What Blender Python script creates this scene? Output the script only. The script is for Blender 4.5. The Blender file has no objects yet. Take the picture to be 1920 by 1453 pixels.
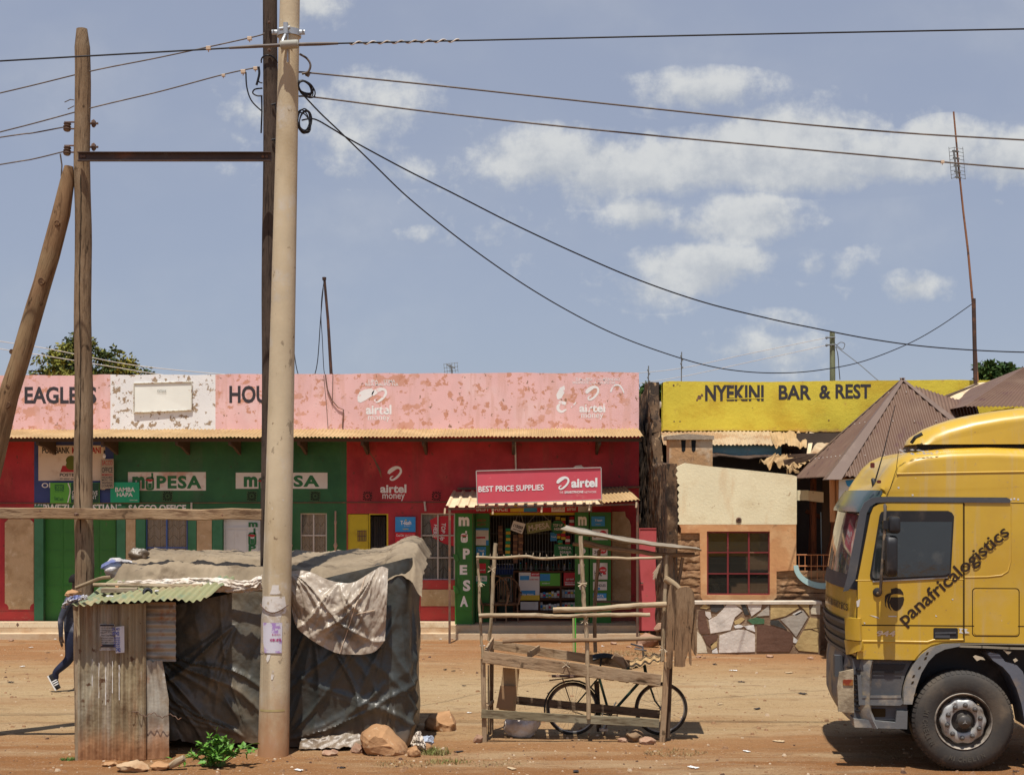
import bpy, bmesh, math, random
import numpy as np
from mathutils import Vector, Matrix, noise
from mathutils.geometry import tessellate_polygon
R = math.radians
rnd = random.Random(7)
sc = bpy.context.scene
COL = sc.collection

# ------------------------------------------------------------ camera, world, sun
F = 2700.0; H = 2.9; HZ = 925.0          # focal length in photo pixels, eye height, horizon row
cam = bpy.data.cameras.new('camera'); camo = bpy.data.objects.new('camera', cam); COL.objects.link(camo)
camo.location = (0, 0, H); camo.rotation_euler = (R(90), 0, 0)
cam.sensor_fit = 'HORIZONTAL'; cam.sensor_width = 36.0; cam.lens = 36.0 * F / 1920.0
cam.shift_y = (HZ - 726.5) / 1920.0
cam.clip_start = 0.1; cam.clip_end = 3000
sc.camera = camo

SUN_EL, SUN_AZ = 72.0, 10.0              # sun behind the camera, a little to its left
sun = bpy.data.lights.new('sun', 'SUN'); suno = bpy.data.objects.new('sun', sun); COL.objects.link(suno)
sun.energy = 4.7; sun.angle = R(0.5); sun.color = (1.0, 0.955, 0.88)
sd = Vector((-math.sin(R(SUN_AZ)) * math.cos(R(SUN_EL)), -math.cos(R(SUN_AZ)) * math.cos(R(SUN_EL)), math.sin(R(SUN_EL))))
suno.rotation_euler = sd.to_track_quat('Z', 'Y').to_euler(); suno.location = sd * 60

w = bpy.data.worlds.new('World'); sc.world = w; w.use_nodes = True
nt = w.node_tree; nt.nodes.clear()
def N(t, **k):
    n = nt.nodes.new(t)
    for a, b in k.items(): setattr(n, a, b)
    return n
def L(a, b): nt.links.new(a, b)
out = N('ShaderNodeOutputWorld'); bg = N('ShaderNodeBackground'); L(bg.outputs[0], out.inputs[0])
bg.inputs[1].default_value = 0.1
sky = N('ShaderNodeTexSky'); sky.sky_type = 'NISHITA'; sky.sun_disc = False
sky.sun_elevation = R(SUN_EL); sky.sun_rotation = R(180 - SUN_AZ + 20)
sky.sun_rotation = math.atan2(sd.x, sd.y)
sky.air_density = 1.0; sky.dust_density = 1.2; sky.ozone_density = 1.0; sky.altitude = 900
tc = N('ShaderNodeTexCoord')
sep = N('ShaderNodeSeparateXYZ'); L(tc.outputs['Generated'], sep.inputs[0])
def math_(op, a, b=None, clamp=False):
    n = N('ShaderNodeMath', operation=op, use_clamp=clamp)
    for i, v in enumerate((a, b)):
        if v is None: continue
        if isinstance(v, (int, float)): n.inputs[i].default_value = v
        else: L(v, n.inputs[i])
    return n.outputs[0]
ymax = math_('MAXIMUM', sep.outputs[1], 0.05)
cu = math_('DIVIDE', sep.outputs[0], ymax); cv = math_('DIVIDE', sep.outputs[2], ymax)
cmb = N('ShaderNodeCombineXYZ'); L(cu, cmb.inputs[0]); L(cv, cmb.inputs[1])
def wnoise(scale, detail=6, rough=.55, off=0., sy=1.):
    mp = N('ShaderNodeMapping'); L(cmb.outputs[0], mp.inputs[0]); mp.inputs['Location'].default_value = (off, off * .7, 0)
    mp.inputs['Scale'].default_value = (1, sy, 1)
    n = N('ShaderNodeTexNoise'); L(mp.outputs[0], n.inputs['Vector']); n.inputs['Scale'].default_value = scale
    n.inputs['Detail'].default_value = detail; n.inputs['Roughness'].default_value = rough
    return n
nz = wnoise(17, 8, .6, 3.1); nzf = wnoise(42, 8, .62, 1.3); nzl = wnoise(6, 4, .5, 8.2, 1.6); nzx = wnoise(120, 5, .6, 5.5)
# clouds: direction, half-size (photo pixels at this focal length), strength
CL = [(1330, 175, 150, 45, .85), (1440, 205, 130, 40, .45), (1480, 265, 170, 62, 1.35), (1380, 300, 200, 58, 1.2), (1050, 300, 150, 62, 1.15),
      (1180, 325, 220, 50, 1.1), (1650, 305, 200, 52, 1.2), (1780, 270, 90, 48, 1.1), (1880, 300, 120, 60, 1.0), (1560, 335, 220, 32, .9),
      (1210, 400, 75, 38, .95), (1400, 415, 120, 55, .95), (1300, 425, 140, 30, .6), (1310, 505, 130, 52, 1.1), (1380, 490, 90, 35, .9), (1230, 540, 90, 40, .55),
      (720, 205, 130, 60, .58), (660, 270, 110, 60, .48), (480, 215, 50, 40, .36), (860, 240, 70, 30, .25), (720, 320, 170, 30, .3),
      (1705, 540, 60, 32, .75), (1520, 497, 45, 28, .45), (1590, 500, 50, 32, .3), (1420, 655, 120, 40, .55), (1460, 605, 60, 25, .45),
      (940, 430, 90, 40, .25), (800, 450, 70, 25, .25), (590, 10, 70, 35, .4), (1160, 340, 260, 45, .7),
      (2150, 330, 160, 60, 1.1), (2300, 500, 130, 50, .9), (-250, 350, 180, 60, .8), (-120, 180, 100, 40, .6)]
dens = None; topn = None; tops = None
for (px, py, a, b, s) in CL:
    sb = N('ShaderNodeVectorMath', operation='SUBTRACT'); L(cmb.outputs[0], sb.inputs[0])
    sb.inputs[1].default_value = ((px - 960) / F, (HZ - py) / F, 0)
    ml = N('ShaderNodeVectorMath', operation='MULTIPLY'); L(sb.outputs[0], ml.inputs[0]); ml.inputs[1].default_value = (F / a / 1.25, F / b / 1.25, 0)
    ln = N('ShaderNodeVectorMath', operation='LENGTH'); L(ml.outputs[0], ln.inputs[0])
    d = math_('MULTIPLY', math_('SUBTRACT', 1.0, ln.outputs['Value']), s)
    dens = d if dens is None else math_('MAXIMUM', dens, d)
    s3 = N('ShaderNodeSeparateXYZ'); L(ml.outputs[0], s3.inputs[0]); wq = math_('MAXIMUM', d, 0.); ty_ = math_('MULTIPLY', s3.outputs[1], wq)
    topn = ty_ if topn is None else math_('ADD', topn, ty_); tops = wq if tops is None else math_('ADD', tops, wq)
topness = math_('DIVIDE', topn, math_('ADD', tops, .03))          # +1 at the sunlit crown of a cloud, -1 at its flat base
wob = math_('ADD', math_('MULTIPLY', math_('SUBTRACT', nz.outputs[0], .5), 1.5), math_('MULTIPLY', math_('SUBTRACT', nzf.outputs[0], .5), .95)); wob = math_('ADD', wob, math_('MULTIPLY', math_('SUBTRACT', nzx.outputs[0], .5), .45))
dd = math_('ADD', math_('ADD', dens, wob), math_('MULTIPLY', topness, .22)); dd = math_('MULTIPLY', dd, 1.12)
mr = N('ShaderNodeMapRange', interpolation_type='SMOOTHSTEP'); L(dd, mr.inputs[0]); mr.inputs[1].default_value = -.02; mr.inputs[2].default_value = .74
mr.inputs[3].default_value = 0; mr.inputs[4].default_value = .78
thin = N('ShaderNodeMapRange', interpolation_type='SMOOTHSTEP'); L(nzl.outputs[0], thin.inputs[0]); thin.inputs[1].default_value = .42; thin.inputs[2].default_value = .85
thin.inputs[4].default_value = .22
cf = math_('MAXIMUM', mr.outputs[0], thin.outputs[0])
ccol = N('ShaderNodeMix', data_type='RGBA'); shd = N('ShaderNodeMapRange', interpolation_type='SMOOTHSTEP'); L(math_('ADD', math_('ADD', topness, math_('MULTIPLY', math_('SUBTRACT', nzf.outputs[0], .5), 3.2)), math_('MULTIPLY', math_('SUBTRACT', nz.outputs[0], .5), 1.6)), shd.inputs[0]); shd.inputs[1].default_value = -.75; shd.inputs[2].default_value = .75; L(shd.outputs[0], ccol.inputs[0]); ccol.inputs[6].default_value = (4.6, 4.85, 5.15, 1); ccol.inputs[7].default_value = (6.7, 6.75, 6.55, 1)
skt = N('ShaderNodeMix', data_type='RGBA'); hz_ = N('ShaderNodeMapRange', interpolation_type='SMOOTHSTEP'); L(sep.outputs[2], hz_.inputs[0]); hz_.inputs[1].default_value = .30; hz_.inputs[2].default_value = .65; hz_.inputs[3].default_value = .76; hz_.inputs[4].default_value = .12; L(hz_.outputs[0], skt.inputs[0]); L(sky.outputs[0], skt.inputs[6]); skt.inputs[7].default_value = (3.2, 3.56, 4.6, 1)   # dry season haze lightens the blue
cm = N('ShaderNodeMix', data_type='RGBA'); L(cf, cm.inputs[0]); L(skt.outputs[2], cm.inputs[6]); L(ccol.outputs[2], cm.inputs[7])
L(cm.outputs[2], bg.inputs[0])
sc.view_settings.view_transform = 'Standard'; sc.view_settings.look = 'None'
sc.view_settings.exposure = 0.14; sc.view_settings.gamma = 1.0

# ------------------------------------------------------------ helpers
def P(px, py, Y): return Vector(((px - 960) * Y / F, Y, H - (py - HZ) * Y / F))
def PX(px, Y): return (px - 960) * Y / F
def PZ(py, Y): return H - (py - HZ) * Y / F
def GY(py): return H * F / (py - HZ)          # depth of the ground seen at a photo row
def lerp(a, b, t): return a + (b - a) * t
def fbm(x, y, z=0., o=4): return noise.fractal(Vector((x, y, z)), 1.0, 2.0, o)
OFF = {}

class MB:
    def __init__(s): s.v = []; s.f = []; s.m = []; s.uv = []
    def add(s, vs, fs, mi=0, uvs=None):
        b = len(s.v); s.v += [Vector(v) for v in vs]
        s.uv += list(uvs) if uvs else [(0.0, 0.0)] * len(vs)
        for f in fs: s.f.append(tuple(b + i for i in f)); s.m.append(mi)
    def box(s, x0, x1, y0, y1, z0, z1, mi=0):
        vs = [(x, y, z) for x in (x0, x1) for y in (y0, y1) for z in (z0, z1)]
        s.add(vs, [(0, 1, 3, 2), (4, 6, 7, 5), (0, 4, 5, 1), (2, 3, 7, 6), (0, 2, 6, 4), (1, 5, 7, 3)], mi)
    def beam(s, a, b, w, h, up=(0, 0, 1), mi=0, jit=0., bev=True):
        a = Vector(a); b = Vector(b); d = (b - a); Ln = d.length; d.normalize(); up = Vector(up)
        if abs(d.dot(up)) > .98: up = Vector((0, -1, 0))
        sx = d.cross(up).normalized(); sz = sx.cross(d)
        n = max(1, int(Ln / .35)) if jit else 1
        c = min(w, h) * .12 if bev else 0
        prof = [(-w/2+c, -h/2), (w/2-c, -h/2), (w/2, -h/2+c), (w/2, h/2-c), (w/2-c, h/2), (-w/2+c, h/2), (-w/2, h/2-c), (-w/2, -h/2+c)] if bev else [(-w/2, -h/2), (w/2, -h/2), (w/2, h/2), (-w/2, h/2)]
        k = len(prof); vs = []; uv = []; ph = rnd.random() * 9
        for i in range(n + 1):
            p = a.lerp(b, i / n)
            if jit: p = p + sx * (fbm(i * .7, ph) * jit) + sz * (fbm(i * .7, ph + 5) * jit)
            for j, (x, z) in enumerate(prof): vs.append(p + sx * x + sz * z); uv.append((ph + j * .04, ph + Ln * i / n))
        fs = [tuple(range(k))[::-1], tuple(n * k + j for j in range(k))]
        for i in range(n):
            for j in range(k): fs.append((i*k+j, i*k+(j+1) % k, (i+1)*k+(j+1) % k, (i+1)*k+j))
        s.add(vs, fs, mi, uv)
    def tube(s, pts, r, seg=8, mi=0, cap=True, jit=0., closed=False):
        pts = [Vector(p) for p in pts]; n = len(pts)
        rs = list(r) if isinstance(r, (list, tuple)) else [r] * n
        vs = []; uv = []; ph = rnd.random() * 9; Ln = 0; prev = None
        for i, p in enumerate(pts):
            if closed: d = pts[(i + 1) % n] - pts[i - 1]
            else: d = pts[min(i + 1, n - 1)] - pts[max(i - 1, 0)]
            if d.length < 1e-9: d = Vector((0, 0, 1))
            d.normalize()
            if prev is None:
                ref = Vector((0, 1, 0)) if abs(d.y) < .9 else Vector((0, 0, 1))
                sx = (ref - d * ref.dot(d)).normalized()
            else: sx = (prev - d * prev.dot(d)).normalized()
            prev = sx; sy = d.cross(sx)
            if i: Ln += (p - pts[i - 1]).length
            for j in range(seg + 1):
                a = 2 * math.pi * j / seg
                rr = rs[i] * (1 + (jit * fbm(math.cos(a) * 1.3 + ph, math.sin(a) * 1.3, Ln * 1.1) if jit else 0))
                vs.append(p + sx * (math.cos(a) * rr) + sy * (math.sin(a) * rr)); uv.append((ph + j / seg * 2 * math.pi * rs[i], ph + Ln))
        k = seg + 1; fs = []
        for i in range(n if closed else n - 1):
            for j in range(seg): fs.append((i*k+j, i*k+j+1, ((i+1) % n)*k+j+1, ((i+1) % n)*k+j))
        if cap and not closed:
            fs.append(tuple(range(seg))[::-1]); fs.append(tuple((n-1)*k+j for j in range(seg)))
        s.add(vs, fs, mi, uv)
    def grid(s, fn, nu, nv, mi=0, thick=0.):
        g = [[Vector(fn(i / nu, j / nv)) for j in range(nv + 1)] for i in range(nu + 1)]
        vs = [g[i][j] for i in range(nu + 1) for j in range(nv + 1)]; uv = [(i / nu, j / nv) for i in range(nu + 1) for j in range(nv + 1)]
        k = nv + 1
        fs = [(i*k+j, (i+1)*k+j, (i+1)*k+j+1, i*k+j+1) for i in range(nu) for j in range(nv)]
        if thick:
            b = len(vs); nn = []
            for i in range(nu + 1):
                for j in range(nv + 1):
                    du = g[min(i+1, nu)][j] - g[max(i-1, 0)][j]; dv = g[i][min(j+1, nv)] - g[i][max(j-1, 0)]
                    q = du.cross(dv); nn.append(q.normalized() if q.length > 1e-12 else Vector((0, 1, 0)))
            vs += [v - n * thick for v, n in zip(vs, nn)]; uv = uv + uv
            fs += [tuple(b + i for i in f[::-1]) for f in fs]
            ring = [(i, 0) for i in range(nu)] + [(nu, j) for j in range(nv)] + [(i, nv) for i in range(nu, 0, -1)] + [(0, j) for j in range(nv, 0, -1)]
            idx = [i * k + j for i, j in ring]
            for q in range(len(idx)):
                a, c = idx[q], idx[(q + 1) % len(idx)]; fs.append((c, a, a + b, c + b))
        s.add(vs, fs, mi, uv)
    def lathe(s, c, ax, prof, seg=32, mi=0):      # prof: (radius, offset along ax)
        c = Vector(c); ax = Vector(ax).normalized(); ref = Vector((0, 0, 1)) if abs(ax.z) < .9 else Vector((1, 0, 0))
        e1 = (ref - ax * ref.dot(ax)).normalized(); e2 = ax.cross(e1); k = len(prof); vs = []
        for j in range(seg):
            a = 2 * math.pi * j / seg
            for r, o in prof: vs.append(c + ax * o + (e1 * math.cos(a) + e2 * math.sin(a)) * r)
        s.add(vs, [(j*k+i, j*k+i+1, ((j+1) % seg)*k+i+1, ((j+1) % seg)*k+i) for j in range(seg) for i in range(k - 1)], mi)
    def prism(s, poly, thick, n, mi=0):           # planar 3-D polygon, thickened along -n (front face on the n side)
        poly = [Vector(p) for p in poly]; n = Vector(n).normalized(); k = len(poly)
        area = Vector((0, 0, 0))
        for i in range(k): area += poly[i].cross(poly[(i + 1) % k])
        if area.dot(n) < 0: poly = poly[::-1]
        tri = tessellate_polygon([poly]); vs = poly + [p - n * thick for p in poly]; fs = []
        for t in tri:
            a, b, c = t
            if (poly[b] - poly[a]).cross(poly[c] - poly[a]).dot(n) < 0: b, c = c, b
            fs.append((a, b, c)); fs.append((a + k, c + k, b + k))
        for i in range(k): fs.append((i, i + k, (i + 1) % k + k, (i + 1) % k))
        s.add(vs, fs, mi)
    def rock(s, c, r, seed=0, sub=2, mi=0, rough=.35):
        bm = bmesh.new(); bmesh.ops.create_icosphere(bm, subdivisions=sub, radius=1.0)
        c = Vector(c); r = Vector(r)
        vs = []
        for v in bm.verts:
            p = v.co.copy(); q = p * 1.1 + Vector((seed * 3.7, seed * 1.3, 0))
            k = 1 + rough * noise.noise(q) + rough * .5 * noise.noise(q * 2.3)
            p = p * k
            for ax in ((.6, .3, .7), (-.7, -.4, .5), (.2, -.9, .3), (-.3, .2, .9)):
                a = Vector(ax).normalized(); a.rotate(Matrix.Rotation(seed * 1.9, 3, 'Z')); h = p.dot(a)
                if h > .72: p -= a * (h - .72)
            vs.append(Vector((c.x + p.x * r.x, c.y + p.y * r.y, c.z + p.z * r.z)))
        fs = [tuple(v.index for v in f.verts) for f in bm.faces]; bm.free()
        s.add(vs, fs, mi)
    def build(s, name, mats, off, smooth=None):
        me = bpy.data.meshes.new(name)
        off = Vector(off)
        me.from_pydata([tuple(v - off) for v in s.v], [], s.f)
        for m in (mats if isinstance(mats, (list, tuple)) else [mats]): me.materials.append(m)
        me.polygons.foreach_set('material_index', s.m)
        uvl = me.uv_layers.new(name='UVMap'); li = np.empty(len(me.loops), dtype=np.int32); me.loops.foreach_get('vertex_index', li)
        arr = np.array(s.uv, dtype=np.float32)[li]; uvl.data.foreach_set('uv', arr.ravel())
        if smooth is not None:
            me.polygons.foreach_set('use_smooth', [True] * len(me.polygons))
            bm = bmesh.new(); bm.from_mesh(me)
            for e in bm.edges:
                if len(e.link_faces) == 2 and e.calc_face_angle(0) > R(smooth): e.smooth = False
            bm.to_mesh(me); bm.free()
        me.update()
        o = bpy.data.objects.new(name, me); COL.objects.link(o)
        return o
def tago(o, label=None, cat=None, group=None, kind=None):
    if label: o['label'] = label
    if cat: o['category'] = cat
    if group: o['group'] = group
    if kind: o['kind'] = kind
    return o
def thing(name, loc, label, cat, group=None):
    o = bpy.data.objects.new(name, None); COL.objects.link(o); o.location = loc; o.empty_display_size = .2
    OFF[o.name] = Vector(loc); return tago(o, label, cat, group)
def part(parent, name, mb, mats, smooth=None, label=None):
    off = OFF[parent.name]; o = mb.build(name, mats, off, smooth); o.parent = parent; OFF[o.name] = off
    if label: o['label'] = label
    return o
def split(parent, name, mb, mats, smooth=None):      # every loose piece becomes a part of its own
    par_ = list(range(len(mb.v)))
    def fd(i):
        while par_[i] != i: par_[i] = par_[par_[i]]; i = par_[i]
        return i
    for f_ in mb.f:
        for i in f_[1:]: par_[fd(i)] = fd(f_[0])
    gr = {}
    for f_, m_ in zip(mb.f, mb.m): gr.setdefault(fd(f_[0]), []).append((f_, m_))
    for fs in gr.values():
        q = MB(); ids = sorted({i for f_, _ in fs for i in f_}); ix = {i: k for k, i in enumerate(ids)}
        q.v = [mb.v[i] for i in ids]; q.uv = [mb.uv[i] for i in ids]; q.f = [tuple(ix[i] for i in f_) for f_, _ in fs]; q.m = [m_ for _, m_ in fs]
        part(parent, name, q, mats, smooth)
def one(name, mb, mats, label=None, cat=None, group=None, smooth=None, kind=None):
    xs = [v.x for v in mb.v]; ys = [v.y for v in mb.v]; zs = [v.z for v in mb.v]
    off = Vector(((min(xs)+max(xs))/2, (min(ys)+max(ys))/2, min(zs)))
    o = mb.build(name, mats, off, smooth); o.location = off; OFF[o.name] = off
    return tago(o, label, cat, group, kind)

# lettering and flat painted shapes -------------------------------------------------
_tc = {}
def glyphs(s, bold=0., shear=0., spacing=1.):
    key = (s, bold, shear, spacing)
    if key in _tc: return _tc[key]
    cu_ = bpy.data.curves.new('t', 'FONT'); cu_.body = s; cu_.size = 1.0; cu_.offset = bold; cu_.shear = shear; cu_.space_character = spacing
    cu_.resolution_u = 3; cu_.fill_mode = 'FRONT'; cu_.dimensions = '2D'
    o = bpy.data.objects.new('t', cu_); me = bpy.data.meshes.new_from_object(o)
    vs = [v.co.copy() for v in me.vertices]; fs = [tuple(p.vertices) for p in me.polygons]
    bpy.data.objects.remove(o); bpy.data.curves.remove(cu_); bpy.data.meshes.remove(me)
    x0 = min(v.x for v in vs); x1 = max(v.x for v in vs); y0 = min(v.y for v in vs); y1 = max(v.y for v in vs)
    r = ([((v.x - x0) / (x1 - x0), (v.y - y0) / (y1 - y0)) for v in vs], fs, (x1 - x0) / (y1 - y0))
    _tc[key] = r; return r
def text_on(mb, s, o, U, V, bold=0.02, mi=0, shear=0., spacing=1.):   # fills the parallelogram o, o+U, o+V
    pts, fs, asp = glyphs(s, bold, shear, spacing); o = Vector(o); U = Vector(U); V = Vector(V)
    mb.add([o + U * a + V * b for a, b in pts], fs, mi)
def text_px(mb, s, px0, px1, py0, py1, Y, bold=.02, mi=0, tilt=0., spacing=1.):
    o = P(px0, py1, Y); U = P(px1, py1 - tilt, Y) - o; V = P(px0, py0, Y) - o
    text_on(mb, s, o, U, V, bold, mi, 0., spacing)
def poly_px(mb, pts, Y, thick=.003, mi=0): mb.prism([P(a, b, Y) for a, b in pts], thick, (0, -1, 0), mi)
def rect_px(mb, x0, x1, y0, y1, Y, thick=.003, mi=0): poly_px(mb, [(x0, y1), (x1, y1), (x1, y0), (x0, y0)], Y, thick, mi)
def ribbon_px(mb, pts, Y, mi=0, sm=4, closed=False, yoff=None):    # pts: (px, py, half width px)
    q = []
    n = len(pts)
    for i in range(n - (0 if closed else 1)):
        p0 = pts[i - 1] if (i or closed) else pts[0]; p1 = pts[i]; p2 = pts[(i + 1) % n]; p3 = pts[(i + 2) % n] if (closed or i + 2 < n) else p2
        for k in range(sm):
            t = k / sm
            q.append(tuple(.5 * (2*b + (c-a)*t + (2*a-5*b+4*c-d)*t*t + (3*b-a-3*c+d)*t**3) for a, b, c, d in zip(p0, p1, p2, p3)))
    if not closed: q.append(pts[-1])
    vs = []
    m = len(q)
    for i in range(m):
        a = q[(i - 1) % m] if closed else q[max(i - 1, 0)]; b = q[(i + 1) % m] if closed else q[min(i + 1, m - 1)]
        dx, dy = b[0] - a[0], b[1] - a[1]; l = math.hypot(dx, dy) or 1; nx, ny = -dy / l, dx / l; x, y, h = q[i]
        vs += [P(x + nx * h, y + ny * h, Y), P(x - nx * h, y - ny * h, Y)]
    fs = [(2*i, 2*i+1, 2*((i+1) % m)+1, 2*((i+1) % m)) for i in range(m if closed else m - 1)]
    mb.add(vs, fs, mi)
def rrect(x0, x1, y0, y1, r, n=4):
    pts = []
    for cx, cy, a0 in ((x1 - r, y1 - r, 0), (x0 + r, y1 - r, 90), (x0 + r, y0 + r, 180), (x1 - r, y0 + r, 270)):
        for i in range(n + 1):
            a = R(a0 + 90 * i / n); pts.append((cx + r * math.cos(a), cy + r * math.sin(a)))
    return pts
def swirl_px(mb, x0, x1, y0, y1, Y, mi=0):    # looping comma emblem
    base = [(.13, .52, .10), (.2, .38, .17), (.42, .2, .18), (.68, .09, .13), (.9, .16, .1), (.95, .38, .1), (.82, .62, .1), (.62, .82, .1), (.4, .95, .08), (.26, .9, .07), (.28, .76, .06), (.44, .68, .03)]
    w, h = x1 - x0, y1 - y0; ribbon_px(mb, [(x0 + a * w, y0 + b * h, c * w * .75) for a, b, c in base], Y, mi)
def phone_px(mb, x0, x1, y0, y1, Y, mi=0, mred=1):
    w, h = x1 - x0, y1 - y0; t = w * .11
    ribbon_px(mb, [(a, b, t) for a, b in rrect(x0 + w*.15, x1 - w*.15, y0 + h * .3, y1 - h*.03, w * .18, 2)], Y, mi, 2, True)
    rect_px(mb, x1 - w * .36, x1 - w * .14, y0, y0 + h * .34, Y, .002, mi)
    rect_px(mb, x0 + w * .3, x1 - w * .3, y0 + h * .62, y0 + h * .9, Y, .002, mi)
    poly_px(mb, [(x0 - w*.1, y0 + h*.42), (x0 + w*.3, y0 + h*.36), (x1 - w*.3, y0 + h*.38), (x1 - w*.05, y0 + h*.44), (x0 + w*.5, y0 + h*.53)], Y - .002, .002, mred)

# materials -------------------------------------------------------------------------
def mat(name, col, rough=.85, layers=(), bump=0., bs=20., bst=(1, 1, 1), metal=0., coord='Object', spec=.3, var=.12, vs=1.5, zdirt=None, coat=0., bump2=None):
    m = bpy.data.materials.new(name); m.use_nodes = True; t = m.node_tree; ns = t.nodes; lk = t.links
    b = ns['Principled BSDF']; b.inputs['Roughness'].default_value = rough; b.inputs['Metallic'].default_value = metal
    b.inputs['Specular IOR Level'].default_value = spec; b.inputs['Coat Weight'].default_value = coat
    tcn = ns.new('ShaderNodeTexCoord'); vec = tcn.outputs[coord]
    def nz_(scale, detail=5, st=(1, 1, 1), ro=.6, off=0.):
        mp = ns.new('ShaderNodeMapping'); lk.new(vec, mp.inputs[0]); mp.inputs['Scale'].default_value = st; mp.inputs['Location'].default_value = (off, off * .37, off * .73)
        n = ns.new('ShaderNodeTexNoise'); lk.new(mp.outputs[0], n.inputs['Vector']); n.inputs['Scale'].default_value = scale
        n.inputs['Detail'].default_value = detail; n.inputs['Roughness'].default_value = ro; return n.outputs[0]
    def rng(x, lo, hi, a=0., c=1.):
        r_ = ns.new('ShaderNodeMapRange'); lk.new(x, r_.inputs[0]); r_.inputs[1].default_value = lo; r_.inputs[2].default_value = hi; r_.inputs[3].default_value = a; r_.inputs[4].default_value = c
        r_.interpolation_type = 'SMOOTHSTEP'; return r_.outputs[0]
    rgb = ns.new('ShaderNodeRGB'); rgb.outputs[0].default_value = (*col, 1); cur = rgb.outputs[0]
    for i, ly in enumerate(layers):
        c, scale, lo, hi = ly[:4]; st = ly[4] if len(ly) > 4 else (1, 1, 1); amt = ly[5] if len(ly) > 5 else 1.
        mx = ns.new('ShaderNodeMix'); mx.data_type = 'RGBA'; lk.new(rng(nz_(scale, 7, st, .62, i * 5.3 + 1), lo, hi, 0, amt), mx.inputs[0]); lk.new(cur, mx.inputs[6]); mx.inputs[7].default_value = (*c, 1); cur = mx.outputs[2]
    if zdirt:
        c, z0, z1 = zdirt[:3]; amt = zdirt[3] if len(zdirt) > 3 else 1.
        sp = ns.new('ShaderNodeSeparateXYZ'); lk.new(tcn.outputs['Object'], sp.inputs[0])
        ad = ns.new('ShaderNodeMath'); ad.operation = 'MULTIPLY_ADD'; lk.new(nz_(6, 5, (1, 1, .5)), ad.inputs[0]); ad.inputs[1].default_value = (z1 - z0) * 1.1; lk.new(sp.outputs[2], ad.inputs[2])
        mx = ns.new('ShaderNodeMix'); mx.data_type = 'RGBA'; lk.new(rng(ad.outputs[0], z0 + (z1 - z0) * .55, z1 + (z1 - z0) * .55, amt, 0.), mx.inputs[0]); lk.new(cur, mx.inputs[6]); mx.inputs[7].default_value = (*c, 1); cur = mx.outputs[2]
    if var:
        mx = ns.new('ShaderNodeMix'); mx.data_type = 'RGBA'; mx.blend_type = 'MULTIPLY'; mx.inputs[0].default_value = 1
        cr = ns.new('ShaderNodeCombineColor'); v = rng(nz_(vs, 6, (1, 1, 1), .6, 9.), .25, .75, 1 - var, 1 + var)
        for k in range(3): lk.new(v, cr.inputs[k])
        lk.new(cur, mx.inputs[6]); lk.new(cr.outputs[0], mx.inputs[7]); cur = mx.outputs[2]
    lk.new(cur, b.inputs['Base Color'])
    if bump:
        bn = ns.new('ShaderNodeBump'); bn.inputs['Strength'].default_value = bump; bn.inputs['Distance'].default_value = .02
        lk.new(nz_(bs, 6, bst), bn.inputs['Height']); last = bn
        if bump2:
            b2 = ns.new('ShaderNodeBump'); b2.inputs['Strength'].default_value = bump2[0]; b2.inputs['Distance'].default_value = .05
            lk.new(nz_(bump2[1], 3, bump2[2] if len(bump2) > 2 else (1, 1, 1), .5, 4.), b2.inputs['Height']); lk.new(bn.outputs[0], b2.inputs['Normal']); last = b2
        lk.new(last.outputs[0], b.inputs['Normal'])
    return m
def wood(name, col, dark, pale=None, bump=.5, sc=9., weather=.5):
    ly = [(dark, sc, .5, .68, (4, .35, 1)), (tuple(c * .4 for c in dark), sc * 2.2, .60, .72, (4, .22, 1)), (tuple(c*.35 for c in dark), 5., .63, .7, (2.2, 1.1, 1), .8)]
    if pale: ly.insert(0, (pale, 2.5, .45, .62, (1, .6, 1), weather))
    return mat(name, col, .88, ly, bump, 30, (3, .25, 1), coord='UV', var=.2, vs=1.2, spec=.15)
def glass(name, tint=(.6, .65, .66), refl=.12, clear=.75):
    m = bpy.data.materials.new(name); m.use_nodes = True; t = m.node_tree; ns = t.nodes; ns.clear()
    o = ns.new('ShaderNodeOutputMaterial'); tr = ns.new('ShaderNodeBsdfTransparent'); tr.inputs[0].default_value = (*tint, 1)
    gl = ns.new('ShaderNodeBsdfGlossy'); gl.inputs['Roughness'].default_value = .03; df = ns.new('ShaderNodeBsdfDiffuse'); df.inputs[0].default_value = (.25, .23, .19, 1)
    m1 = ns.new('ShaderNodeMixShader'); m1.inputs[0].default_value = 1 - clear; t.links.new(tr.outputs[0], m1.inputs[1]); t.links.new(df.outputs[0], m1.inputs[2])
    m2 = ns.new('ShaderNodeMixShader'); lw = ns.new('ShaderNodeLayerWeight'); lw.inputs[0].default_value = .3
    mm = ns.new('ShaderNodeMath'); mm.operation = 'MULTIPLY_ADD'; t.links.new(lw.outputs['Fresnel'], mm.inputs[0]); mm.inputs[1].default_value = .8; mm.inputs[2].default_value = refl
    t.links.new(mm.outputs[0], m2.inputs[0]); t.links.new(m1.outputs[0], m2.inputs[1]); t.links.new(gl.outputs[0], m2.inputs[2]); t.links.new(m2.outputs[0], o.inputs[0])
    return m
def sine(x): return math.sin(2 * math.pi * x)
def trap(x):
    x = x % 1.0
    return 1. if x < .22 else (1 - 2 * (x - .22) / .1 if x < .32 else (-1. if x < .9 else -1 + 2 * (x - .9) / .1))
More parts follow.
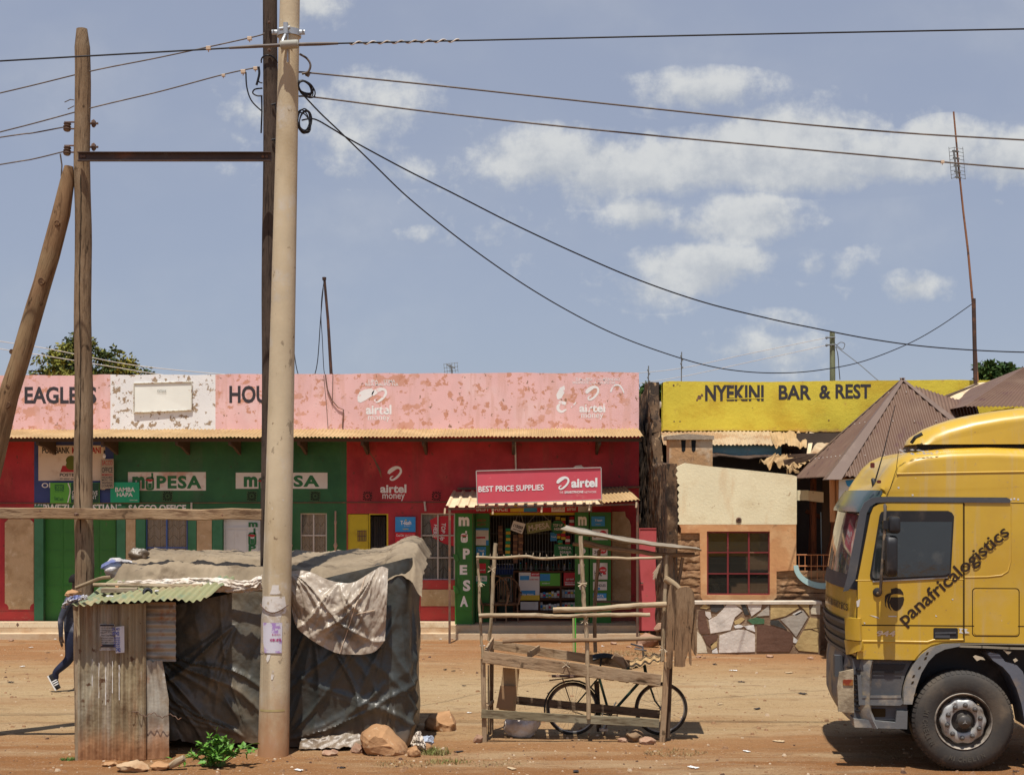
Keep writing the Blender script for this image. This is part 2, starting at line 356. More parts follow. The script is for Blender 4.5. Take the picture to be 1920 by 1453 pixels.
def corr(mb, o, U, V, pitch, amp, per=6, nv=1, thick=.0015, wave=sine, mi=0, warp=None, ph=0.):
    o = Vector(o); U = Vector(U); V = Vector(V); n = U.cross(V).normalized(); Lu = U.length; nu = max(2, int(Lu / pitch * per))
    def fn(a, b):
        p = o + U * a + V * b + n * (amp * wave(a * Lu / pitch + ph))
        if warp: p = p + warp(a, b)
        return p
    mb.grid(fn, nu, nv, mi, thick)

# ------------------------------------------------------------ ground
def ground_material():
    m = bpy.data.materials.new('dirt'); m.use_nodes = True; t = m.node_tree; ns = t.nodes; lk = t.links
    b = ns['Principled BSDF']; b.inputs['Roughness'].default_value = .95; b.inputs['Specular IOR Level'].default_value = .1
    tcn = ns.new('ShaderNodeTexCoord'); sp = ns.new('ShaderNodeSeparateXYZ'); lk.new(tcn.outputs['Object'], sp.inputs[0])
    def nz_(scale, det=6, st=(1, 1, 1), ro=.6, off=0.):
        mp = ns.new('ShaderNodeMapping'); lk.new(tcn.outputs['Object'], mp.inputs[0]); mp.inputs['Scale'].default_value = st; mp.inputs['Location'].default_value = (off, off, off)
        n = ns.new('ShaderNodeTexNoise'); lk.new(mp.outputs[0], n.inputs['Vector']); n.inputs['Scale'].default_value = scale; n.inputs['Detail'].default_value = det; n.inputs['Roughness'].default_value = ro
        return n.outputs[0]
    ad = ns.new('ShaderNodeMath'); ad.operation = 'MULTIPLY_ADD'; lk.new(nz_(.45, 7, (.5, 1, 1)), ad.inputs[0]); ad.inputs[1].default_value = 5.; lk.new(sp.outputs[1], ad.inputs[2])
    mr_ = ns.new('ShaderNodeMapRange'); lk.new(ad.outputs[0], mr_.inputs[0]); mr_.inputs[1].default_value = 15.5; mr_.inputs[2].default_value = 32.5
    cr = ns.new('ShaderNodeValToRGB'); lk.new(mr_.outputs[0], cr.inputs[0]); e = cr.color_ramp.elements
    e[0].position = 0; e[0].color = (.255, .12, .048, 1); e[1].position = 1; e[1].color = (.31, .15, .062, 1)
    for p, c in ((.15, (.275, .128, .05)), (.24, (.345, .185, .082)), (.31, (.405, .27, .138)), (.50, (.425, .30, .162)), (.62, (.39, .245, .12)), (.74, (.33, .165, .072))):
        q = e.new(p); q.color = (*c, 1)
    cur = cr.outputs[0]
    def over(cur, c, scale, lo, hi, amt, st=(1, 1, 1), off=0., det=6):
        r_ = ns.new('ShaderNodeMapRange'); r_.interpolation_type = 'SMOOTHSTEP'; lk.new(nz_(scale, det, st, .62, off), r_.inputs[0]); r_.inputs[1].default_value = lo; r_.inputs[2].default_value = hi; r_.inputs[4].default_value = amt
        mx = ns.new('ShaderNodeMix'); mx.data_type = 'RGBA'; lk.new(r_.outputs[0], mx.inputs[0]); lk.new(cur, mx.inputs[6]); mx.inputs[7].default_value = (*c, 1); return mx.outputs[2]
    cur = over(cur, (.26, .13, .055), 1.6, .54, .75, .45, (.6, 1, 1), 2.)
    cur = over(cur, (.46, .335, .195), 1.1, .50, .70, .6, (.3, 1.3, 1), 7.)
    cur = over(cur, (.17, .085, .04), 7., .60, .70, .6, (1, 1, 1), 4., 8)
    cur = over(cur, (.13, .065, .035), 26., .60, .65, .7, (1, 1, 1), 9., 4)
    cur = over(cur, (.60, .48, .34), 38., .62, .67, .6, (1, 1, 1), 13., 3)
    cur = over(cur, (.29, .195, .1), 1.2, .58, .70, .35, (.2, 2.6, 1), 17., 5)
    cur = over(cur, (.31, .16, .072), .7, .50, .66, .42, (.35, 1.3, 1), 23., 6); cur = over(cur, (.47, .35, .21), .9, .54, .70, .35, (.22, 1.9, 1), 31., 6); cur = over(cur, (.20, .115, .06), 3.2, .57, .66, .5, (.7, 1.4, 1), 37., 8)
    lk.new(cur, b.inputs['Base Color'])
    bn = ns.new('ShaderNodeBump'); bn.inputs['Strength'].default_value = .75; bn.inputs['Distance'].default_value = .06; lk.new(nz_(5.5, 9, (.8, 1, 1), .7), bn.inputs['Height'])
    b2 = ns.new('ShaderNodeBump'); b2.inputs['Strength'].default_value = .9; b2.inputs['Distance'].default_value = .03; lk.new(nz_(30, 5, (1, 1, 1), .7, 3.), b2.inputs['Height']); lk.new(bn.outputs[0], b2.inputs['Normal'])
    b3 = ns.new('ShaderNodeBump'); b3.inputs['Strength'].default_value = .32; b3.inputs['Distance'].default_value = .05; lk.new(nz_(1.5, 7, (.3, 3., 1), .62, 6.), b3.inputs['Height']); lk.new(b2.outputs[0], b3.inputs['Normal'])
    lk.new(b3.outputs[0], b.inputs['Normal'])
    return m
def gz(x, y):
    if not (-16 < x < 16 and 11.5 < y < 28.6): return 0.
    f = min(1, (x + 16) / 2, (16 - x) / 2, (y - 11.5) / 1.5, (28.6 - y) / 1.2)
    z = .016 * fbm(x * .55, y * .9, 0, 5)
    z += .006 * fbm(x * .25 + 4, y * 2.6, 1.7, 3) * (1 if 18 < y < 26 else .35)      # worn wheel tracks along the street
    if y > 25.5: z += .02 * fbm(x * 1.3, y * 1.3, 5) * min(1, y - 25.5)
    if y < 18: z += .012 * fbm(x * 2.4, y * 2.4, 3., 4)
    return z * f
xs = [-900, -300, -100, -50, -30, -20] + [-16 + i * .16 for i in range(201)] + [20, 30, 50, 100, 300, 900]
ys = [-300, -60, -15, 0, 6, 9, 11] + [11.5 + i * .14 for i in range(123)] + [29.5, 34, 42, 60, 100, 300, 1200]
g = MB(); nx, ny = len(xs), len(ys)
g.add([(x, y, gz(x, y)) for x in xs for y in ys], [(i*ny+j, (i+1)*ny+j, (i+1)*ny+j+1, i*ny+j+1) for i in range(nx-1) for j in range(ny-1)])
DIRT = ground_material()
tago(g.build('ground', DIRT, (0, 0, 0), 80), kind='structure')

# ------------------------------------------------------------ shared materials
CHIP = (.23, .15, .09)
M_pink = mat('pink paint', (.80, .49, .47), .8, [((.64, .32, .22), 2.3, .565, .595, (1, 1, 1.4), .85), ((.84, .60, .57), .9, .5, .7, (1, 1, 1), .6), ((.58, .27, .17), 6.5, .575, .60, (1, 1, 1), .9), ((.72, .42, .36), 2.6, .52, .6, (2.2, 1, .25), .6), ((.30, .17, .11), 9., .655, .67), ((.70, .62, .48), 14, .70, .715)], .25, 40, var=.06)
M_white_flake = mat('flaking whitewash', (.83, .82, .80), .8, [((.80, .52, .50), 1.3, .57, .7), ((.36, .26, .17), 6, .565, .59), ((.52, .40, .28), 2.2, .63, .66), ((.25, .17, .11), 15, .63, .66)], .3, 40, var=.05)
M_red = mat('red wall paint', (.43, .036, .044), .55, [((.30, .05, .045), 1.6, .52, .62, (2.5, 1, .18), .55), ((.28, .022, .026), .8, .45, .7), ((.46, .08, .06), 2.5, .55, .75, (1, 1, .4), .6), ((.16, .04, .03), 9, .64, .68)], .3, 12, var=.16, spec=.25, zdirt=((.36, .17, .09), .25, .6, .5))
M_green = mat('green wall paint', (.036, .135, .052), .55, [((.07, .13, .07), 1.6, .52, .62, (2.5, 1, .18), .5), ((.022, .10, .045), .8, .45, .7), ((.06, .17, .09), 2.5, .55, .75, (1, 1, .4), .6), ((.05, .07, .04), 10, .64, .68)], .3, 12, var=.16, spec=.25, zdirt=((.25, .17, .09), .25, .6, .5))
M_blue = mat('blue wall paint', (.05, .075, .22), .6, [((.035, .05, .15), 1.5, .45, .7)], .12, 30, var=.1)
M_cream = mat('rough cast cream plaster', (.56, .40, .23), .9, [((.43, .29, .15), 2.6, .45, .7), ((.64, .50, .32), 6, .55, .7)], .6, 45, var=.12)
M_yellowp = mat('yellow metal paint', (.55, .42, .02), .5, [((.42, .30, .02), 3, .5, .7)], .05, 20, var=.1)
M_redstrip = mat('red plinth paint', (.50, .055, .05), .6, [((.36, .10, .07), 3, .5, .7), ((.5, .3, .2), 5, .62, .7, (1, 1, 2), .6)], .2, 30, var=.12)
M_step = mat('cement step', (.56, .43, .28), .9, [((.45, .28, .15), 1.5, .45, .7), ((.36, .24, .15), 6, .6, .7)], .3, 25, var=.1)
M_tin = mat('dusty corrugated iron', (.42, .275, .13), .75, [((.50, .34, .17), 1.2, .45, .65), ((.30, .18, .09), 3, .62, .7, (1, .3, 1), .7), ((.20, .11, .06), 12, .68, .71)], .1, 30, var=.12, metal=.0)
M_tin2 = mat('cream roofing sheet', (.66, .52, .33), .7, [((.50, .36, .2), 2, .5, .7), ((.3, .2, .1), 9, .67, .71)], .08, 30, var=.1)
M_letter = mat('black lettering paint', (.045, .04, .045), .7, [((.5, .28, .22), 9, .66, .69)], 0, var=.1)
M_white = mat('white sign paint', (.78, .76, .72), .7, [((.6, .5, .42), 4, .58, .7, (1, 1, 1), .6)], 0, var=.06)
M_whitefade = mat('faded white paint', (.84, .82, .80), .8, [((.80, .49, .47), 7, .57, .63)], 0, var=.06)
M_whiteclean = mat('clean white print', (.82, .82, .80), .5, var=.03)
M_greenlet = mat('green lettering', (.03, .15, .055), .6, var=.1)
M_redlet = mat('red lettering', (.42, .03, .035), .6, var=.1)
M_dark = mat('dark interior', (.045, .038, .033), .95, var=.2)
M_woodd = wood('dark rafters', (.10, .065, .045), (.05, .03, .02))
M_iron = mat('rusty iron', (.14, .085, .06), .7, [((.26, .12, .06), 6, .5, .7)], .1, 40, var=.15)
M_vent = mat('dark vent hole', (.012, .012, .012), .9, var=0)
M_gdoor = mat('green metal door', (.034, .18, .024), .45, [((.04, .15, .03), 1.5, .45, .7), ((.10, .13, .05), 8, .63, .7, (1, 1, .5), .7)], .05, 20, var=.1, spec=.4)
M_wdoor = mat('white metal door', (.66, .66, .63), .5, [((.5, .44, .38), 3, .55, .7)], .04, 20, var=.05)
M_frame = mat('grey window frame', (.56, .51, .45), .6, [((.3, .25, .2), 6, .6, .7)], 0, var=.1)
M_bframe = mat('blue window frame', (.06, .12, .34), .5, var=.12)
M_curtain = mat('net curtain', (.74, .70, .64), .95, [((.5, .46, .42), 4, .45, .7, (3, 1, .5))], 0, var=.1)
M_glass = glass('dusty window glass', (.92, .93, .92), .06, .8)
M_bar = mat('window grille', (.16, .17, .17), .6, var=.1)
M_card = mat('printed card white', (.72, .71, .68), .6, [((.6, .57, .5), 3, .5, .7)], 0, var=.05)
M_blueprint = mat('blue print', (.04, .27, .62), .5, [((.06, .33, .66), 2, .4, .7)], 0, var=.06)
M_yprint = mat('yellow print', (.72, .52, .05), .5, var=.06)
M_gprint = mat('green print', (.12, .42, .05), .5, var=.06)
M_gprint2 = mat('sea green print', (.02, .36, .18), .5, var=.05)
M_redprint = mat('red print', (.58, .025, .04), .45, [((.5, .05, .06), 2, .5, .7)], 0, var=.05)
M_navy = mat('navy print', (.03, .04, .12), .6, var=.1)
M_string = mat('dark cable', (.03, .03, .033), .6, var=.1)

# ------------------------------------------------------------ long shop building
BW = 29.9                                    # wall plane
shop = thing('shop_building', (PX(300, BW), BW, 0), 'long single storey shop building with faded pink parapet over green and red painted walls', 'building')
LX, RX = -420, 1198                          # photo columns of its two ends
ZB = PZ(1164, BW)
holes = [(82, 218, 965, 1164), (273, 352, 968, 1085), (418, 489, 970, 1164), (563, 613, 962, 1087), (652, 728, 963, 1164), (789, 853, 962, 1087), (893, 1146, 965, 1164)]
xc = sorted(set([LX, 64, 213, 650, RX, 0] + [h[0] for h in holes] + [h[1] for h in holes] + list(range(-360, 1198, 120))))
yc = sorted(set([800, 943, 1164, 1087] + [h[2] for h in holes] + [h[3] for h in holes]))
mb = MB()
for i in range(len(xc) - 1):
    for j in range(len(yc) - 1):
        cx, cy = (xc[i] + xc[i+1]) / 2, (yc[j] + yc[j+1]) / 2
        if any(h[0] < cx < h[1] and h[2] < cy < h[3] for h in holes): continue
        mi = 1
        if cx < 64: mi = 0
        elif cx < 213 and cy < 943: mi = 2
        elif cx > 650: mi = 0
        elif cy > 1164: mi = 0
        mb.add([P(xc[i], yc[j+1], BW), P(xc[i+1], yc[j+1], BW), P(xc[i+1], yc[j], BW), P(xc[i], yc[j], BW)], [(0, 1, 2, 3)], mi)
for x0, x1, y0, y1 in holes:                 # reveals
    a = [P(x0, y1, BW), P(x1, y1, BW), P(x1, y0, BW), P(x0, y0, BW)]; d = Vector((0, .22, 0)); b = [p + d for p in a]
    mb.add(a + b, [(0, 3, 7, 4), (1, 5, 6, 2), (3, 2, 6, 7), (0, 4, 5, 1)], 0 if x0 > 640 else 1)
xl, xr = PX(LX, BW), PX(RX, BW)
mb.box(xl, xl + .2, BW + .002, 37, 0, 4.2, 0); mb.box(xr - .2, xr, BW + .002, 37, 0, 4.2, 0); mb.box(xl + .2, xr - .2, 36.8, 37, 0, 4.2, 0)
part(shop, 'wall', mb, [M_red, M_green, M_blue])
# dark rooms behind each opening
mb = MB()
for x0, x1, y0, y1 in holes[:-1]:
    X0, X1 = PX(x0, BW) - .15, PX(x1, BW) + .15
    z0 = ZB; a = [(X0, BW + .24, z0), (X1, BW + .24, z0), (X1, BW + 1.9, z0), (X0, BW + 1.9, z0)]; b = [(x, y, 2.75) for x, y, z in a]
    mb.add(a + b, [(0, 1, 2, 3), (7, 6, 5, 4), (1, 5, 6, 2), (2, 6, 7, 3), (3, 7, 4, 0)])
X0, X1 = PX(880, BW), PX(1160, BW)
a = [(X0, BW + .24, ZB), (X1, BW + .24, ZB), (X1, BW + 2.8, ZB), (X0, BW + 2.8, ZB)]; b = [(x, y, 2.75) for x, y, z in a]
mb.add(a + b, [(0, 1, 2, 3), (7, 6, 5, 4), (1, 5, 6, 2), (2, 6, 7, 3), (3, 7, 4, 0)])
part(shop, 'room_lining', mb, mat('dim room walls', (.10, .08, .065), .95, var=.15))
# parapet with whitewashed section; top edge drops a little to the left
mb = MB(); YP = BW - .03
def ptop(px): return 700 + (4 if px < 0 else 4 - 6 * px / 1198) + 2.0 * fbm(px * .012, 2)
cols = [LX] + [x for x in range(-400, 1198, 16)] + [1198]; cols = sorted(set(cols + [207, 404]))
for a, b in zip(cols[:-1], cols[1:]):
    mi = 1 if 207 <= a < 404 else 0
    q = [P(a, 806, YP), P(b, 806, YP), P(b, ptop(b), YP), P(a, ptop(a), YP)]; d = Vector((0, .24, 0))
    mb.add(q + [p + d for p in q], [(0, 1, 2, 3), (3, 2, 6, 7), (5, 4, 7, 6)], mi)
q = [P(1198, 806, YP), P(1198, ptop(1198), YP)]; mb.add(q + [p + Vector((0, .24, 0)) for p in q], [(0, 2, 3, 1)], 0)
part(shop, 'parapet', mb, [M_pink, M_white_flake])
mb = MB(); mb.grid(lambda a, b: (lerp(xl, xr, a), lerp(YP + .26, 37.2, b), lerp(4.75, 4.0, b)), 2, 1, 0, .04)
part(shop, 'roof', mb, M_tin)
# awning
mb = MB(); YA = 28.65
def awarp(a, b): return Vector((0, 0, -.012 * abs(fbm(a * 90, 3.)) + .018 * fbm(a * 14, b)))
A0 = Vector((PX(LX, YA), YA, PZ(821, YA))); A1 = Vector((PX(1197, YP), YA, PZ(818, YA)))
B0 = Vector((A0.x, YP - .004, PZ(806, YP) + .0))
corr(mb, A0, A1 - A0, B0 - A0, .0765, .0125, 8, 3, .002, warp=awarp)
part(shop, 'awning', mb, M_tin, 60)
mb = MB(); mb.box(A0.x + .1, A1.x - .02, YA + .14, YA + .19, PZ(826, YA + .14) - .02, PZ(822, YA + .14) + .005)
for px in (-300, -170, -60, 68, 190, 330, 430, 560, 680, 795, 965, 1128):
    x = PX(px, YA); mb.prism([(x, YA + .15, 3.93), (x, BW - .003, 4.12), (x, BW - .003, 3.70), (x, YA + .6, 3.84), (x, YA + .15, 3.87)], .055, (1, 0, 0))
split(shop, 'awning_bracket', mb, M_woodd)
# step with tiled band
mb = MB(); YS = GY(1196)
mb.box(xl, PX(1190, BW), YS, BW - .002, -.1, ZB, 0); mb.box(xl, PX(1190, BW), YS - .32, YS - .002, -.1, ZB * .45, 0)
part(shop, 'step', mb, M_step)
mb = MB()
for px in range(-400, 840, 11): rect_px(mb, px, px + 10.4, 1166.5, 1176, YS - .004 + .0, .004)
for px in (33, 300, 520): poly_px(mb, [(px, 1171 - 4), (px + 3, 1171), (px, 1175), (px - 3, 1171)], YS - .006, .002, 1)
part(shop, 'tile_band', mb, [mat('step tiles', (.66, .55, .38), .6, [((.55, .42, .26), 4, .5, .7)], 0, var=.1), M_iron])
# plaster panels with notched corners
def panel(x0, x1, y0, y1, c=6):
    return [(x0 + c, y0), (x1 - c, y0), (x1 - c * .3, y0 + c * .7), (x1, y0 + c), (x1, y1 - c * 1.6), (x1 - c * .6, y1 - c * 1.3), (x1 - c, y1 - c * .6), (x1 - c, y1), (x0 + c, y1), (x0 + c, y1 - c * .6), (x0 + c * .6, y1 - c * 1.3), (x0, y1 - c * 1.6), (x0, y0 + c), (x0 + c * .3, y0 + c * .7)]
mb = MB()
for pts in (panel(9, 63, 973, 1142, 7), panel(-110, -20, 973, 1142), panel(-260, -170, 973, 1142)): poly_px(mb, pts, BW - .012, .012)
for r_ in ((236, 254, 972, 1142), (369, 397, 972, 1142), (789, 853, 1105, 1136)): rect_px(mb, *r_, BW - .012, .012)
poly_px(mb, [(1148, 959), (1172, 959), (1173, 968), (1180, 975), (1183, 985), (1183, 1142), (1148, 1142)], BW - .012, .012)
split(shop, 'plaster_panel', mb, M_cream)
mb = MB()
for r_ in ((-420, 80, 1146, 1163.5), (789, 890, 1087.5, 1103), (789, 890, 1138, 1163.5)): rect_px(mb, *r_, BW - .008, .008)
split(shop, 'dado', mb, M_redstrip)
mb = MB()
for r_ in ((64, 81, 948, 1163), (219, 235, 948, 1163), (255, 272, 960, 1100), (353, 368, 960, 1100), (398, 417, 960, 1163)): rect_px(mb, *r_, BW - .02, .02)
split(shop, 'pilaster', mb, mat('pilaster green', (.055, .20, .10), .55, [((.04, .15, .07), 2, .45, .7)], .1, 30, var=.1))
mb = MB(); mb.tube([P(LX, 943, BW - .02), P(64, 943, BW - .02), P(600, 942, BW - .02), P(1197, 940, BW - .02)], .011, 6); part(shop, 'string_cable', mb, M_iron)
# vents
for px in (314, 472, 591, 689, 818, -90, -260):
    mb = MB(); rect_px(mb, px - 9.5, px + 9.5, 920, 940, BW - .010, .010, 0)
    for k in range(16):
        a = 2 * math.pi * k / 16 + .1; c, s = math.cos(a), math.sin(a); r1 = 8.6 / max(abs(c), abs(s)) * .95; r0 = 4.2
        poly_px(mb, [(px + c*r0 - s*.45, 930 + s*r0 + c*.45), (px + c*r1 - s*1.1, 930 + s*r1 + c*1.1), (px + c*r1 + s*1.1, 930 + s*r1 - c*1.1), (px + c*r0 + s*.45, 930 + s*r0 - c*.45)], BW - .013, .003, 1)
    rect_px(mb, px - 2.4, px + 2.4, 929.2, 930.8, BW - .013, .003, 1); rect_px(mb, px - .8, px + .8, 927.6, 929, BW - .0135, .003, 1); rect_px(mb, px - .8, px + .8, 931, 932.4, BW - .0135, .003, 1)
    part(shop, 'wall_vent', mb, [mat('green vent block', (.06, .13, .055), .8) if px == 314 else bpy.data.materials.get('green vent block') if 213 < px < 650 else M_red, M_vent])
# painted writing on the parapet
YL = YP - .003
def lett(name, fn, mats):
    mb = MB(); fn(mb); return part(shop, name, mb, mats)
def f(mb):
    text_px(mb, 'EAGLE', 46, 146, 725, 757, YL, .03); text_px(mb, "S", 163, 181, 725, 757, YL, .03); text_px(mb, "'", 152, 156, 723, 733, YL, .03); text_px(mb, 'HOUSE', 430, 535, 723, 756, YL, .03)
lett('painted_lettering', f, M_letter)
def f(mb):
    text_px(mb, 'LIPA', 691, 709, 712, 717.5, YL, .01); text_px(mb, 'STIMA', 719, 741, 712, 717.5, YL, .01); text_px(mb, 'BILA MALIPO NA', 685, 747, 718, 723.5, YL, .01)
    swirl_px(mb, 695, 725, 727, 755, YL); text_px(mb, 'airtel', 686, 734, 759, 777, YL, .035); text_px(mb, 'money', 690, 731, 780, 791, YL, .005)
    poly_px(mb, [(670, 745), (674, 735), (684, 730), (697, 728), (702, 733), (697, 743), (686, 750), (676, 755), (671, 753)], YL, .001)
    text_px(mb, 'TUMA PESA KWA MTANDAO', 1079, 1162, 708.5, 714, YL, .01); text_px(mb, 'WOWOTE BILA MALIPO NA', 1073, 1154, 714.8, 720, YL, .01)
    swirl_px(mb, 1096, 1123, 723, 751, YL); text_px(mb, 'airtel', 1086, 1135, 757, 773, YL, .035); text_px(mb, 'money', 1090, 1131, 776, 787, YL, .005)
    poly_px(mb, [(1043, 740), (1050, 727), (1058, 723), (1060, 733), (1053, 746), (1045, 750)], YL, .001)
    ribbon_px(mb, [(1061, 757, 3.), (1050, 755, 3.), (1046, 766, 2.8), (1053, 772, 2.3), (1062, 767, 1.5)], YL); ribbon_px(mb, [(1080, 754, 1), (1075, 760, 1.7), (1071, 764, 1)], YL)
    ribbon_px(mb, [(1145, 735, 1.5), (1150, 724, 1.6), (1160, 722, 1.6), (1166, 728, 1.5), (1170, 737, 1.)], YL)
lett('faded_emblem', f, M_whitefade)
# painted signs on the wall
YW = BW - .003
def f(mb):
    rect_px(mb, 72, 189, 835, 901, YW, .002, 0); rect_px(mb, 189, 197, 838, 918, YW, .0015, 0)
    text_px(mb, 'POSTBANK', 79, 131, 838, 850, YW - .003, .03, 1); text_px(mb, 'MASHINANI', 135, 189, 838, 850, YW - .003, .03, 2)
    for cx, cy, r_ in ((134, 863, 10.5), (134, 872, 10.5)): poly_px(mb, [(cx + r_ * math.cos(2*math.pi*k/20), cy + r_ * .85 * math.sin(2*math.pi*k/20)) for k in range(20)], YW - .003 - .001 * (cy > 865), .001, 3)
    poly_px(mb, [(113, 885), (117, 873), (150, 873), (158, 885)], YW - .003, .001, 2)
    text_px(mb, 'POSTBANK', 112, 160, 887, 893, YW - .003, .03, 1); text_px(mb, 'at your service', 113, 150, 895, 900, YW - .003, .0, 1)
    text_px(mb, 'OFFICE', 78, 130, 905, 914.5, YW - .003, .02, 4)
lett('painted_sign', f, [mat('cream sign ground', (.72, .60, .47), .7, [((.6, .46, .33), 3, .5, .7)], 0, var=.06), M_letter, M_redlet, mat('olive emblem', (.12, .14, .02), .7, var=.1), M_white])
def f(mb):
    text_px(mb, 'KIBWEZI CHRISTIANS', 65, 228, 945, 960, YW, .03); text_px(mb, 'SACCO OFFICE', 241, 349, 946, 959, YW, .03)
lett('painted_lettering', f, M_white)
for x0, x1, y0, y1, col in ((240, 386, 885, 919.5, 0), (442, 614, 886, 916, 1)):
    def f(mb):
        rect_px(mb, x0, x1, y0, y1, YW, .002, 0); w = x1 - x0; m = 8 if col == 0 else 15
        ya, yb = y0 + 5.5, y1 - 3.5
        if col: ya, yb = y0 + 5, y1 - 3.2
        a = x0 + m; tw = (w - 2 * m); Y = YW - .003
        text_px(mb, 'm', a, a + tw * .18, ya + (yb - ya) * .1, yb, Y, .045, 1); phone_px(mb, a + tw * .19, a + tw * .32, ya - 4, yb + 2 + 6 * col, Y, 1, 2)
        text_px(mb, 'PESA', a + tw * .35, a + tw, ya + (0 if col else 1), yb, Y, .04, 1, spacing=1.15)
    lett('painted_sign', f, [mat('peeling white ground', (.70, .66, .60), .75, [((.55, .30, .22), 2, .45, .62, (1, 1, 1), .75 * (1 - col) + .1)], 0, var=.05), M_greenlet, M_redlet])
def f(mb): swirl_px(mb, 725, 753, 874, 901, YW); text_px(mb, 'airtel', 713, 762, 908, 924, YW, .035); text_px(mb, 'money', 717, 759, 926, 939, YW, .01); poly_px(mb, [(1074, 877), (1080, 873), (1090, 872), (1095, 877)], YW, .001)
lett('painted_emblem', f, M_white)
# cracks running down the red wall, downpipes, conduit
mb = MB(); ribbon_px(mb, [(688, 828, 3), (691, 842, 2.5), (694, 850, 1.), (702, 862, 1.2), (707, 872, 2), (711, 880, 2), (715, 895, .5)], YW); part(shop, 'wall_crack', mb, M_iron)
mb = MB(); mb.tube([P(966, 829, BW - .05), P(968, 905, BW - .05), P(970, 940, BW - .05)], .018, 8); part(shop, 'downpipe', mb, M_frame)
mb = MB(); mb.tube([P(359, 942, BW - .04), P(359, 957, BW - .04)], .02, 6); mb.tube([P(796, 940, BW - .04), P(798, 958, BW - .04)], .022, 6); split(shop, 'overflow_pipe', mb, M_frame)
mb = MB(); mb.tube([P(610, 702, YP - .03), P(614, 730, YP - .03), P(622, 750, YP - .03), P(634, 764, YP - .03), P(644, 768, YP - .03), P(642, 803, YP - .03)], .012, 6)
mb.tube([P(607, 704, YP - .02), P(612, 760, YP - .02), P(615, 803, YP - .02)], .006, 5); mb.tube([P(624, 700, YP - .02), P(623, 760, YP - .02)], .006, 5)
part(shop, 'conduit', mb, M_iron)
# ---- doors and windows
def panelled(x0, x1, y0, y1, Y, nx_, ny_, m, nm, raised=.012, label=None):
    mb = MB(); rect_px(mb, x0, x1, y0, y1, Y, .03)
    for i in range(nx_ + 1):
        x = lerp(x0, x1, i / nx_); t = 1.4
        rect_px(mb, max(x0, x - t), min(x1, x + t), y0, y1, Y - raised, raised)
    for j in range(ny_ + 1):
        y = lerp(y0, y1, j / ny_); rect_px(mb, x0 + .2, x1 - .2, max(y0, y - 1.1), min(y1, y + 1.1), Y - raised + .003, raised)
    return part(shop, nm, mb, m, label=label)
d = panelled(83, 150, 967, 1163, BW + .12, 2, 6, M_gdoor, 'door'); mb = MB(); mb.tube([P(145, 1064, BW + .07), P(145, 1072, BW + .07)], .012, 6); part(d, 'handle', mb, M_iron)
panelled(151, 217, 967, 1163, BW + .12, 2, 6, M_gdoor, 'door')
d = panelled(419, 488, 971, 1163, BW + .10, 1, 1, M_wdoor, 'door', label='white panelled metal door')
mb = MB()
for i in range(3):
    for (ya, yb) in ((994, 1060), (1066, 1150)): poly_px(mb, [(422 + i*23, ya), (441 + i*23, ya), (439 + i*23, ya + 4), (439 + i*23, yb), (424 + i*23, yb), (424 + i*23, ya + 4)], BW + .09, .01)
rect_px(mb, 419, 488, 988, 991, BW + .085, .01); part(d, 'door_panel', mb, M_wdoor)
mb = MB(); YD = BW + .08
text_px(mb, 'm', 466, 483, 979, 988, YD, .045, 0); phone_px(mb, 465, 481, 990, 1022, YD, 0, 1); text_px(mb, 'P', 466, 480, 1022, 1034, YD, .04); text_px(mb, 'E', 466, 480, 1038, 1050, YD, .04)
part(d, 'painted_lettering', mb, [M_greenlet, M_redlet])
def window(x0, x1, y0, y1, nx_, ny_, fm, bars=True, curtain=M_curtain, fw=2.2):
    mb = MB(); Y = BW + .05
    for (a, b, c, e_) in ((x0, x0 + fw, y0, y1), (x1 - fw, x1, y0, y1), (x0 + fw, x1 - fw, y0, y0 + fw), (x0 + fw, x1 - fw, y1 - fw, y1)): rect_px(mb, a, b, c, e_, Y, .06)
    wnd = part(shop, 'window', mb, fm)
    mb = MB()
    for i in range(1, nx_): x = lerp(x0, x1, i / nx_); rect_px(mb, x - 1.3, x + 1.3, y0 + fw, y1 - fw, Y - .004, .04)
    for j in range(1, ny_): y = lerp(y0, y1, j / ny_); rect_px(mb, x0 + fw, x1 - fw, y - 1.1, y + 1.1, Y - .001, .04)
    part(wnd, 'frame', mb, fm)
    mb = MB(); rect_px(mb, x0 + fw, x1 - fw, y0 + fw, y1 - fw, Y + .045, .004); part(wnd, 'pane', mb, M_glass)
    mb = MB(); mb.grid(lambda a, b: P(lerp(x0 - 2, x1 + 2, a), lerp(y1 + 2, y0 - 2, b), Y + .15 + .02 * math.sin(a * 40 + 2 * math.sin(a * 9 + b))), 60, 6); part(wnd, 'curtain', mb, curtain, 60)
    if bars:
        mb = MB()
        n = 6 if nx_ > 2 or x1 - x0 > 70 else 3
        for i in range(n + 1):
            x = lerp(x0 + 4, x1 - 4, i / n); mb.tube([P(x, y0 + 3, Y + .075), P(x, y1 - 3, Y + .075)], .007, 5)
        for j in range(1, 6):
            y = lerp(y0, y1, j / 6)
            mb.tube([P(lerp(x0 + 3, x1 - 3, k / 40), y + 4 * math.sin(k * .63), Y + .085) for k in range(41)], .006, 4)
        part(wnd, 'grille', mb, M_bar)
    return wnd
window(273, 352, 968, 1085, 2, 2, M_bframe); window(563, 613, 962, 1087, 2, 3, M_frame)
w3 = window(789, 853, 962, 1087, 2, 3, M_frame)
mb = MB(); YD = BW + .05 + .035
poly_px(mb, [(806, 975), (820, 968), (851, 966), (851, 1024), (833, 1019), (812, 1008)], YD, .003, 0)
o = P(826, 979, YD - .004); text_on(mb, 'TOP Up', o, P(823, 1012, YD - .004) - o, P(836, 981, YD - .004) - o, .02, 1)
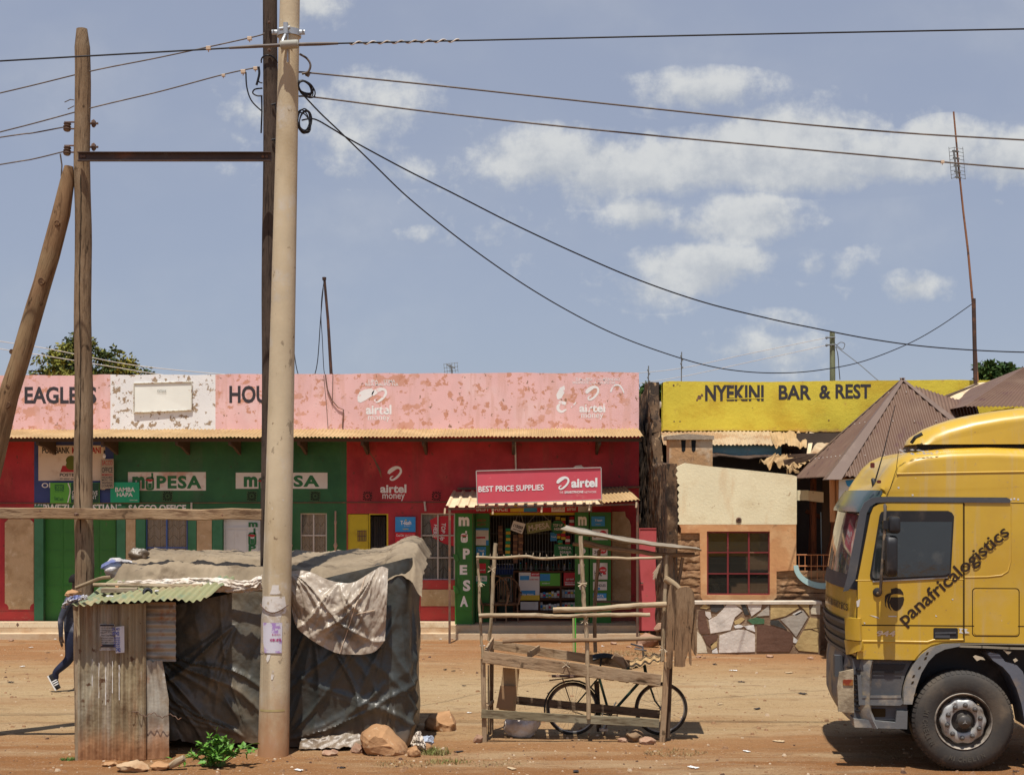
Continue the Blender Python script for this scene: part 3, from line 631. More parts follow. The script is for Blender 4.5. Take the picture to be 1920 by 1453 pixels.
o = P(814, 983, YD - .004); text_on(mb, 'HERE', o, P(811, 1007, YD - .004) - o, P(821, 984, YD - .004) - o, .02, 1)
part(w3, 'poster', mb, [M_redprint, M_whiteclean])
# yellow door
d = panelled(652, 691, 964, 1163, BW + .03, 1, 1, M_yellowp, 'door', label='yellow sheet metal door leaf')
mb = MB()
for i in range(6): rect_px(mb, 670.5 + i*3, 671.8 + i*3, 994, 1014, BW + .014, .004)
for j in range(3): rect_px(mb, 670, 687, 995 + j*9, 996.3 + j*9, BW + .011, .003)
part(d, 'door_grille', mb, M_iron)
mb = MB()
for (a, b, c, e_) in ((692, 694, 963, 1163), (725, 728.5, 963, 1163), (694, 725, 961, 965)): rect_px(mb, a, b, c, e_, BW + .005, .06)
part(shop, 'door_frame', mb, M_yellowp)
mb = MB()
for i in range(3): mb.grid(lambda a, b: P(lerp(696 + i*10, 706 + i*10, a), lerp(1163, 968, b), BW + .5 + .04 * math.sin(a * 9) + .02*math.sin(b*14+i)), 10, 14, 0)
part(shop, 'door_curtain', mb, mat('grey door curtain', (.16, .15, .15), .9, var=.2), 60)
# slim turned iron posts
for px in (545, 629):
    mb = MB(); zs = [(958, 2.2), (975, 2.2), (977, 3.4), (981, 3.4), (983, 2.2), (1016, 2.4), (1022, 5.5), (1028, 2.4), (1060, 2.2), (1163, 2.2)]
    mb.lathe((PX(px, BW - .12), BW - .12, 0), (0, 0, 1), [(0.0, PZ(1163, BW))] + [(r_ * BW / F * .75, PZ(y, BW)) for y, r_ in zs[::-1]] + [(0., PZ(957, BW))], 10)
    part(shop, 'grille_post', mb, mat('pinkish post paint', (.42, .27, .2), .6, var=.1), 50)
# raised board on the parapet
sg = thing('sign', P(305, 772, YP - .05), 'blank white metal sign board fixed to the flaking parapet', 'sign')
mb = MB(); q = [P(251, 773.5, YP - .036), P(359.5, 769, YP - .02), P(360, 716, YP - .02), P(251.5, 719, YP - .02)]; mb.prism(q, .012, (0, -1, 0)); part(sg, 'board', mb, mat('old enamel white', (.84, .84, .76), .5, [((.42, .28, .16), 8, .68, .71)], 0, var=.04))
mb = MB(); q2 = [q[0] + Vector((.0, -.012, 0)), q[1] + Vector((0, -.012, 0)), q[2] + Vector((0, -.012, 0)), q[3] + Vector((0, -.012, 0))]
for i in range(4): mb.tube([q2[i], q2[(i + 1) % 4]], .012, 6)
part(sg, 'rim', mb, mat('chipped rim', (.62, .58, .48), .6, [((.3, .18, .1), 8, .5, .58)], 0, var=.1))
mb = MB(); text_px(mb, 'POSTBANK', 295, 312, 731, 736, YP - .034, .0); part(sg, 'lettering', mb, M_bar)
# boards hung on the wall
def board(name, pts, Y, thick, m, label, cat='sign', extra=None, emats=()):
    t = thing(name, P(sum(p[0] for p in pts) / len(pts), max(p[1] for p in pts), Y), label, cat)
    mb = MB(); poly_px(mb, pts, Y, thick); part(t, 'board', mb, m)
    if extra: mb = MB(); extra(mb, Y - .003); part(t, 'lettering', mb, emats)
    return t
def rc(x0, x1, y0, y1, t=0): return [(x0, y1), (x1, y1 - t), (x1, y0 - t), (x0, y0)]
def f(mb, Y):
    ribbon_px(mb, [(a, b, .8) for a, b in rrect(103.5, 119, 909, 918, 1.5, 2)], Y, 0, 2, True)
    for cx in (107.6, 114.6): ribbon_px(mb, [(a, b, .6) for a, b in rrect(cx - 2.2, cx + 2.2, 911.5, 915.5, 1, 2)], Y, 0, 2, True)
    text_px(mb, 'CO-OP', 103, 120, 919, 922.5, Y, .01); text_px(mb, 'Kwa', 102, 108, 930, 938, Y, .01); text_px(mb, 'Cash', 108, 119, 932, 939, Y, .01)
    ribbon_px(mb, [(127.5, 905.5, 1.), (131.5, 920, 1.), (127, 942, 1.)], Y, 1); rect_px(mb, 133, 185.5, 905.5, 942.5, Y, .002, 2)
    text_px(mb, 'CO-OPERATIVE', 135, 183, 920, 927.5, Y - .003, .0, 1); text_px(mb, 'BANK AGENT', 135, 181, 928.5, 935.5, Y - .003, .0, 1)
board('sign', rc(94, 186, 905, 943), BW - .08, .03, M_gprint, 'lime and dark green agent board hung behind the wooden pole', extra=f, emats=[M_greenlet, M_white, mat('dark green print', (.02, .07, .04), .5, var=.05)])
def f(mb, Y): text_px(mb, 'BAMBA', 216, 253, 913.5, 922, Y, .025); text_px(mb, 'HAPA', 219, 249, 923.5, 931, Y, .025); text_px(mb, 'Safaricom', 243, 258, 936, 938.5, Y, .0)
board('sign', rc(207, 261, 904, 942, 0), BW - .08, .03, M_gprint2, 'plain sea green board with two short white words beside the notice', extra=f, emats=[M_white])
def f(mb, Y):
    for k, (y, h) in enumerate(((863, 9), (876, 10), (888, 4), (893, 4), (898, 3.5), (903, 4), (908, 5))): text_px(mb, ['SACCO', 'OFFICE', 'MEMBERS', 'HOURS', 'MON - FRI', 'SAVINGS', 'LOANS'][k], 191, 211, y, y + h, Y, .01, 1 if k in (0, 2) else 0)
board('sign', [(188, 917), (213, 915), (213, 860), (189, 861)], BW - .12, .02, mat('weathered notice', (.42, .35, .26), .8, [((.3, .24, .18), 3, .5, .7)], 0, var=.1), 'weathered tall notice board hanging under the bare bulb', extra=f, emats=[M_letter, M_redlet])
t = thing('light_bulb', P(195, 858, BW - .3), 'bare white bulb hanging from the awning beside the blue wall', 'lamp')
mb = MB(); c = P(195.5, 855, BW - .3); mb.lathe(c, (0, 0, 1), [(0, -.038), (.02, -.034), (.033, -.015), (.034, .005), (.022, .03), (.014, .05)], 12); part(t, 'bulb', mb, M_whiteclean, 60)
mb = MB(); mb.tube([c + Vector((0, 0, .05)), c + Vector((0, 0, .12))], .016, 8); mb.tube([c + Vector((0, 0, .12)), P(193.5, 828, BW - .3)], .005, 5); part(t, 'cord', mb, M_string)
def f(mb, Y):
    text_px(mb, 'T-kash', 751, 771, 976, 983.5, Y, .03, 0); text_px(mb, 'by Telkom', 758, 769, 984.5, 987, Y, .0, 0); text_px(mb, 'AGENT', 755, 766, 990.5, 993, Y, .02, 1); poly_px(mb, [(759, 976), (761, 973), (763, 976)], Y, .001, 1)
board('sign', rc(741, 779, 969, 997), BW - .07, .025, M_blueprint, 'small blue agent board above a red one beside the yellow door', extra=f, emats=[M_whiteclean, M_yprint])
def f(mb, Y):
    text_px(mb, 'Coca-Cola', 743, 757, 1001, 1005.5, Y, .01, 0, 0); text_px(mb, 'Choma Furaha', 759, 777, 1001.5, 1003, Y, 0); text_px(mb, '2021', 759, 766, 1004, 1005.5, Y, 0); poly_px(mb, [(775 + 2.6*math.cos(k*.6283), 1013 + 2.6*math.sin(k*.6283)) for k in range(10)], Y, .001, 1)
board('sign', rc(741, 779, 998, 1062), BW - .07, .025, M_redprint, 'tall red drinks board below the small blue board', extra=f, emats=[M_whiteclean, M_yprint])

# ------------------------------------------------------------ shop front: leaves of the folding door
def leaf(px0, px1, y0, y1, Y, sk, label, letters, extra=None):
    """green folding door leaf, sk = depth of its hinge edge behind the free edge"""
    t = MB(); n = 7
    a, b, c, d_ = P(px0, y1, Y), P(px1, y1 - sk, Y), P(px1, y0, Y), P(px0, y0, Y)
    t.prism([a, b, c, d_], .035, (0, -1, 0))
    for j in range(n + 1):
        y = lerp(y0, y1, j / n); rect_px(t, px0 + .3, px1 - .3, max(y0 + .2, y - .9), min(y1 - .3, y + .9), Y - .012, .012)
    for x in (px0 + .2, px1 - 2.2): rect_px(t, x, x + 2, y0 + .4, y1 - .6, Y - .015, .015)
    o = part(shop, 'door_leaf', t, M_gdoor, label=label)
    mb = MB(); letters(mb, Y - .006); part(o, 'painted_lettering', mb, [M_white, M_redlet])
    if extra:
        mb = MB(); extra(mb, Y); part(o, 'latch', mb, M_gdoor)
    return o
M_leaf = M_gdoor
YF = BW - .75
def f(mb, Y):
    text_px(mb, 'm', 860, 880, 969, 986, Y, .05); phone_px(mb, 863.5, 877.5, 995, 1016, Y, 0, 1)
    for ch, a, b, y0, y1 in (('P', 868, 881, 1028, 1048), ('E', 862, 876, 1059, 1077), ('S', 868, 882, 1087, 1108), ('A', 862.5, 877.5, 1117, 1137)): text_px(mb, ch, a, b, y0, y1, Y, .045)
def fx(mb, Y):
    for y in (1038, 1098):
        poly_px(mb, [(849.5, y), (857, y + 2), (861, y + 13), (854, y + 16), (851, y + 9)], Y - .05, .06)
        rect_px(mb, 857, 862, y - 16, y - 2, Y - .02, .02)
leaf(853, 886, 962, 1174, YF, 0, 'open green metal door leaf with white letters', f, fx)
mb = MB(); q = [P(886.5, 1174, YF), P(890, 1172, YF + .5), P(890, 962, YF + .5), P(886.5, 962, YF)]; mb.prism(q, .03, (-1, -.1, 0)); part(shop, 'door_edge', mb, mat('dark green edge', (.02, .09, .02), .6, var=.1))
def f(mb, Y): text_px(mb, 'SAFARICOM', 894, 911, 973, 978, Y, 0, 1); text_px(mb, 'AGENT', 895, 911, 981, 985, Y, 0, 1)
leaf(891, 918, 962, 1166, BW - .25, 0, 'shaded green leaf carrying posters', f)
def f(mb, Y): text_px(mb, 'm', 1084, 1100, 968, 985, Y, .05); text_px(mb, 'P', 1086, 1098, 1027, 1046, Y, .045); text_px(mb, 'E', 1084, 1096, 1057, 1076, Y, .045); text_px(mb, 'S', 1086, 1098, 1086, 1106, Y, .045)
leaf(1078, 1104, 960, 1168, BW - .35, 0, 'right green leaf with a white m', f)
leaf(1106, 1146, 960, 1172, BW - .45, 0, 'far right green leaf covered with posters', lambda mb, Y: text_px(mb, '.', 1110, 1111, 1165, 1166, Y, 0))
# posters pasted on the leaves: separate flat sheets, one part each
def poster(x0, x1, y0, y1, Y, m, tx=(), blobs=(), par=None, nm='poster', tilt=0.):
    mb = MB(); poly_px(mb, [(x0, y1), (x1, y1 - tilt), (x1, y0 - tilt), (x0, y0)], Y, .003, 0)
    for (a, b, c, d_, k) in blobs: rect_px(mb, lerp(x0, x1, a), lerp(x0, x1, b), lerp(y0, y1, c), lerp(y0, y1, d_), Y - .002, .0015, k)
    for s_, a, b, c, d_, k in tx: text_px(mb, s_, lerp(x0, x1, a), lerp(x0, x1, b), lerp(y0, y1, c), lerp(y0, y1, d_), Y - .004, .015, k)
    return part(par or shop, nm, mb, [m, M_redprint, M_blueprint, M_yprint, M_whiteclean, M_letter, M_gprint2])
yl = BW - .272
poster(892, 916, 990, 1022, yl, M_card, [('AGENT TILL', .05, .6, .5, .58, 1)], [(0, 1, 0, .12, 2), (.05, .75, .5, .6, 1), (.8, 1, .7, 1, 2)])
poster(893, 911, 1025, 1042, yl, M_blueprint, [('T-kash', .2, .85, .3, .55, 4)])
poster(898, 911, 1056, 1074, yl, M_redprint, [('airtel', .15, .85, .6, .75, 4)])
poster(893, 913, 1079, 1094, yl, M_card, [('PAY BILL', .1, .9, .2, .5, 6)], [(0, 1, .7, 1, 6)])
yr = BW - .472
poster(1109, 1134, 968, 986, yr, M_blueprint, [('T-kash', .25, .8, .3, .5, 4), ('AGENT', .3, .7, .78, .86, 3)])
for (x0, x1, y0, y1, s_) in ((1110, 1140, 992, 1012, '5G'), (1111, 1139, 1025, 1041, '20B'), (1112, 1139, 1055, 1086, 'HOME')):
    p = poster(x0, x1, y0, y1, yr, M_card, [(s_, .1, .62, .45, .8, 5)], [(.68, .9, .6, .7, 1)])
    mb = MB(); cx, cy = lerp(x0, x1, .68), lerp(y0, y1, .42); poly_px(mb, [(cx + 7 * math.cos(k * .35), cy + 6 * math.sin(k * .35)) for k in range(18)], yr - .005, .001, 0); text_px(mb, 'airtel', cx - 4.5, cx + 4.5, cy - 1.5, cy + 2, yr - .008, .02, 1); part(p, 'red_disc', mb, [M_redprint, M_whiteclean])
poster(1112, 1138, 1090, 1106, yr, M_card, [('BUNDLES', .1, .9, .3, .6, 5)], [(.1, .5, .7, .95, 2)])
poster(1112, 1137, 1112, 1125, yr, M_blueprint, [('DATA', .2, .8, .2, .6, 4)], [(0, 1, .7, 1, 4)])
mb = MB(); rect_px(mb, 891, 1146, 946, 960, BW - .02, .02, 0); rect_px(mb, 957, 982, 946.5, 959.5, BW - .024, .003, 3); rect_px(mb, 982, 1007, 946.5, 959.5, BW - .024, .003, 2); rect_px(mb, 1034, 1059, 947, 959.5, BW - .024, .003, 4); rect_px(mb, 1084, 1110, 947, 959.5, BW - .024, .003, 4)
text_px(mb, 'BEST PRICE', 893, 952, 949, 958, BW - .025, .02, 4); text_px(mb, 'airtel', 1063, 1080, 950, 957, BW - .025, .02, 4); text_px(mb, 'SUPPLIES', 1036, 1057, 951, 956, BW - .029, 0, 1)
part(shop, 'header_banner', mb, [M_redprint, M_redprint, M_blueprint, M_yprint, M_whiteclean])
mb = MB(); rect_px(mb, 919, 1077, 961, 965.5, BW - .01, .03); part(shop, 'lintel_strip', mb, M_yellowp)
# grille bars in the shop opening
mb = MB(); YG = BW + .55
for k in range(30):
    px = 920 + k * 5.4; mb.tube([P(px, 966, YG), P(px, 1066, YG)], .006, 5)
for y in (968, 1000, 1034, 1066): mb.tube([P(918, y, YG + .012), P(1080, y, YG + .012)], .007, 5)
part(shop, 'security_grille', mb, M_bar)
# ---- counter with its goods
YC = BW + .45
ct = thing('shop_counter', P(1020, 1160, YC), 'dark wooden shop counter with open pigeon holes inside the shop opening', 'counter')
M_cw = wood('brown counter wood', (.12, .06, .035), (.06, .03, .02))
mb = MB()
x0, x1, yb, yt = 962, 1085, 1160, 1070
rect_px(mb, x0, x1, yt, yt + 3, YC - .02, .5); rect_px(mb, x0, x1, yb - 6, yb, YC, .4)
for y in (1098, 1121, 1144): rect_px(mb, x0 + 3, x1 - 3, y, y + 4, YC, .38)
for x in (x0, 1010, 1050, x1 - 3): rect_px(mb, x, x + 3, yt + 3.2, yb - 6.2, YC - .005, .39)
rect_px(mb, x0 + 3, x1 - 3, yt + 3, yb, YC + .39, .02)
part(ct, 'carcass', mb, M_cw)
mb = MB(); rect_px(mb, 976, 1009, 1128, 1143, YC + .02, .03); part(ct, 'panel', mb, M_card)
def pst(x0, x1, y0, y1, m, tx, bl): return poster(x0, x1, y0, y1, YC - .01, m, tx, bl, ct)
pst(973, 1011.5, 1071, 1125, M_card, [('airtel', .62, .98, .06, .12, 4), ('HOME FIBRE', .5, .95, .26, .3, 1), ('Hey mum', .1, .7, .75, .85, 4)], [(.58, 1, 0, .17, 1), (.05, .5, .15, .3, 2), (.1, .8, .66, .82, 2), (0, 1, .82, 1, 3)])
pst(1012.5, 1050, 1074.5, 1098, M_gprint, [('AGENT', .1, .5, .75, .85, 4)], [(.0, .5, .05, .6, 2)])
pst(1057, 1080, 1073.5, 1098, M_redprint, [('airtel', .2, .8, .4, .55, 4), ('MONEY', .1, .9, .68, .8, 4)], [(.1, .9, .85, .93, 4)])
pk = [M_card, M_blueprint, M_redprint, M_yprint, M_gprint2]
for row, (yb_, yt_) in enumerate(((1120.8, 1104), (1143.8, 1128))):
    for k in range(7):
        xa = 1013 + k * 5.2
        if k in (7,): continue
        mb = MB(); hh = rnd.uniform(.55, 1.) * (yb_ - yt_); rect_px(mb, xa, xa + 4.6, yb_ - hh, yb_, YC + .08 + rnd.random() * .05, .12, 0); rect_px(mb, xa + .4, xa + 4.2, yb_ - hh * .65, yb_ - hh * .3, YC + .07, .004, 1)
        one('packet', mb, [M_card if k % 2 == 0 or row else pk[k % 5], pk[(k * 2 + row) % 5]], 'small boxed packet lying on a shelf of the shop counter', 'packet', 'packets on the counter shelves')
    for k in range(5):
        xa = 1053.5 + k * 5.4; mb = MB(); rect_px(mb, xa, xa + 4.8, yt_ + 1, yb_, YC + .1 + rnd.random() * .05, .12, 0); rect_px(mb, xa + .4, xa + 4.4, yt_ + 5, yt_ + 9, YC + .085, .004, 1)
        one('packet', mb, [mat('grey packet', (.35, .34, .32), .7, var=.1) if k == 0 and row == 0 else (pkm if (row or k) else None), pk[(k + row) % 5]] if False else [M_card, pk[(k + row) % 5]], 'small boxed packet lying on a shelf of the shop counter', 'packet', 'packets on the counter shelves')
M_bot = [mat('dark blue bottles', (.03, .06, .20), .3, var=.1), mat('dark green bottles', (.02, .10, .04), .3, var=.1), mat('brown jars', (.15, .07, .03), .35, var=.1), mat('clear jars', (.35, .33, .3), .3, var=.1)]
def bottle(px, yb_, h, Y, k, lab, grp):
    mb = MB(); c = P(px, yb_, Y); s_ = h * Y / F; r_ = s_ * .19
    mb.lathe(c, (0, 0, 1), [(0, 0), (r_, 0), (r_, s_ * .55), (r_ * .45, s_ * .74), (r_ * .4, s_ * .92)], 10, 0); mb.lathe(c, (0, 0, 1), [(r_ * .48, s_ * .9), (r_ * .48, s_), (0, s_)], 10, 1)
    one('bottle', mb, [M_bot[k], pk[k]], lab, 'bottle', grp, 40)
for k in range(10): bottle(974 + k * 10.5 + rnd.random() * 2, 1069.6, rnd.uniform(11, 16), YC + .15, (1, 2, 3)[k % 3], 'small bottle standing on top of the dark shop counter', 'bottles on the counter')
# fridge with a row of bottles on it
fr = thing('drinks_fridge', P(948, 1158, YC + .3), 'dark green drinks fridge with a glass front at the left inside the shop', 'fridge')
mb = MB(); rect_px(mb, 935, 962, 1077, 1160, YC + .3, .5); part(fr, 'cabinet', mb, mat('dark green fridge', (.015, .05, .035), .4, var=.1))
mb = MB(); rect_px(mb, 937, 956, 1092, 1132, YC + .285, .012); part(fr, 'glass_door', mb, mat('dark fridge glass', (.02, .03, .03), .1, spec=.6, var=0))
mb = MB(); rect_px(mb, 957, 960, 1079, 1131, YC + .28, .02); part(fr, 'handle', mb, M_frame)
mb = MB(); text_px(mb, 'FANCY', 938, 955, 1082, 1089, YC + .295, .02); part(fr, 'lettering', mb, M_frame)
for k in range(7): bottle(931.5 + k * 4.9, 1076.5, 20, YC + .4, 0, 'blue bottle standing in the row on top of the drinks fridge', 'blue bottles on the fridge')
# hanging goods: strips of sachets
for i, (px, y0, y1, cc) in enumerate(((966, 1002, 1058, 2), (976, 996, 1050, 2), (1046, 968, 1010, 3), (1056, 970, 1016, 3), (1072, 968, 996, 1), (1050, 1012, 1040, 4), (1064, 1004, 1040, 1), (938, 985, 1040, 2), (952, 990, 1046, 4))):
    mb = MB(); n = int((y1 - y0) / 6)
    for j in range(n): rect_px(mb, px - 4.5 + rnd.random(), px + 4 + rnd.random(), y0 + j * 6 + .4, y0 + j * 6 + 5.6, YG - .04 - .02 * rnd.random(), .02, j % 2)
    one('sachet_strip', mb, [[M_card, M_redprint, mat('brown sachets', (.16, .08, .05), .5), M_yprint, M_gprint2][cc], [M_blueprint, M_whiteclean, mat('tan sachets', (.3, .16, .08), .5), M_redprint, M_yprint][cc]], '%s sachet strip hanging from the shop grille, %s from the left' % (['', 'red and white', 'brown', 'yellow and red', 'green and yellow'][cc], ('third', 'fourth', 'fifth', 'seventh', 'ninth', 'sixth', 'eighth', 'first', 'second')[i]), 'sachets', 'sachet strips in the shop')
# hanging cards
def hang(pts, m, tx, label, mats, nm='hanging_card', Y=YF + .6, strs=True):
    t = thing(nm, P(sum(p[0] for p in pts) / len(pts), max(p[1] for p in pts), Y), label, 'sign')
    mb = MB(); poly_px(mb, pts, Y, .012); part(t, 'board', mb, m)
    mb = MB(); a, b, c, d_ = pts[0], pts[1], pts[2], pts[3]
    for s_, u0, u1, v0, v1, k in tx:
        def q(u, v): return P(lerp(lerp(d_[0], c[0], u), lerp(a[0], b[0], u), v), lerp(lerp(d_[1], c[1], u), lerp(a[1], b[1], u), v), Y - .016)
        o = q(u0, v1)
        text_on(mb, s_, o, q(u1, v1) - o, q(u0, v0) - o, .03, k)
    part(t, 'lettering', mb, mats)
    mb = MB(); tx_ = (c[0] + d_[0]) / 2; mb.tube([P(d_[0] + 3, d_[1] + 1, Y), P(tx_, 958, Y), P(c[0] - 3, c[1] + 1, Y)], .003, 4); part(t, 'string', mb, M_frame)
    return t
hang([(957, 993), (979, 1001), (985.5, 982), (963, 976)], M_card, [('115059', .12, .9, .3, .62, 0), ('AGENT NUMBER', .15, .9, .75, .87, 0)], 'tilted white card with an agent number hanging in the shop opening', [M_letter])
hang([(989, 1001), (1034, 993), (1033, 975), (986, 981)], mat('olive board', (.20, .21, .08), .6, var=.1), [('M-PESA', .08, .94, .22, .8, 0)], 'olive board with pale letters hanging in the shop opening', [mat('pale lettering', (.5, .45, .35), .7, var=.1)])
t = thing('hanging_card', P(1046, 1001, YF + .55), 'round dark green top up card hanging beside the olive board', 'sign')
mb = MB(); poly_px(mb, [(1046 + 13 * math.cos(k * .2618), 988 + 13 * math.sin(k * .2618)) for k in range(24)], YF + .55, .012); part(t, 'board', mb, mat('dark green card', (.015, .10, .03), .6, var=.1))
mb = MB(); text_px(mb, 'TOP UP', 1037, 1055, 982, 987, YF + .536, .02); text_px(mb, 'HERE', 1039, 1053, 989, 994, YF + .536, .02); part(t, 'lettering', mb, M_frame)
poster(1032, 1044, 998, 1014, YG - .07, M_blueprint, [('T-kash', .1, .9, .4, .6, 4)])
poster(1039, 1075, 1020, 1042, YG - .08, mat('dull green shirt print', (.03, .20, .07), .6), [('TIMIZA', .2, .9, .2, .45, 4), ('MAMA', .3, .9, .55, .8, 4)])
# rattan chairs
M_cane = mat('cane', (.23, .13, .07), .6, [((.12, .07, .04), 8, .5, .7)], 0, var=.2)
def chair(px, yb_, Y, s_, label):
    t = thing('cane_chair', P(px, yb_, Y), label, 'chair', 'cane chairs on the shop porch'); c = P(px, yb_, Y)
    def q(x, y, z): return c + Vector((x * s_, y * s_, z * s_))
    for sx in (-1, 1):
        for sy in (-1, 1):
            mb = MB(); mb.tube([q(.24 * sx, .22 * sy, 0), q(.22 * sx, .2 * sy, .42)], .016, 6); part(t, 'leg', mb, M_cane, 60)
        mb = MB(); mb.tube([q(.24 * sx, -.2, .42), q(.29 * sx, -.22, .6), q(.30 * sx, 0, .66), q(.26 * sx, .2, .66)], .016, 6); part(t, 'arm', mb, M_cane, 60)
    mb = MB(); mb.lathe(q(0, 0, .42), (0, 0, 1), [(0, -.02), (.25 * s_, -.02), (.27 * s_, .0), (.25 * s_, .02), (0, .02)], 20); part(t, 'seat', mb, M_cane, 50)
    mb = MB(); mb.tube([q(-.24, .2, .42)] + [q(-.27 * math.cos(R(a)), .24, .66 + .30 * math.sin(R(a))) for a in range(0, 181, 18)] + [q(.24, .2, .42)], .018, 6); part(t, 'back_hoop', mb, M_cane, 60)
    mb = MB()
    for k in range(-2, 3): mb.tube([q(k * .09, .22, .42), q(k * .1, .25, .66 + .28 * math.sqrt(1 - (k / 2.9) ** 2))], .009, 5)
    part(t, 'back_spindles', mb, M_cane, 60)
    mb = MB()
    for sx in (-1, 1): mb.tube([q(.23 * sx, -.21, .14), q(.23 * sx, .21, .14)], .011, 5)
    mb.tube([q(-.23, 0, .14), q(.23, 0, .14)], .011, 5); part(t, 'stretcher', mb, M_cane, 60)
YCH = GY(1195) + .55
chair(927, 1172, YCH + .1, 1.05, 'cane chair with rounded back standing on the porch next to the lettered green leaf')
chair(950, 1170, YCH + .25, 1.0, 'cane chair with rounded back standing farther right, before the fridge')
# ---- canopy over the shop front
YN = GY(1206)
can = thing('porch_canopy', P(1015, 1206, YN), 'small tan corrugated canopy on rusty iron posts over the open shop front', 'canopy')
mb = MB(); M_cn = M_tin2
a0, a1 = P(836, 949.5, YN), P(1131, 946, YN); b0 = P(849, 925, BW - .01)
bb = Vector((a0.x + .12, BW - .01, 2.93))
corr(mb, a0, a1 - a0, Vector((0.06, BW - .012 - YN, .30)), .19, .018, 20, 2, .002, trap); part(can, 'roof_sheet', mb, M_cn, 40)
mb = MB(); a0b, a1b = P(1128, 942.5, YN), P(1200, 936.5, YN); corr(mb, a0b, a1b - a0b, Vector((-.12, BW - .014 - YN, .27)), .076, .012, 8, 2, .002); part(can, 'roof_sheet', mb, M_tin, 60)
def sg_(px, yt, yb_, r_, Y, nm='post'):
    mb = MB(); mb.box(PX(px, Y) - r_, PX(px, Y) + r_, Y - r_, Y + r_, -.05 if yb_ > 1190 else PZ(yb_, Y), PZ(yt, Y)); part(can, nm, mb, M_iron)
sg_(843, 952, 1206, .022, YN + .04); sg_(1195, 943, 1201, .022, YN + .04)
mb = MB(); mb.beam(P(838, 954.5, YN + .05), P(1198, 945, YN + .05), .04, .035); mb.beam(P(858, 916, BW - .04), P(893, 915.6, BW - .04), .04, .045); mb.beam(P(1130, 914.5, BW - .04), P(1200, 913, BW - .04), .04, .045); split(can, 'beam', mb, M_iron)
for px, y in ((834, 958), (924, 959), (1015.5, 955.5), (1105, 952), (1193, 946.5)):
    t = thing('hanging_peg', P(px, y + 6, YN - .02), 'small pale wooden block dangling from the front edge of the canopy', 'peg', 'pale blocks hanging along the canopy edge')
    mb = MB(); mb.beam(P(px + .6, y - 5.5, YN - .02), P(px - .3, y + 5, YN - .02), .035, .02); part(t, 'block', mb, mat('pale peg wood', (.62, .47, .3), .8, var=.1) if px == 834 else bpy.data.materials['pale peg wood'])
    mb = MB(); mb.tube([P(px + .6, y - 5.4, YN - .02), P(px + .3, y - 10, YN - .015)], .003, 4); part(t, 'string', mb, M_string)
# sign board on the canopy
t = thing('shop_sign', P(1011, 944, YN - .06), 'long tilted crimson sign board with white lettering standing on the canopy edge', 'sign')
YB = YN - .06; q = [P(895, 944.5, YB), P(1128, 936.5, YB), P(1127, 876.5, YB), P(893, 883, YB)]
mb = MB(); mb.prism(q, .05, (0, -1, 0)); part(t, 'board', mb, mat('sun bleached crimson', (.62, .085, .115), .45, [((.58, .10, .13), 1.4, .4, .7), ((.66, .2, .2), 5, .62, .75)], 0, var=.04, spec=.4))
mb = MB(); fo = Vector((0, -.006, 0))
for i in range(4): mb.beam(q[i] + fo, q[(i + 1) % 4] + fo, .018, .025, (0, -1, 0))
part(t, 'frame', mb, mat('grey sign edge', (.4, .33, .3), .6, var=.15))
YB2 = YB - .006
def tsl(mb, s_, x0, x1, y0, y1, bold, mi=0): text_px(mb, s_, x0, x1, y0, y1, YB2, bold, mi, tilt=(x1 - x0) * .03)
mb = MB(); tsl(mb, 'BEST PRICE SUPPLIES', 897, 1019.5, 911.5, 922.5, .02); swirl_px(mb, 1042, 1067, 893, 918, YB2); tsl(mb, 'airtel', 1071, 1120, 897, 914.5, .04); tsl(mb, 'THE', 1049, 1056, 921, 925, .0); tsl(mb, 'SMARTPHONE', 1058.5, 1094, 920.5, 925.2, .03); tsl(mb, 'NETWORK', 1096, 1118.5, 920.5, 924.5, .0)
part(t, 'lettering', mb, M_whiteclean)
# stake near the porch, boulders by the gate
mb = MB(); mb.tube([P(1075, 1158, 25.6), P(1076, 1222, 25.6)], .02, 7); mb.tube([P(1079, 1155, 25.7), P(1079, 1222, 25.7)], .012, 6, 1)
one('painted_stake', mb, [mat('peeling stake', (.35, .36, .16), .7, var=.2), mat('bright green stake', (.06, .42, .04), .5, var=.1)], 'bright green painted stake standing in the dirt before the shop counter', 'stake', smooth=60)

# ------------------------------------------------------------ gap: gate, alley, boulders
YGt = 28.6
gt = thing('metal_gate', P(1219, 1182, YGt), 'salmon red metal gate closing the gap between the pink and yellow buildings', 'gate')
mb = MB(); rect_px(mb, 1198.5, 1239, 990, 1182, YGt, .03); part(gt, 'panel', mb, mat('salmon gate paint', (.58, .11, .115), .5, [((.5, .09, .09), 2, .45, .7), ((.35, .15, .1), 8, .65, .7)], .05, 15, var=.06))
mb = MB()
for (a, b, c, d_) in ((1198.5, 1200, 990, 1182), (1237.5, 1239, 990, 1182), (1200, 1237.5, 990, 991.5)): rect_px(mb, a, b, c, d_, YGt - .012, .012)
part(gt, 'frame', mb, bpy.data.materials['salmon gate paint'])
mb = MB(); mb.tube([P(1200, 1093, YGt - .03), P(1206, 1093, YGt - .03)], .018, 6); part(gt, 'latch', mb, M_iron)
M_boul = mat('red brown boulder', (.34, .20, .13), .9, [((.22, .11, .07), 1.6, .45, .65), ((.48, .34, .23), 4, .55, .7)], .8, 9, var=.15)
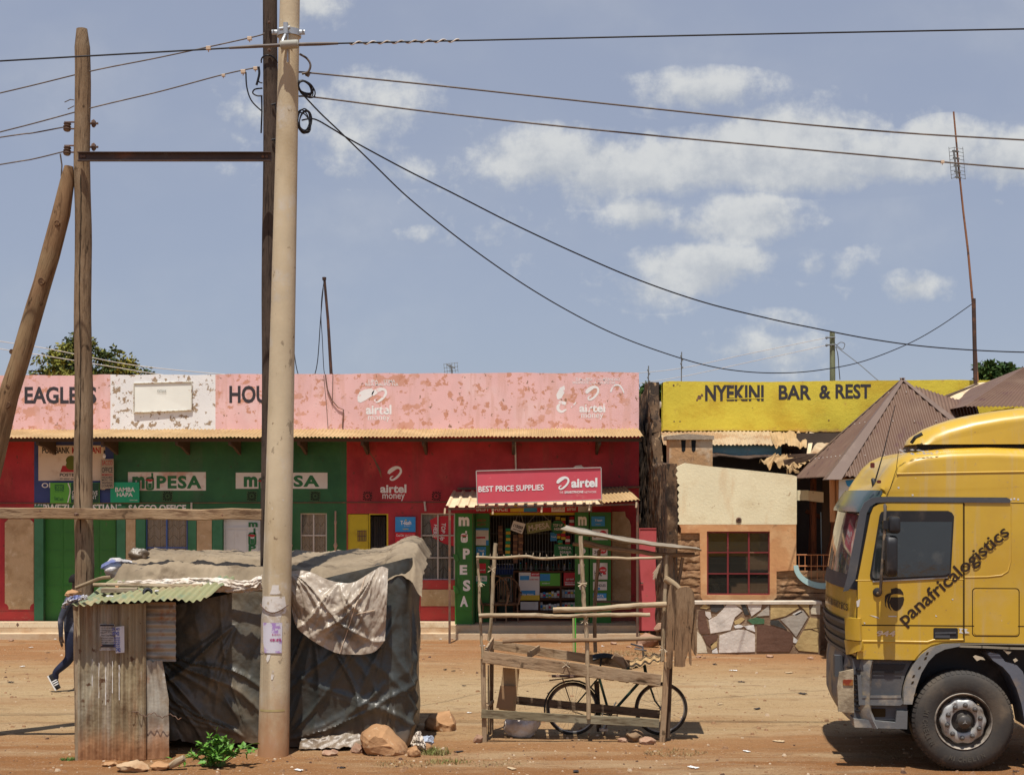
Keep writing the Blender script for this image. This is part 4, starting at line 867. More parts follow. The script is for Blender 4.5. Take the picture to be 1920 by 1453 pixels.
for i, (px, py, rx, lab) in enumerate(((1216, 1193, 21, 'large brown boulder lying before the salmon gate'), (1238, 1192, 12, 'smaller boulder heaped at the right of the brown one by the gate'), (1200, 1199, 8, 'low reddish stone at the left foot of the boulder by the gate'))):
    Y = (27.3, 27.6, 26.9)[i]; mb = MB(); r_ = rx * Y / F; mb.rock((PX(px, Y), Y, r_ * .55 + (.28 if i == 1 else 0)), (r_, r_ * .8, r_ * .78), i + 2, 3); one('boulder', mb, M_boul, lab, 'boulder', 'boulders by the gate', 40)

# ------------------------------------------------------------ bar building
YC1, YC2 = 26.6, 30.0                       # front wing wall, yellow parapet wall
bar = thing('bar_building', P(1400, 1225, YC1), 'bar building with yellow parapet and cream and orange front wall', 'building')
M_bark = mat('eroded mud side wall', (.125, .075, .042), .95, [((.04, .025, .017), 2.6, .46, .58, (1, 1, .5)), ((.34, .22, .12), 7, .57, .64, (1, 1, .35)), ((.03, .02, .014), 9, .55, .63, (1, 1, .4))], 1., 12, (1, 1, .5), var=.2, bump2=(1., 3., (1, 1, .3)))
M_byel = mat('yellow parapet paint', (.70, .56, .06), .8, [((.60, .42, .04), 1.1, .45, .7), ((.52, .33, .06), 4.5, .60, .72, (1, 1, 1), .8), ((.22, .13, .06), 9, .69, .71)], .35, 14, var=.08, zdirt=(( .50, .25, .10), 4.18, 4.32))
M_bcream = mat('cream wall paint', (.84, .75, .50), .85, [((.72, .60, .37), 1.2, .45, .7), ((.55, .42, .25), 7, .66, .7), ((.70, .50, .28), 2.4, .58, .7, (1, 1, .2), .5)], .3, 22, var=.05)
M_boran = mat('orange wall paint', (.60, .31, .135), .8, [((.66, .39, .19), 1.8, .48, .62), ((.53, .25, .11), 3.2, .52, .7), ((.42, .22, .1), 9, .62, .7)], .3, 22, var=.1)
M_mud = mat('mud brick', (.33, .19, .095), .95, [((.24, .12, .06), 2.5, .45, .7), ((.44, .28, .16), 7, .55, .7)], .9, 14, var=.18)
M_rcr = mat('rusted cream tin', (.46, .345, .21), .75, [((.36, .22, .115), 1.3, .46, .60), ((.27, .145, .07), 3, .55, .66, (1, 1, .4))], .1, 30, var=.12)
# yellow parapet
mb = MB(); tops = [(1243, 717), (1252, 714.5), (1300, 715), (1380, 716), (1450, 716), (1560, 714), (1700, 713), (1790, 712), (1830, 713)]
def ytop(px):
    for (a, ya), (b, yb_) in zip(tops[:-1], tops[1:]):
        if a <= px <= b: return lerp(ya, yb_, (px - a) / (b - a)) + .6 * fbm(px * .08, 1)
    return 713
cols = list(range(1243, 2080, 6)); 
for a, b in zip(cols[:-1], cols[1:]):
    def bt(x): return 807.5 + 1.5 * fbm(x * .09, 4) + (2 if 1490 < x < 1600 else 0)
    q = [P(a, bt(a), YC2), P(b, bt(b), YC2), P(b, ytop(b), YC2), P(a, ytop(a), YC2)]; d = Vector((0, .3, 0))
    mb.add(q + [p + d for p in q], [(0, 1, 2, 3), (3, 2, 6, 7), (5, 4, 7, 6), (0, 4, 5, 1)])
part(bar, 'parapet', mb, M_byel)
mb = MB(); YL = YC2 - .004
def let(s_, x0, x1, y0, y1, b=.03): text_px(mb, s_, x0, x1, y0, y1, YL, b)
let('NYEKINI', 1322, 1432, 722, 752, .035); let('BAR', 1460, 1521, 722, 749.5); let('&', 1536, 1558, 722, 748); let('REST', 1566.5, 1633, 720, 747.5)
part(bar, 'painted_lettering', mb, M_letter)
mb = MB()
for px, py, r_ in ((1263, 722.5, 1.8), (1275, 723, .9), (1264, 790, 1.3), (1275, 790, 1.3), (1554, 788, 1.5), (1311, 745, 4.), (1316, 741, 2.5), (1307, 750, 2)): poly_px(mb, [(px + r_ * (1 + .3 * math.sin(k * 2.3)) * math.cos(k * .7), py + r_ * math.sin(k * .7)) for k in range(9)], YL + .001, .001)
part(bar, 'plaster_hole', mb, M_iron)
mb = MB(); poly_px(mb, [(1361, 747.5), (1400, 746), (1432, 745.5), (1432, 747), (1400, 747.8), (1361, 749.2)], YL - .002, .001); part(bar, 'paint_scratch', mb, M_byel)
# side wall (eroded mud) running back from the front wing to behind the parapet
mb = MB(); sx = PX(1272, YC1)
def sfn(a, b):
    y = lerp(YC1 - .0, 37.5, a); zt = 3.45 if y < 29.2 else (PZ(716, YC2) if y > 29.95 else lerp(3.45, PZ(716, YC2), (y - 29.2) / .75))
    if y > 31: zt = min(zt, 5.1 - (y - 31) * .05)
    z = lerp(-.05, zt, b); bb = .05 * fbm(y * 2.4, z * .9, 2., 5) + .035 * fbm(y * 9, z * 3, 7, 3)
    return (sx - .02 + bb * (.25 + .75 * min(1, a * 9)) - .0 * y, y, z)
mb.grid(sfn, 150, 90, 0, .2); part(bar, 'side_wall', mb, M_bark, 70)
mb = MB(); mb.box(PX(1600, YC2) - 1.0, PX(2078, YC2), YC2 + .02, YC2 + .25, 0, PZ(809, YC2)); mb.box(sx + .25, PX(1560, YC2), YC2 + .02, YC2 + .2, 0, 4.0); mb.box(sx + .25, PX(2078, YC2), 37.3, 37.5, 0, 4.4); mb.box(PX(2078, YC2) - .2, PX(2078, YC2), YC2 + .26, 37.2, 0, 4.4)
part(bar, 'wall', mb, M_mud)
mb = MB(); mb.grid(lambda a, b: (lerp(sx + .1, PX(2078, YC2), a), lerp(YC2 + .32, 37.6, b), lerp(4.75, 4.45, b)), 2, 1, 0, .03); part(bar, 'roof', mb, M_tin)
# front wing wall: cream over orange, broken left edge, missing plaster showing mud courses
mb = MB()
lx = [(1272 + 3.2 * fbm(k * .9, 3) + (-3 if k < 5 else 0) + (1.5 if k % 2 else -1.5), lerp(876, 983, k / 16)) for k in range(17)]
cr = lx + [(1494, 983), (1494, 893), (1484, 890), (1400, 881), (1330, 874), (1285, 868)]
mb.prism([P(a, b, YC1) for a, b in cr], .16, (0, -1, 0)); part(bar, 'cream_wall', mb, M_bcream)
mb = MB(); Yo = YC1 - .002
wx0, wx1, wy0, wy1 = 1325.5, 1443.5, 996, 1115
mb.prism([P(a, b, Yo) for a, b in [(1273, 983.4), (1493, 983.4), (1493, 1076), (1489, 1069), (1456, 1071), (1456, 1120), (1446, 1128), (1443.5, 1115), (1443.5, 996), (1325.5, 996), (1325.5, 1115), (1443.5, 1115.2), (1446, 1128), (1320, 1128), (1314, 1120), (1312, 999), (1277, 999), (1277, 990)]], .14, (0, -1, 0))
part(bar, 'orange_wall', mb, M_boran)
mb = MB(); Ym = YC1 + .05
for k in range(10):
    y0 = 998 + k * 14.3; y1 = y0 + 13.2
    for a, b in ((1262 + 2 * math.sin(k * 2.1), 1324),):
        mb.grid(lambda u, v: P(lerp(a, b, u), lerp(y1, y0, v), Ym) + Vector((0, -.03 * fbm(u * 5, v * 2, k * 1.7) - .008 * (1 - (2 * v - 1) ** 8), 0)), 16, 5, 0, .1)
    if y0 > 1060:
        a, b = 1445, 1600
        mb.grid(lambda u, v: P(lerp(a, b, u), lerp(y1, y0, v), Ym) + Vector((0, -.03 * fbm(u * 9, v * 2, k * 2.7 + 9) - .008 * (1 - (2 * v - 1) ** 8), 0)), 22, 5, 0, .1)
rect_px(mb, 1262, 1600, 1140, 1232, YC1 + .06, .2)
mb.box(PX(1262, YC1), PX(1324, YC1), YC1 + .12, YC1 + .16, 0, PZ(990, YC1)); mb.box(PX(1445, YC1), PX(1494, YC1), YC1 + .12, YC1 + .16, 0, PZ(1065, YC1)); mb.box(PX(1324, YC1) + .002, PX(1445, YC1) - .002, YC1 + .12, YC1 + .16, 0, PZ(1117, YC1))
part(bar, 'mud_brick_wall', mb, M_mud, 50)
mb = MB(); mb.grid(lambda a, b: (PX(lerp(1251, 1277, a) + 2.5 * fbm(b * 22, a * 3), YC1), YC1 + .03 - .05 * fbm(a * 6, b * 14, 3) + .05 * a, lerp(0, 3.32, b)), 10, 90); part(bar, 'broken_edge', mb, M_bark, 70)
# window
wd = None
mb = MB(); Yw = YC1 + .03; M_bwin = mat('dark red window frame', (.20, .028, .03), .5, [((.32, .15, .1), 9, .6, .7)], 0, var=.1)
for (a, b, c, e_) in ((wx0, wx0 + 2.5, wy0, wy1), (wx1 - 2.5, wx1, wy0, wy1), (wx0 + 2.5, wx1 - 2.5, wy0, wy0 + 3), (wx0 + 2.5, wx1 - 2.5, wy1 - 2.5, wy1)): rect_px(mb, a, b, c, e_, Yw, .05)
wd = part(bar, 'window', mb, M_bwin)
mb = MB()
for k in (1, 2):
    x = lerp(wx0, wx1, k / 3); rect_px(mb, x - 1.5, x + 1.5, wy0 + 3, wy1 - 2.5, Yw + .003, .045); y = lerp(wy0, wy1, k / 3); rect_px(mb, wx0 + 2.5, wx1 - 2.5, y - 1., y + 1., Yw + .006, .04)
part(wd, 'frame', mb, M_bwin)
mb = MB(); rect_px(mb, wx0 + 2.5, wx1 - 2.5, wy0 + 3, wy1 - 2.5, Yw + .03, .004); part(wd, 'pane', mb, glass('greenish glass', (.35, .42, .36), .12, .9))
mb = MB()
for k in range(3): y = lerp(wy0, wy1, (k + .5) / 3); mb.tube([P(wx0 + 2, y, Yw + .045), P(wx1 - 2, y, Yw + .045)], .006, 5)
part(wd, 'grille', mb, M_tin2)
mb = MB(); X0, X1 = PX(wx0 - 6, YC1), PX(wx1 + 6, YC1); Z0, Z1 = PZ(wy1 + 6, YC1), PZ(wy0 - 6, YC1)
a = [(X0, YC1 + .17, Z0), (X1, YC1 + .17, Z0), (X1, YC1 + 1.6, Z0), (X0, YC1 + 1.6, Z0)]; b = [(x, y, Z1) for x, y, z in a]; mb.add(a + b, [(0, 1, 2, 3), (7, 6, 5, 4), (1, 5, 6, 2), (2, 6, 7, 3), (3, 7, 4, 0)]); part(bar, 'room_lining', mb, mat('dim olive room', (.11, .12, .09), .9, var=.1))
mb = MB(); c = P(1385, 975, YC1 - .0); mb.lathe(c, (0, -1, 0), [(.05, 0.001), (.055, .012), (.03, .02), (.028, .004), (0, .004)], 12); part(bar, 'pipe_hole', mb, M_iron, 40)
# pillar stub behind the cream wall
mb = MB(); Yp = 27.4
mb.prism([P(a, b, Yp) for a, b in [(1255, 905), (1255, 824), (1336, 824), (1336, 905)]], .5, (0, -1, 0), 0); mb.prism([P(a, b, Yp - .05) for a, b in [(1250, 824), (1250, 817), (1290, 813), (1339, 817), (1339, 824)]], .6, (0, -1, 0), 1)
for x0 in (1277, 1296): poly_px(mb, [(x0, 825), (x0 + 9, 825), (x0 + 8, 845), (x0 + 4, 848), (x0 + 1, 845)], Yp - .002, .004, 2)
part(bar, 'pillar', mb, [mat('orange plaster pillar', (.50, .28, .13), .9, [((.6, .45, .3), 2, .5, .65), ((.3, .16, .08), 4, .55, .7)], .6, 14, var=.12), mat('stone cap', (.34, .27, .20), .9, [((.2, .15, .1), 4, .5, .7)], .8, 12, var=.15), M_vent])
# sagging tin sheets, blue fascia, dark porch
mb = MB(); Yq = 28.3
def tin(mb, pts, pitch, droop=.0, sd=0, amp=.012, wv=sine, nv=4):
    a, b, c, d_ = [P(*p) for p in pts]    # front-left, front-right, back-right, back-left
    L_ = (b - a).length; n = (b - a).cross(d_ - a).normalized()
    nu = max(4, int(L_ / pitch * 6))
    mb.grid(lambda u, v: a.lerp(b, u).lerp(d_.lerp(c, u), v) + n * (amp * wv(u * L_ / pitch)) + Vector((0, 0, droop * fbm(u * 4 + sd, v * 2, sd))), nu, nv, 0, .002)
tin(mb, [(1244, 834, 28.6), (1456, 834, 28.6), (1446, 808, YC2), (1238, 810, YC2)], .08, .02, 1); part(bar, 'tin_awning', mb, M_rcr, 60)
mb = MB(); tin(mb, [(1450, 832, 28.5), (1512, 840, 28.4), (1514, 809, YC2), (1440, 810, YC2)], .08, .12, 5); part(bar, 'tin_awning', mb, M_tin, 60, 'bent rusty sheet at the broken end of the awning')
mb = MB(); tin(mb, [(1512, 856, 28.2), (1520, 850, 28.3), (1527, 812, YC2), (1518, 810, YC2)], .5, .02, 5, .004); part(bar, 'tin_awning', mb, M_tin2, 60, 'folded strip of tin hanging vertically')
mb = MB(); tin(mb, [(1516, 862, 28.0), (1600, 842, 28.0), (1590, 822, 29.6), (1530, 824, 29.6)], .3, .12, 8, .008); part(bar, 'tin_awning', mb, M_rcr, 60)
mb = MB(); tin(mb, [(1423, 868, 27.3), (1470, 876, 27.5), (1488, 858, 28.3), (1452, 850, 28.3)], .085, .16, 3); part(bar, 'loose_tin_sheet', mb, M_tin, 60)
mb = MB(); tin(mb, [(1470, 874, 27.3), (1540, 868, 27.2), (1560, 848, 28.2), (1486, 862, 28.4)], .085, .16, 11); part(bar, 'loose_tin_sheet', mb, M_tin, 60)
mb = MB(); tin(mb, [(1472, 880, 27.0), (1482, 888, 27.0), (1500, 886, 27.3), (1486, 870, 27.4)], .085, .14, 21); part(bar, 'loose_tin_sheet', mb, M_tin, 60)
mb = MB(); mb.beam(P(1470, 868, 27.6), P(1600, 842, 27.2), .07, .12, jit=.02); mb.beam(P(1478, 855, 28), P(1545, 852, 28), .05, .06); part(bar, 'roof_pole', mb, M_woodd)
mb = MB(); rect_px(mb, 1335, 1465, 835, 855, 28.7, .04); part(bar, 'fascia_board', mb, mat('weathered blue fascia', (.14, .26, .28), .8, [((.08, .14, .15), 2, .45, .65, (.3, 1, 3)), ((.3, .3, .27), 6, .6, .7)], .3, 20, var=.12))
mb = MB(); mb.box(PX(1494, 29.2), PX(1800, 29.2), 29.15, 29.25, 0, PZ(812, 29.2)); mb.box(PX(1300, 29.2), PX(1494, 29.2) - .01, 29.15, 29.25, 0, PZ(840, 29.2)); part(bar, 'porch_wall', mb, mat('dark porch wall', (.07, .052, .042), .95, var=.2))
mb = MB(); mb.grid(lambda a, b: (lerp(PX(1340, 28), PX(1760, 28), a), lerp(28.35, 29.1, b), lerp(3.62, 3.75, b) + .06 * fbm(a * 9, b * 3)), 30, 4, 0, .02); part(bar, 'porch_roof', mb, M_woodd)
mb = MB(); rect_px(mb, 1495, 1516, 919, 938, YC1 + .3, .25, 0); poly_px(mb, [(1516.2, 938.5), (1544, 942), (1544, 922.5), (1516.2, 919.5)], YC1 + .3, .25, 1); part(bar, 'concrete_beam', mb, [M_bcream, M_tin2])
M_rpost = wood('red brown crooked post', (.22, .075, .035), (.10, .035, .02))
for pts, r_ in (([(1520, 1140, 28.2), (1521, 1060, 28.2), (1524, 990, 28.2), (1524, 930, 28.2)], .07), ([(1545, 1110, 27), (1547, 1060, 27), (1560, 1015, 27), (1563, 985, 27), (1560, 950, 27), (1563, 900, 27)], .05)):
    mb = MB(); mb.tube([P(*p) for p in pts], r_, 9, jit=.15); part(bar, 'post', mb, M_rpost, 60)
mb = MB(); mb.beam(P(1511, 958, 28), P(1541, 970, 28), .05, .08); part(bar, 'brace', mb, M_rpost)
mb = MB(); mb.beam(P(1539, 960, 27.3), P(1541, 1060, 27.3), .02, .02); part(bar, 'pole', mb, mat('light blue strip', (.45, .55, .6), .6, var=.3))
# railing with half-moon rim
mb = MB(); Yr = YC1 + .05; M_rail = mat('orange railing paint', (.50, .20, .08), .5, var=.12)
for y in (1040, 1061): mb.tube([P(1493, y, Yr), P(1600, y, Yr)], .012, 7)
for k in range(9):
    px = 1498 + k * 11.5; u = (px - 1546) / 60; yb_ = 1061 + 40 * math.sqrt(max(0, 1 - u * u)); mb.tube([P(px, 1040, Yr), P(px, yb_, Yr)], .008, 6)
part(bar, 'railing', mb, M_rail, 60)
mb = MB()
q = []
for k in range(25):
    a = math.pi * (1 - k / 24); q.append((1546 + 58 * math.cos(a), 1060 + 44 * math.sin(a)))
q2 = [(1546 + 49 * math.cos(math.pi * k / 24), 1060 + 33 * math.sin(math.pi * k / 24)) for k in range(25)]
mb.prism([P(a, b, Yr - .06) for a, b in q + q2], .2, (0, -1, 0)); part(bar, 'railing_rim', mb, mat('pale turquoise rim', (.42, .60, .58), .7, [((.3, .4, .38), 4, .55, .7)], .1, 20, var=.08))
# crazy-stone low wall
YMo = GY(1226)
lw = thing('low_stone_wall', P(1422, 1226, YMo), 'low wall faced with broken stone slabs in white, brown and yellow', 'wall')
mb = MB(); rect_px(mb, 1306, 1538, 1133, 1228, YMo + .012, .24); part(lw, 'core', mb, mat('brown mortar', (.24, .16, .10), .95, [((.36, .27, .18), 4, .5, .7)], .8, 18, var=.2))
mb = MB(); rect_px(mb, 1303, 1541, 1127.5, 1132.5, YMo - .02, .3); part(lw, 'coping', mb, mat('pale coping', (.66, .58, .47), .8, [((.5, .4, .3), 3, .5, .7)], .2, 20, var=.08))
def c3(x, y): return (1180 + x / 4.54, 940 + y / 4.54)
SL = [(0, [(600, 905), (640, 870), (690, 900), (655, 915)]), (1, [(690, 880), (800, 870), (810, 900), (740, 945), (695, 935)]), (2, [(830, 875), (900, 872), (965, 930), (900, 985), (862, 1095), (690, 1125), (672, 1010), (740, 975), (790, 925)]), (2, [(645, 935), (690, 940), (700, 985), (680, 1000), (650, 970)]),
      (4, [(590, 930), (640, 920), (655, 990), (668, 1060), (690, 1128), (600, 1125), (580, 1040)]), (3, [(578, 1105), (605, 1130), (650, 1220), (665, 1290), (575, 1290)]), (4, [(625, 1140), (755, 1132), (745, 1180), (690, 1235), (655, 1205)]), (2, [(765, 1140), (860, 1105), (930, 1088), (1000, 1095), (1072, 1130), (1072, 1280), (760, 1290)]),
      (5, [(950, 875), (985, 870), (1025, 965), (985, 968)]), (2, [(1000, 870), (1130, 872), (1120, 920), (1040, 978)]), (6, [(1135, 930), (1190, 880), (1192, 970), (1080, 978)]), (0, [(1200, 880), (1430, 872), (1445, 905), (1330, 975), (1200, 1005)]), (0, [(1440, 875), (1530, 870), (1533, 975), (1490, 920)]), (3, [(1545, 920), (1570, 872), (1625, 872), (1625, 962), (1548, 958)]),
      (6, [(1285, 1005), (1400, 965), (1480, 925), (1522, 985), (1420, 1155), (1360, 1080)]), (7, [(1000, 1010), (1080, 985), (1150, 1000), (1150, 1040), (1050, 1045)]), (5, [(1200, 1015), (1270, 1010), (1345, 1090), (1200, 1045)]), (8, [(890, 1060), (930, 1045), (975, 1060), (950, 1075), (900, 1078)]), (8, [(975, 1060), (1060, 1050), (1072, 1110), (1000, 1085)]),
      (4, [(1085, 1050), (1160, 1045), (1300, 1085), (1390, 1120), (1395, 1220), (1365, 1278), (1080, 1280)]), (0, [(1490, 1085), (1540, 985), (1620, 1000), (1620, 1070), (1560, 1080)]), (0, [(1410, 1230), (1440, 1170), (1480, 1100), (1540, 1090), (1615, 1115), (1610, 1285), (1440, 1270)]), (8, [(1398, 1150), (1435, 1180), (1420, 1205), (1395, 1200)]), (8, [(705, 1270), (745, 1245), (755, 1290), (705, 1290)]), (0, [(890, 1020), (960, 985), (985, 1000), (940, 1040), (900, 1045)]), (8, [(1390, 960), (1460, 925), (1475, 940), (1420, 970)]), (3, [(840, 872), (940, 872), (960, 905), (905, 880)]), (0, [(690, 1215), (750, 1185), (745, 1235), (700, 1262)]), (0, [(1560, 1085), (1620, 1080), (1618, 1110)])]
MS = [mat('slab %s' % n, c, .7, [(tuple(x * .75 for x in c), 2.5, .5, .7), (tuple(min(1, x * 1.15) for x in c), 7, .6, .7)], .7, 9, var=.14, spec=.3) for n, c in (('yellow stone', (.52, .38, .17)), ('dark grey stone', (.07, .068, .065)), ('pinkish white', (.66, .60, .53)), ('cream', (.66, .59, .44)), ('red brown', (.14, .075, .05)), ('charcoal', (.06, .06, .055)), ('grey', (.42, .38, .32)), ('green', (.07, .16, .08)), ('white chip', (.74, .73, .69)))]
mb = MB()
for mi, pts in SL:
    cx = sum(p[0] for p in pts) / len(pts); cy = sum(p[1] for p in pts) / len(pts)
    mb.prism([P(*c3(cx + (x - cx) * .98, cy + (y - cy) * .98), YMo - .004 + .006 * rnd.random()) if False else P(*c3(cx + (x - cx) * .985, cy + (y - cy) * .985), YMo) for x, y in pts], .016, (0, -1, 0), mi)
part(lw, 'stone_slabs', mb, MS)
# ------------------------------------------------------------ brown pyramid-roofed kiosk
M_brown = mat('brown roofing sheet', (.15, .086, .056), .6, [((.19, .12, .08), 1.5, .45, .7), ((.12, .06, .05), 4, .55, .7)], .03, 20, var=.1, spec=.35)
Yk = 24.3
ks = thing('kiosk', P(1700, 1240, Yk + 1.5), 'timber kiosk under a brown corrugated pyramid roof behind the truck', 'kiosk')
ap = Vector((PX(1692, 26.0), 26.0, PZ(712, 26.0))); ez = PZ(893, Yk); exl = PX(1556, Yk); exr = 2 * ap.x - exl; yb_ = 27.7
cnr = [Vector((exl, Yk, ez)), Vector((exr, Yk, ez)), Vector((exr, yb_, ez)), Vector((exl - .0, yb_, ez))]
mb = MB()
for i in range(4):
    a, b = cnr[i], cnr[(i + 1) % 4]; L_ = (b - a).length; n = (b - a).cross(ap - a).normalized(); nu = int(L_ / .09 * 8)
    hgt = (ap - (a + b) / 2)
    def tri(u, v):
        base = a.lerp(b, u); mx = 1 - abs(2 * u - 1); t_ = v * mx
        return base + hgt * t_ + n * (.016 * sine(u * L_ / .09))
    mb.grid(tri, nu, 8)
part(ks, 'roof', mb, M_brown, 70)
mb = MB()
for c_ in cnr:
    d = (ap - c_); sd_ = Vector((d.y, -d.x, 0)).normalized(); up = Vector((0, 0, .035))
    for sgn in (-1, 1):
        o_ = c_ - d * .05 + up; e_ = ap + up
        inw = (ap - c_); hz = Vector((-inw.x, 0, 0)) if sgn < 0 else Vector((0, -inw.y, 0)); hz = -hz.normalized()
        w_ = hz * .26 + Vector((0, 0, -.0))
        q = [o_, e_, e_ + w_ * .2 - Vector((0, 0, .0)), o_ + w_]
        mb.prism(q, .006, (0, -.4, .9) if True else None)
part(ks, 'ridge_flashing', mb, mat('brown flashing', (.14, .085, .06), .5, [((.19, .125, .09), 2, .5, .7)], 0, var=.08, spec=.4))
mb = MB()
for i in range(4):
    a, b = cnr[i], cnr[(i + 1) % 4]
    for t_ in (.2, .55, .86):
        n = (b - a).cross(ap - a).normalized(); p0 = a.lerp(ap, t_); p1 = b.lerp(ap, t_); m = max(2, int((p1 - p0).length / .33))
        for k in range(m + 1): mb.rock(p0.lerp(p1, k / m) + n * .016, (.014, .014, .012), k, 1, rough=0)
part(ks, 'roof_nails', mb, M_frame)
M_bam = mat('orange slab timber', (.46, .20, .075), .75, [((.60, .34, .16), 2, .5, .68, (4, 4, .4)), ((.25, .1, .04), 5, .55, .7, (3, 3, .3))], .5, 20, (3, 3, .3), var=.15)
mb = MB()
for k in range(4): x = PX(1562 + k * 11, Yk + .3); mb.tube([(x, Yk + .35, ez - .02), (x + .01, Yk + .35, PZ(979 + (k % 2) * 3, Yk))], [.05, .052], 9, jit=.08)
part(ks, 'slab_cladding', mb, M_bam, 60)
for (x, y) in ((exl + .35, Yk + .5), (exr - .35, Yk + .5), (exl + .35, yb_ - .4), (exr - .35, yb_ - .4)):
    mb = MB(); mb.tube([(x, y, -.05), (x, y, ez)], .06, 9, jit=.1); part(ks, 'post', mb, M_rpost, 60)
mb = MB(); mb.box(exl + .5, exr - .4, Yk + .7, Yk + .76, 0, 1.2); mb.box(exl + .5, exr - .4, yb_ - .5, yb_ - .44, 0, ez - .02); split(ks, 'back_board', mb, M_woodd)
ps = thing('poster', P(1591, 962, Yk + .25), 'torn white poster with blue print on the timber kiosk wall', 'poster')
mb = MB(); poly_px(mb, [(1572, 963), (1604, 966), (1604, 897), (1573, 899)], Yk + .27, .006); part(ps, 'sheet', mb, M_card)
mb = MB(); poly_px(mb, [(1585, 901), (1604, 899), (1604, 912), (1598, 908), (1594, 914), (1588, 910)], Yk + .262, .002, 0); poly_px(mb, [(1574, 950), (1583, 930), (1590, 948), (1588, 960), (1574, 959)], Yk + .262, .002, 1); part(ps, 'print', mb, [M_blueprint, mat('grey print', (.3, .25, .22), .7, var=.2)])
mb = MB(); a, b, c_, d_ = P(1716, 724, 26.4), P(1832, 762, 27.2), P(1850, 822, 25.6), P(1740, 822, 25.2); mb.grid(lambda u, v: a.lerp(b, u).lerp(d_.lerp(c_, u), v) + Vector((0, 0, .011 * sine(u * 17))), 120, 4, 0, .003); part(ks, 'roof', mb, M_brown, 70, 'lean-to roof plane falling to the right')
# second brown roof to the right, tan sheet between them
t = thing('roofed_shelter', P(1960, 1230, 27.5), 'brown metal roofed shelter rising at the right edge behind the truck', 'shelter')
mb = MB(); a, d_ = P(1808, 762, 25.5), P(1925, 686, 28.0); b = a + Vector((6, 0, 0)); c_ = d_ + Vector((2.2, 0, 0))
tin_pts = [a, b, c_, d_]; L_ = (b - a).length; n = (b - a).cross(d_ - a).normalized()
mb.grid(lambda u, v: a.lerp(b, u).lerp(d_.lerp(c_, u), v) + n * (.011 * sine(u * L_ / .076)), int(L_ / .076 * 6), 6, 0, .003); part(t, 'roof', mb, M_brown, 70)
mb = MB(); e_ = a + Vector((0, 5, 0)); mb.grid(lambda u, v: e_.lerp(a, u).lerp(d_, v), 12, 6, 0, .003); part(t, 'roof', mb, M_brown, 70)
for x, y in ((PX(1840, 26), 26), (PX(2050, 26), 26), (PX(2050, 29.3), 29.3), (PX(1925, 27.8), 27.8)):
    mb = MB(); mb.tube([(x, y, -.05), (x, y, 4.3)], .06, 8); part(t, 'post', mb, M_rpost, 60)
mb = MB(); tin(mb, [(1765, 748, 27.6), (1838, 752, 27.6), (1905, 705, 29.8), (1825, 720, 29.8)], .3, .02, 5, .01); part(bar, 'tin_roof', mb, M_tin2, 60)
mb = MB(); mb.beam(P(1758, 752, 27.4), P(1832, 724, 29.5), .09, .09); part(bar, 'roof_beam', mb, M_woodd)

# ------------------------------------------------------------ truck
TY = 15.07; S = F / TY
def tx(px): return (px - 960) / S
def tz(py): return H - (py - HZ) / S
TW = 2.42
tr = thing('truck', (tx(1806), TY, 0), 'mustard yellow heavy truck cab with a roof air deflector and dark lettering on its door', 'truck')
M_ty = mat('mustard truck paint', (.58, .365, .034), .36, [((.53, .32, .035), .9, .42, .68), ((.52, .37, .17), 1.3, .50, .74, (1, 1, 1), .55), ((.50, .38, .2), 2.4, .55, .68, (3, 1, .2), .4), ((.42, .27, .10), 22, .64, .68, (1, 1, 1), .7), ((.60, .52, .40), 17, .715, .73), ((.30, .17, .06), 10, .70, .73, (1, 1, 1), .7)], .02, 9, var=.05, spec=.5, coat=.25)
M_tgrey = mat('grey moulded plastic', (.07, .073, .08), .6, [((.105, .10, .097), 2, .5, .7), ((.26, .19, .12), 4, .6, .8, (1, 1, 1), .7)], .1, 40, var=.12, spec=.4)
M_tdark = mat('black trim', (.018, .018, .02), .5, [((.07, .055, .045), 3, .55, .75)], .05, 30, var=.1, spec=.4)
M_tglass = mat('dark truck glass', (.020, .024, .025), .04, [((.075, .08, .078), .9, .47, .56, (1, 1, 1.8)), ((.16, .15, .125), 3, .56, .78, (1, 1, 1), .45)], .03, 6, var=.15, spec=1., bump2=(.06, 1.3))
M_gap = mat('panel gap', (.035, .02, .005), .9, var=0)
M_dusty = mat('dust caked bumper', (.36, .29, .19), .9, [((.22, .17, .11), 3, .45, .65), ((.46, .38, .26), 6, .5, .7)], .5, 18, var=.15)
M_rub = mat('dusty tyre rubber', (.050, .045, .040), .8, [((.13, .10, .07), 1.7, .42, .68, (1, 1, 1), .75), ((.20, .15, .10), 3.5, .58, .75, (1, 1, 1), .5)], .15, 40, var=.12)
M_steel = mat('grey wheel steel', (.42, .42, .40), .45, [((.25, .2, .15), 3, .52, .7), ((.15, .12, .1), 8, .6, .7)], .05, 30, metal=.35, var=.1)
M_scr = mat('scraped paint', (.62, .60, .56), .6, var=.1)
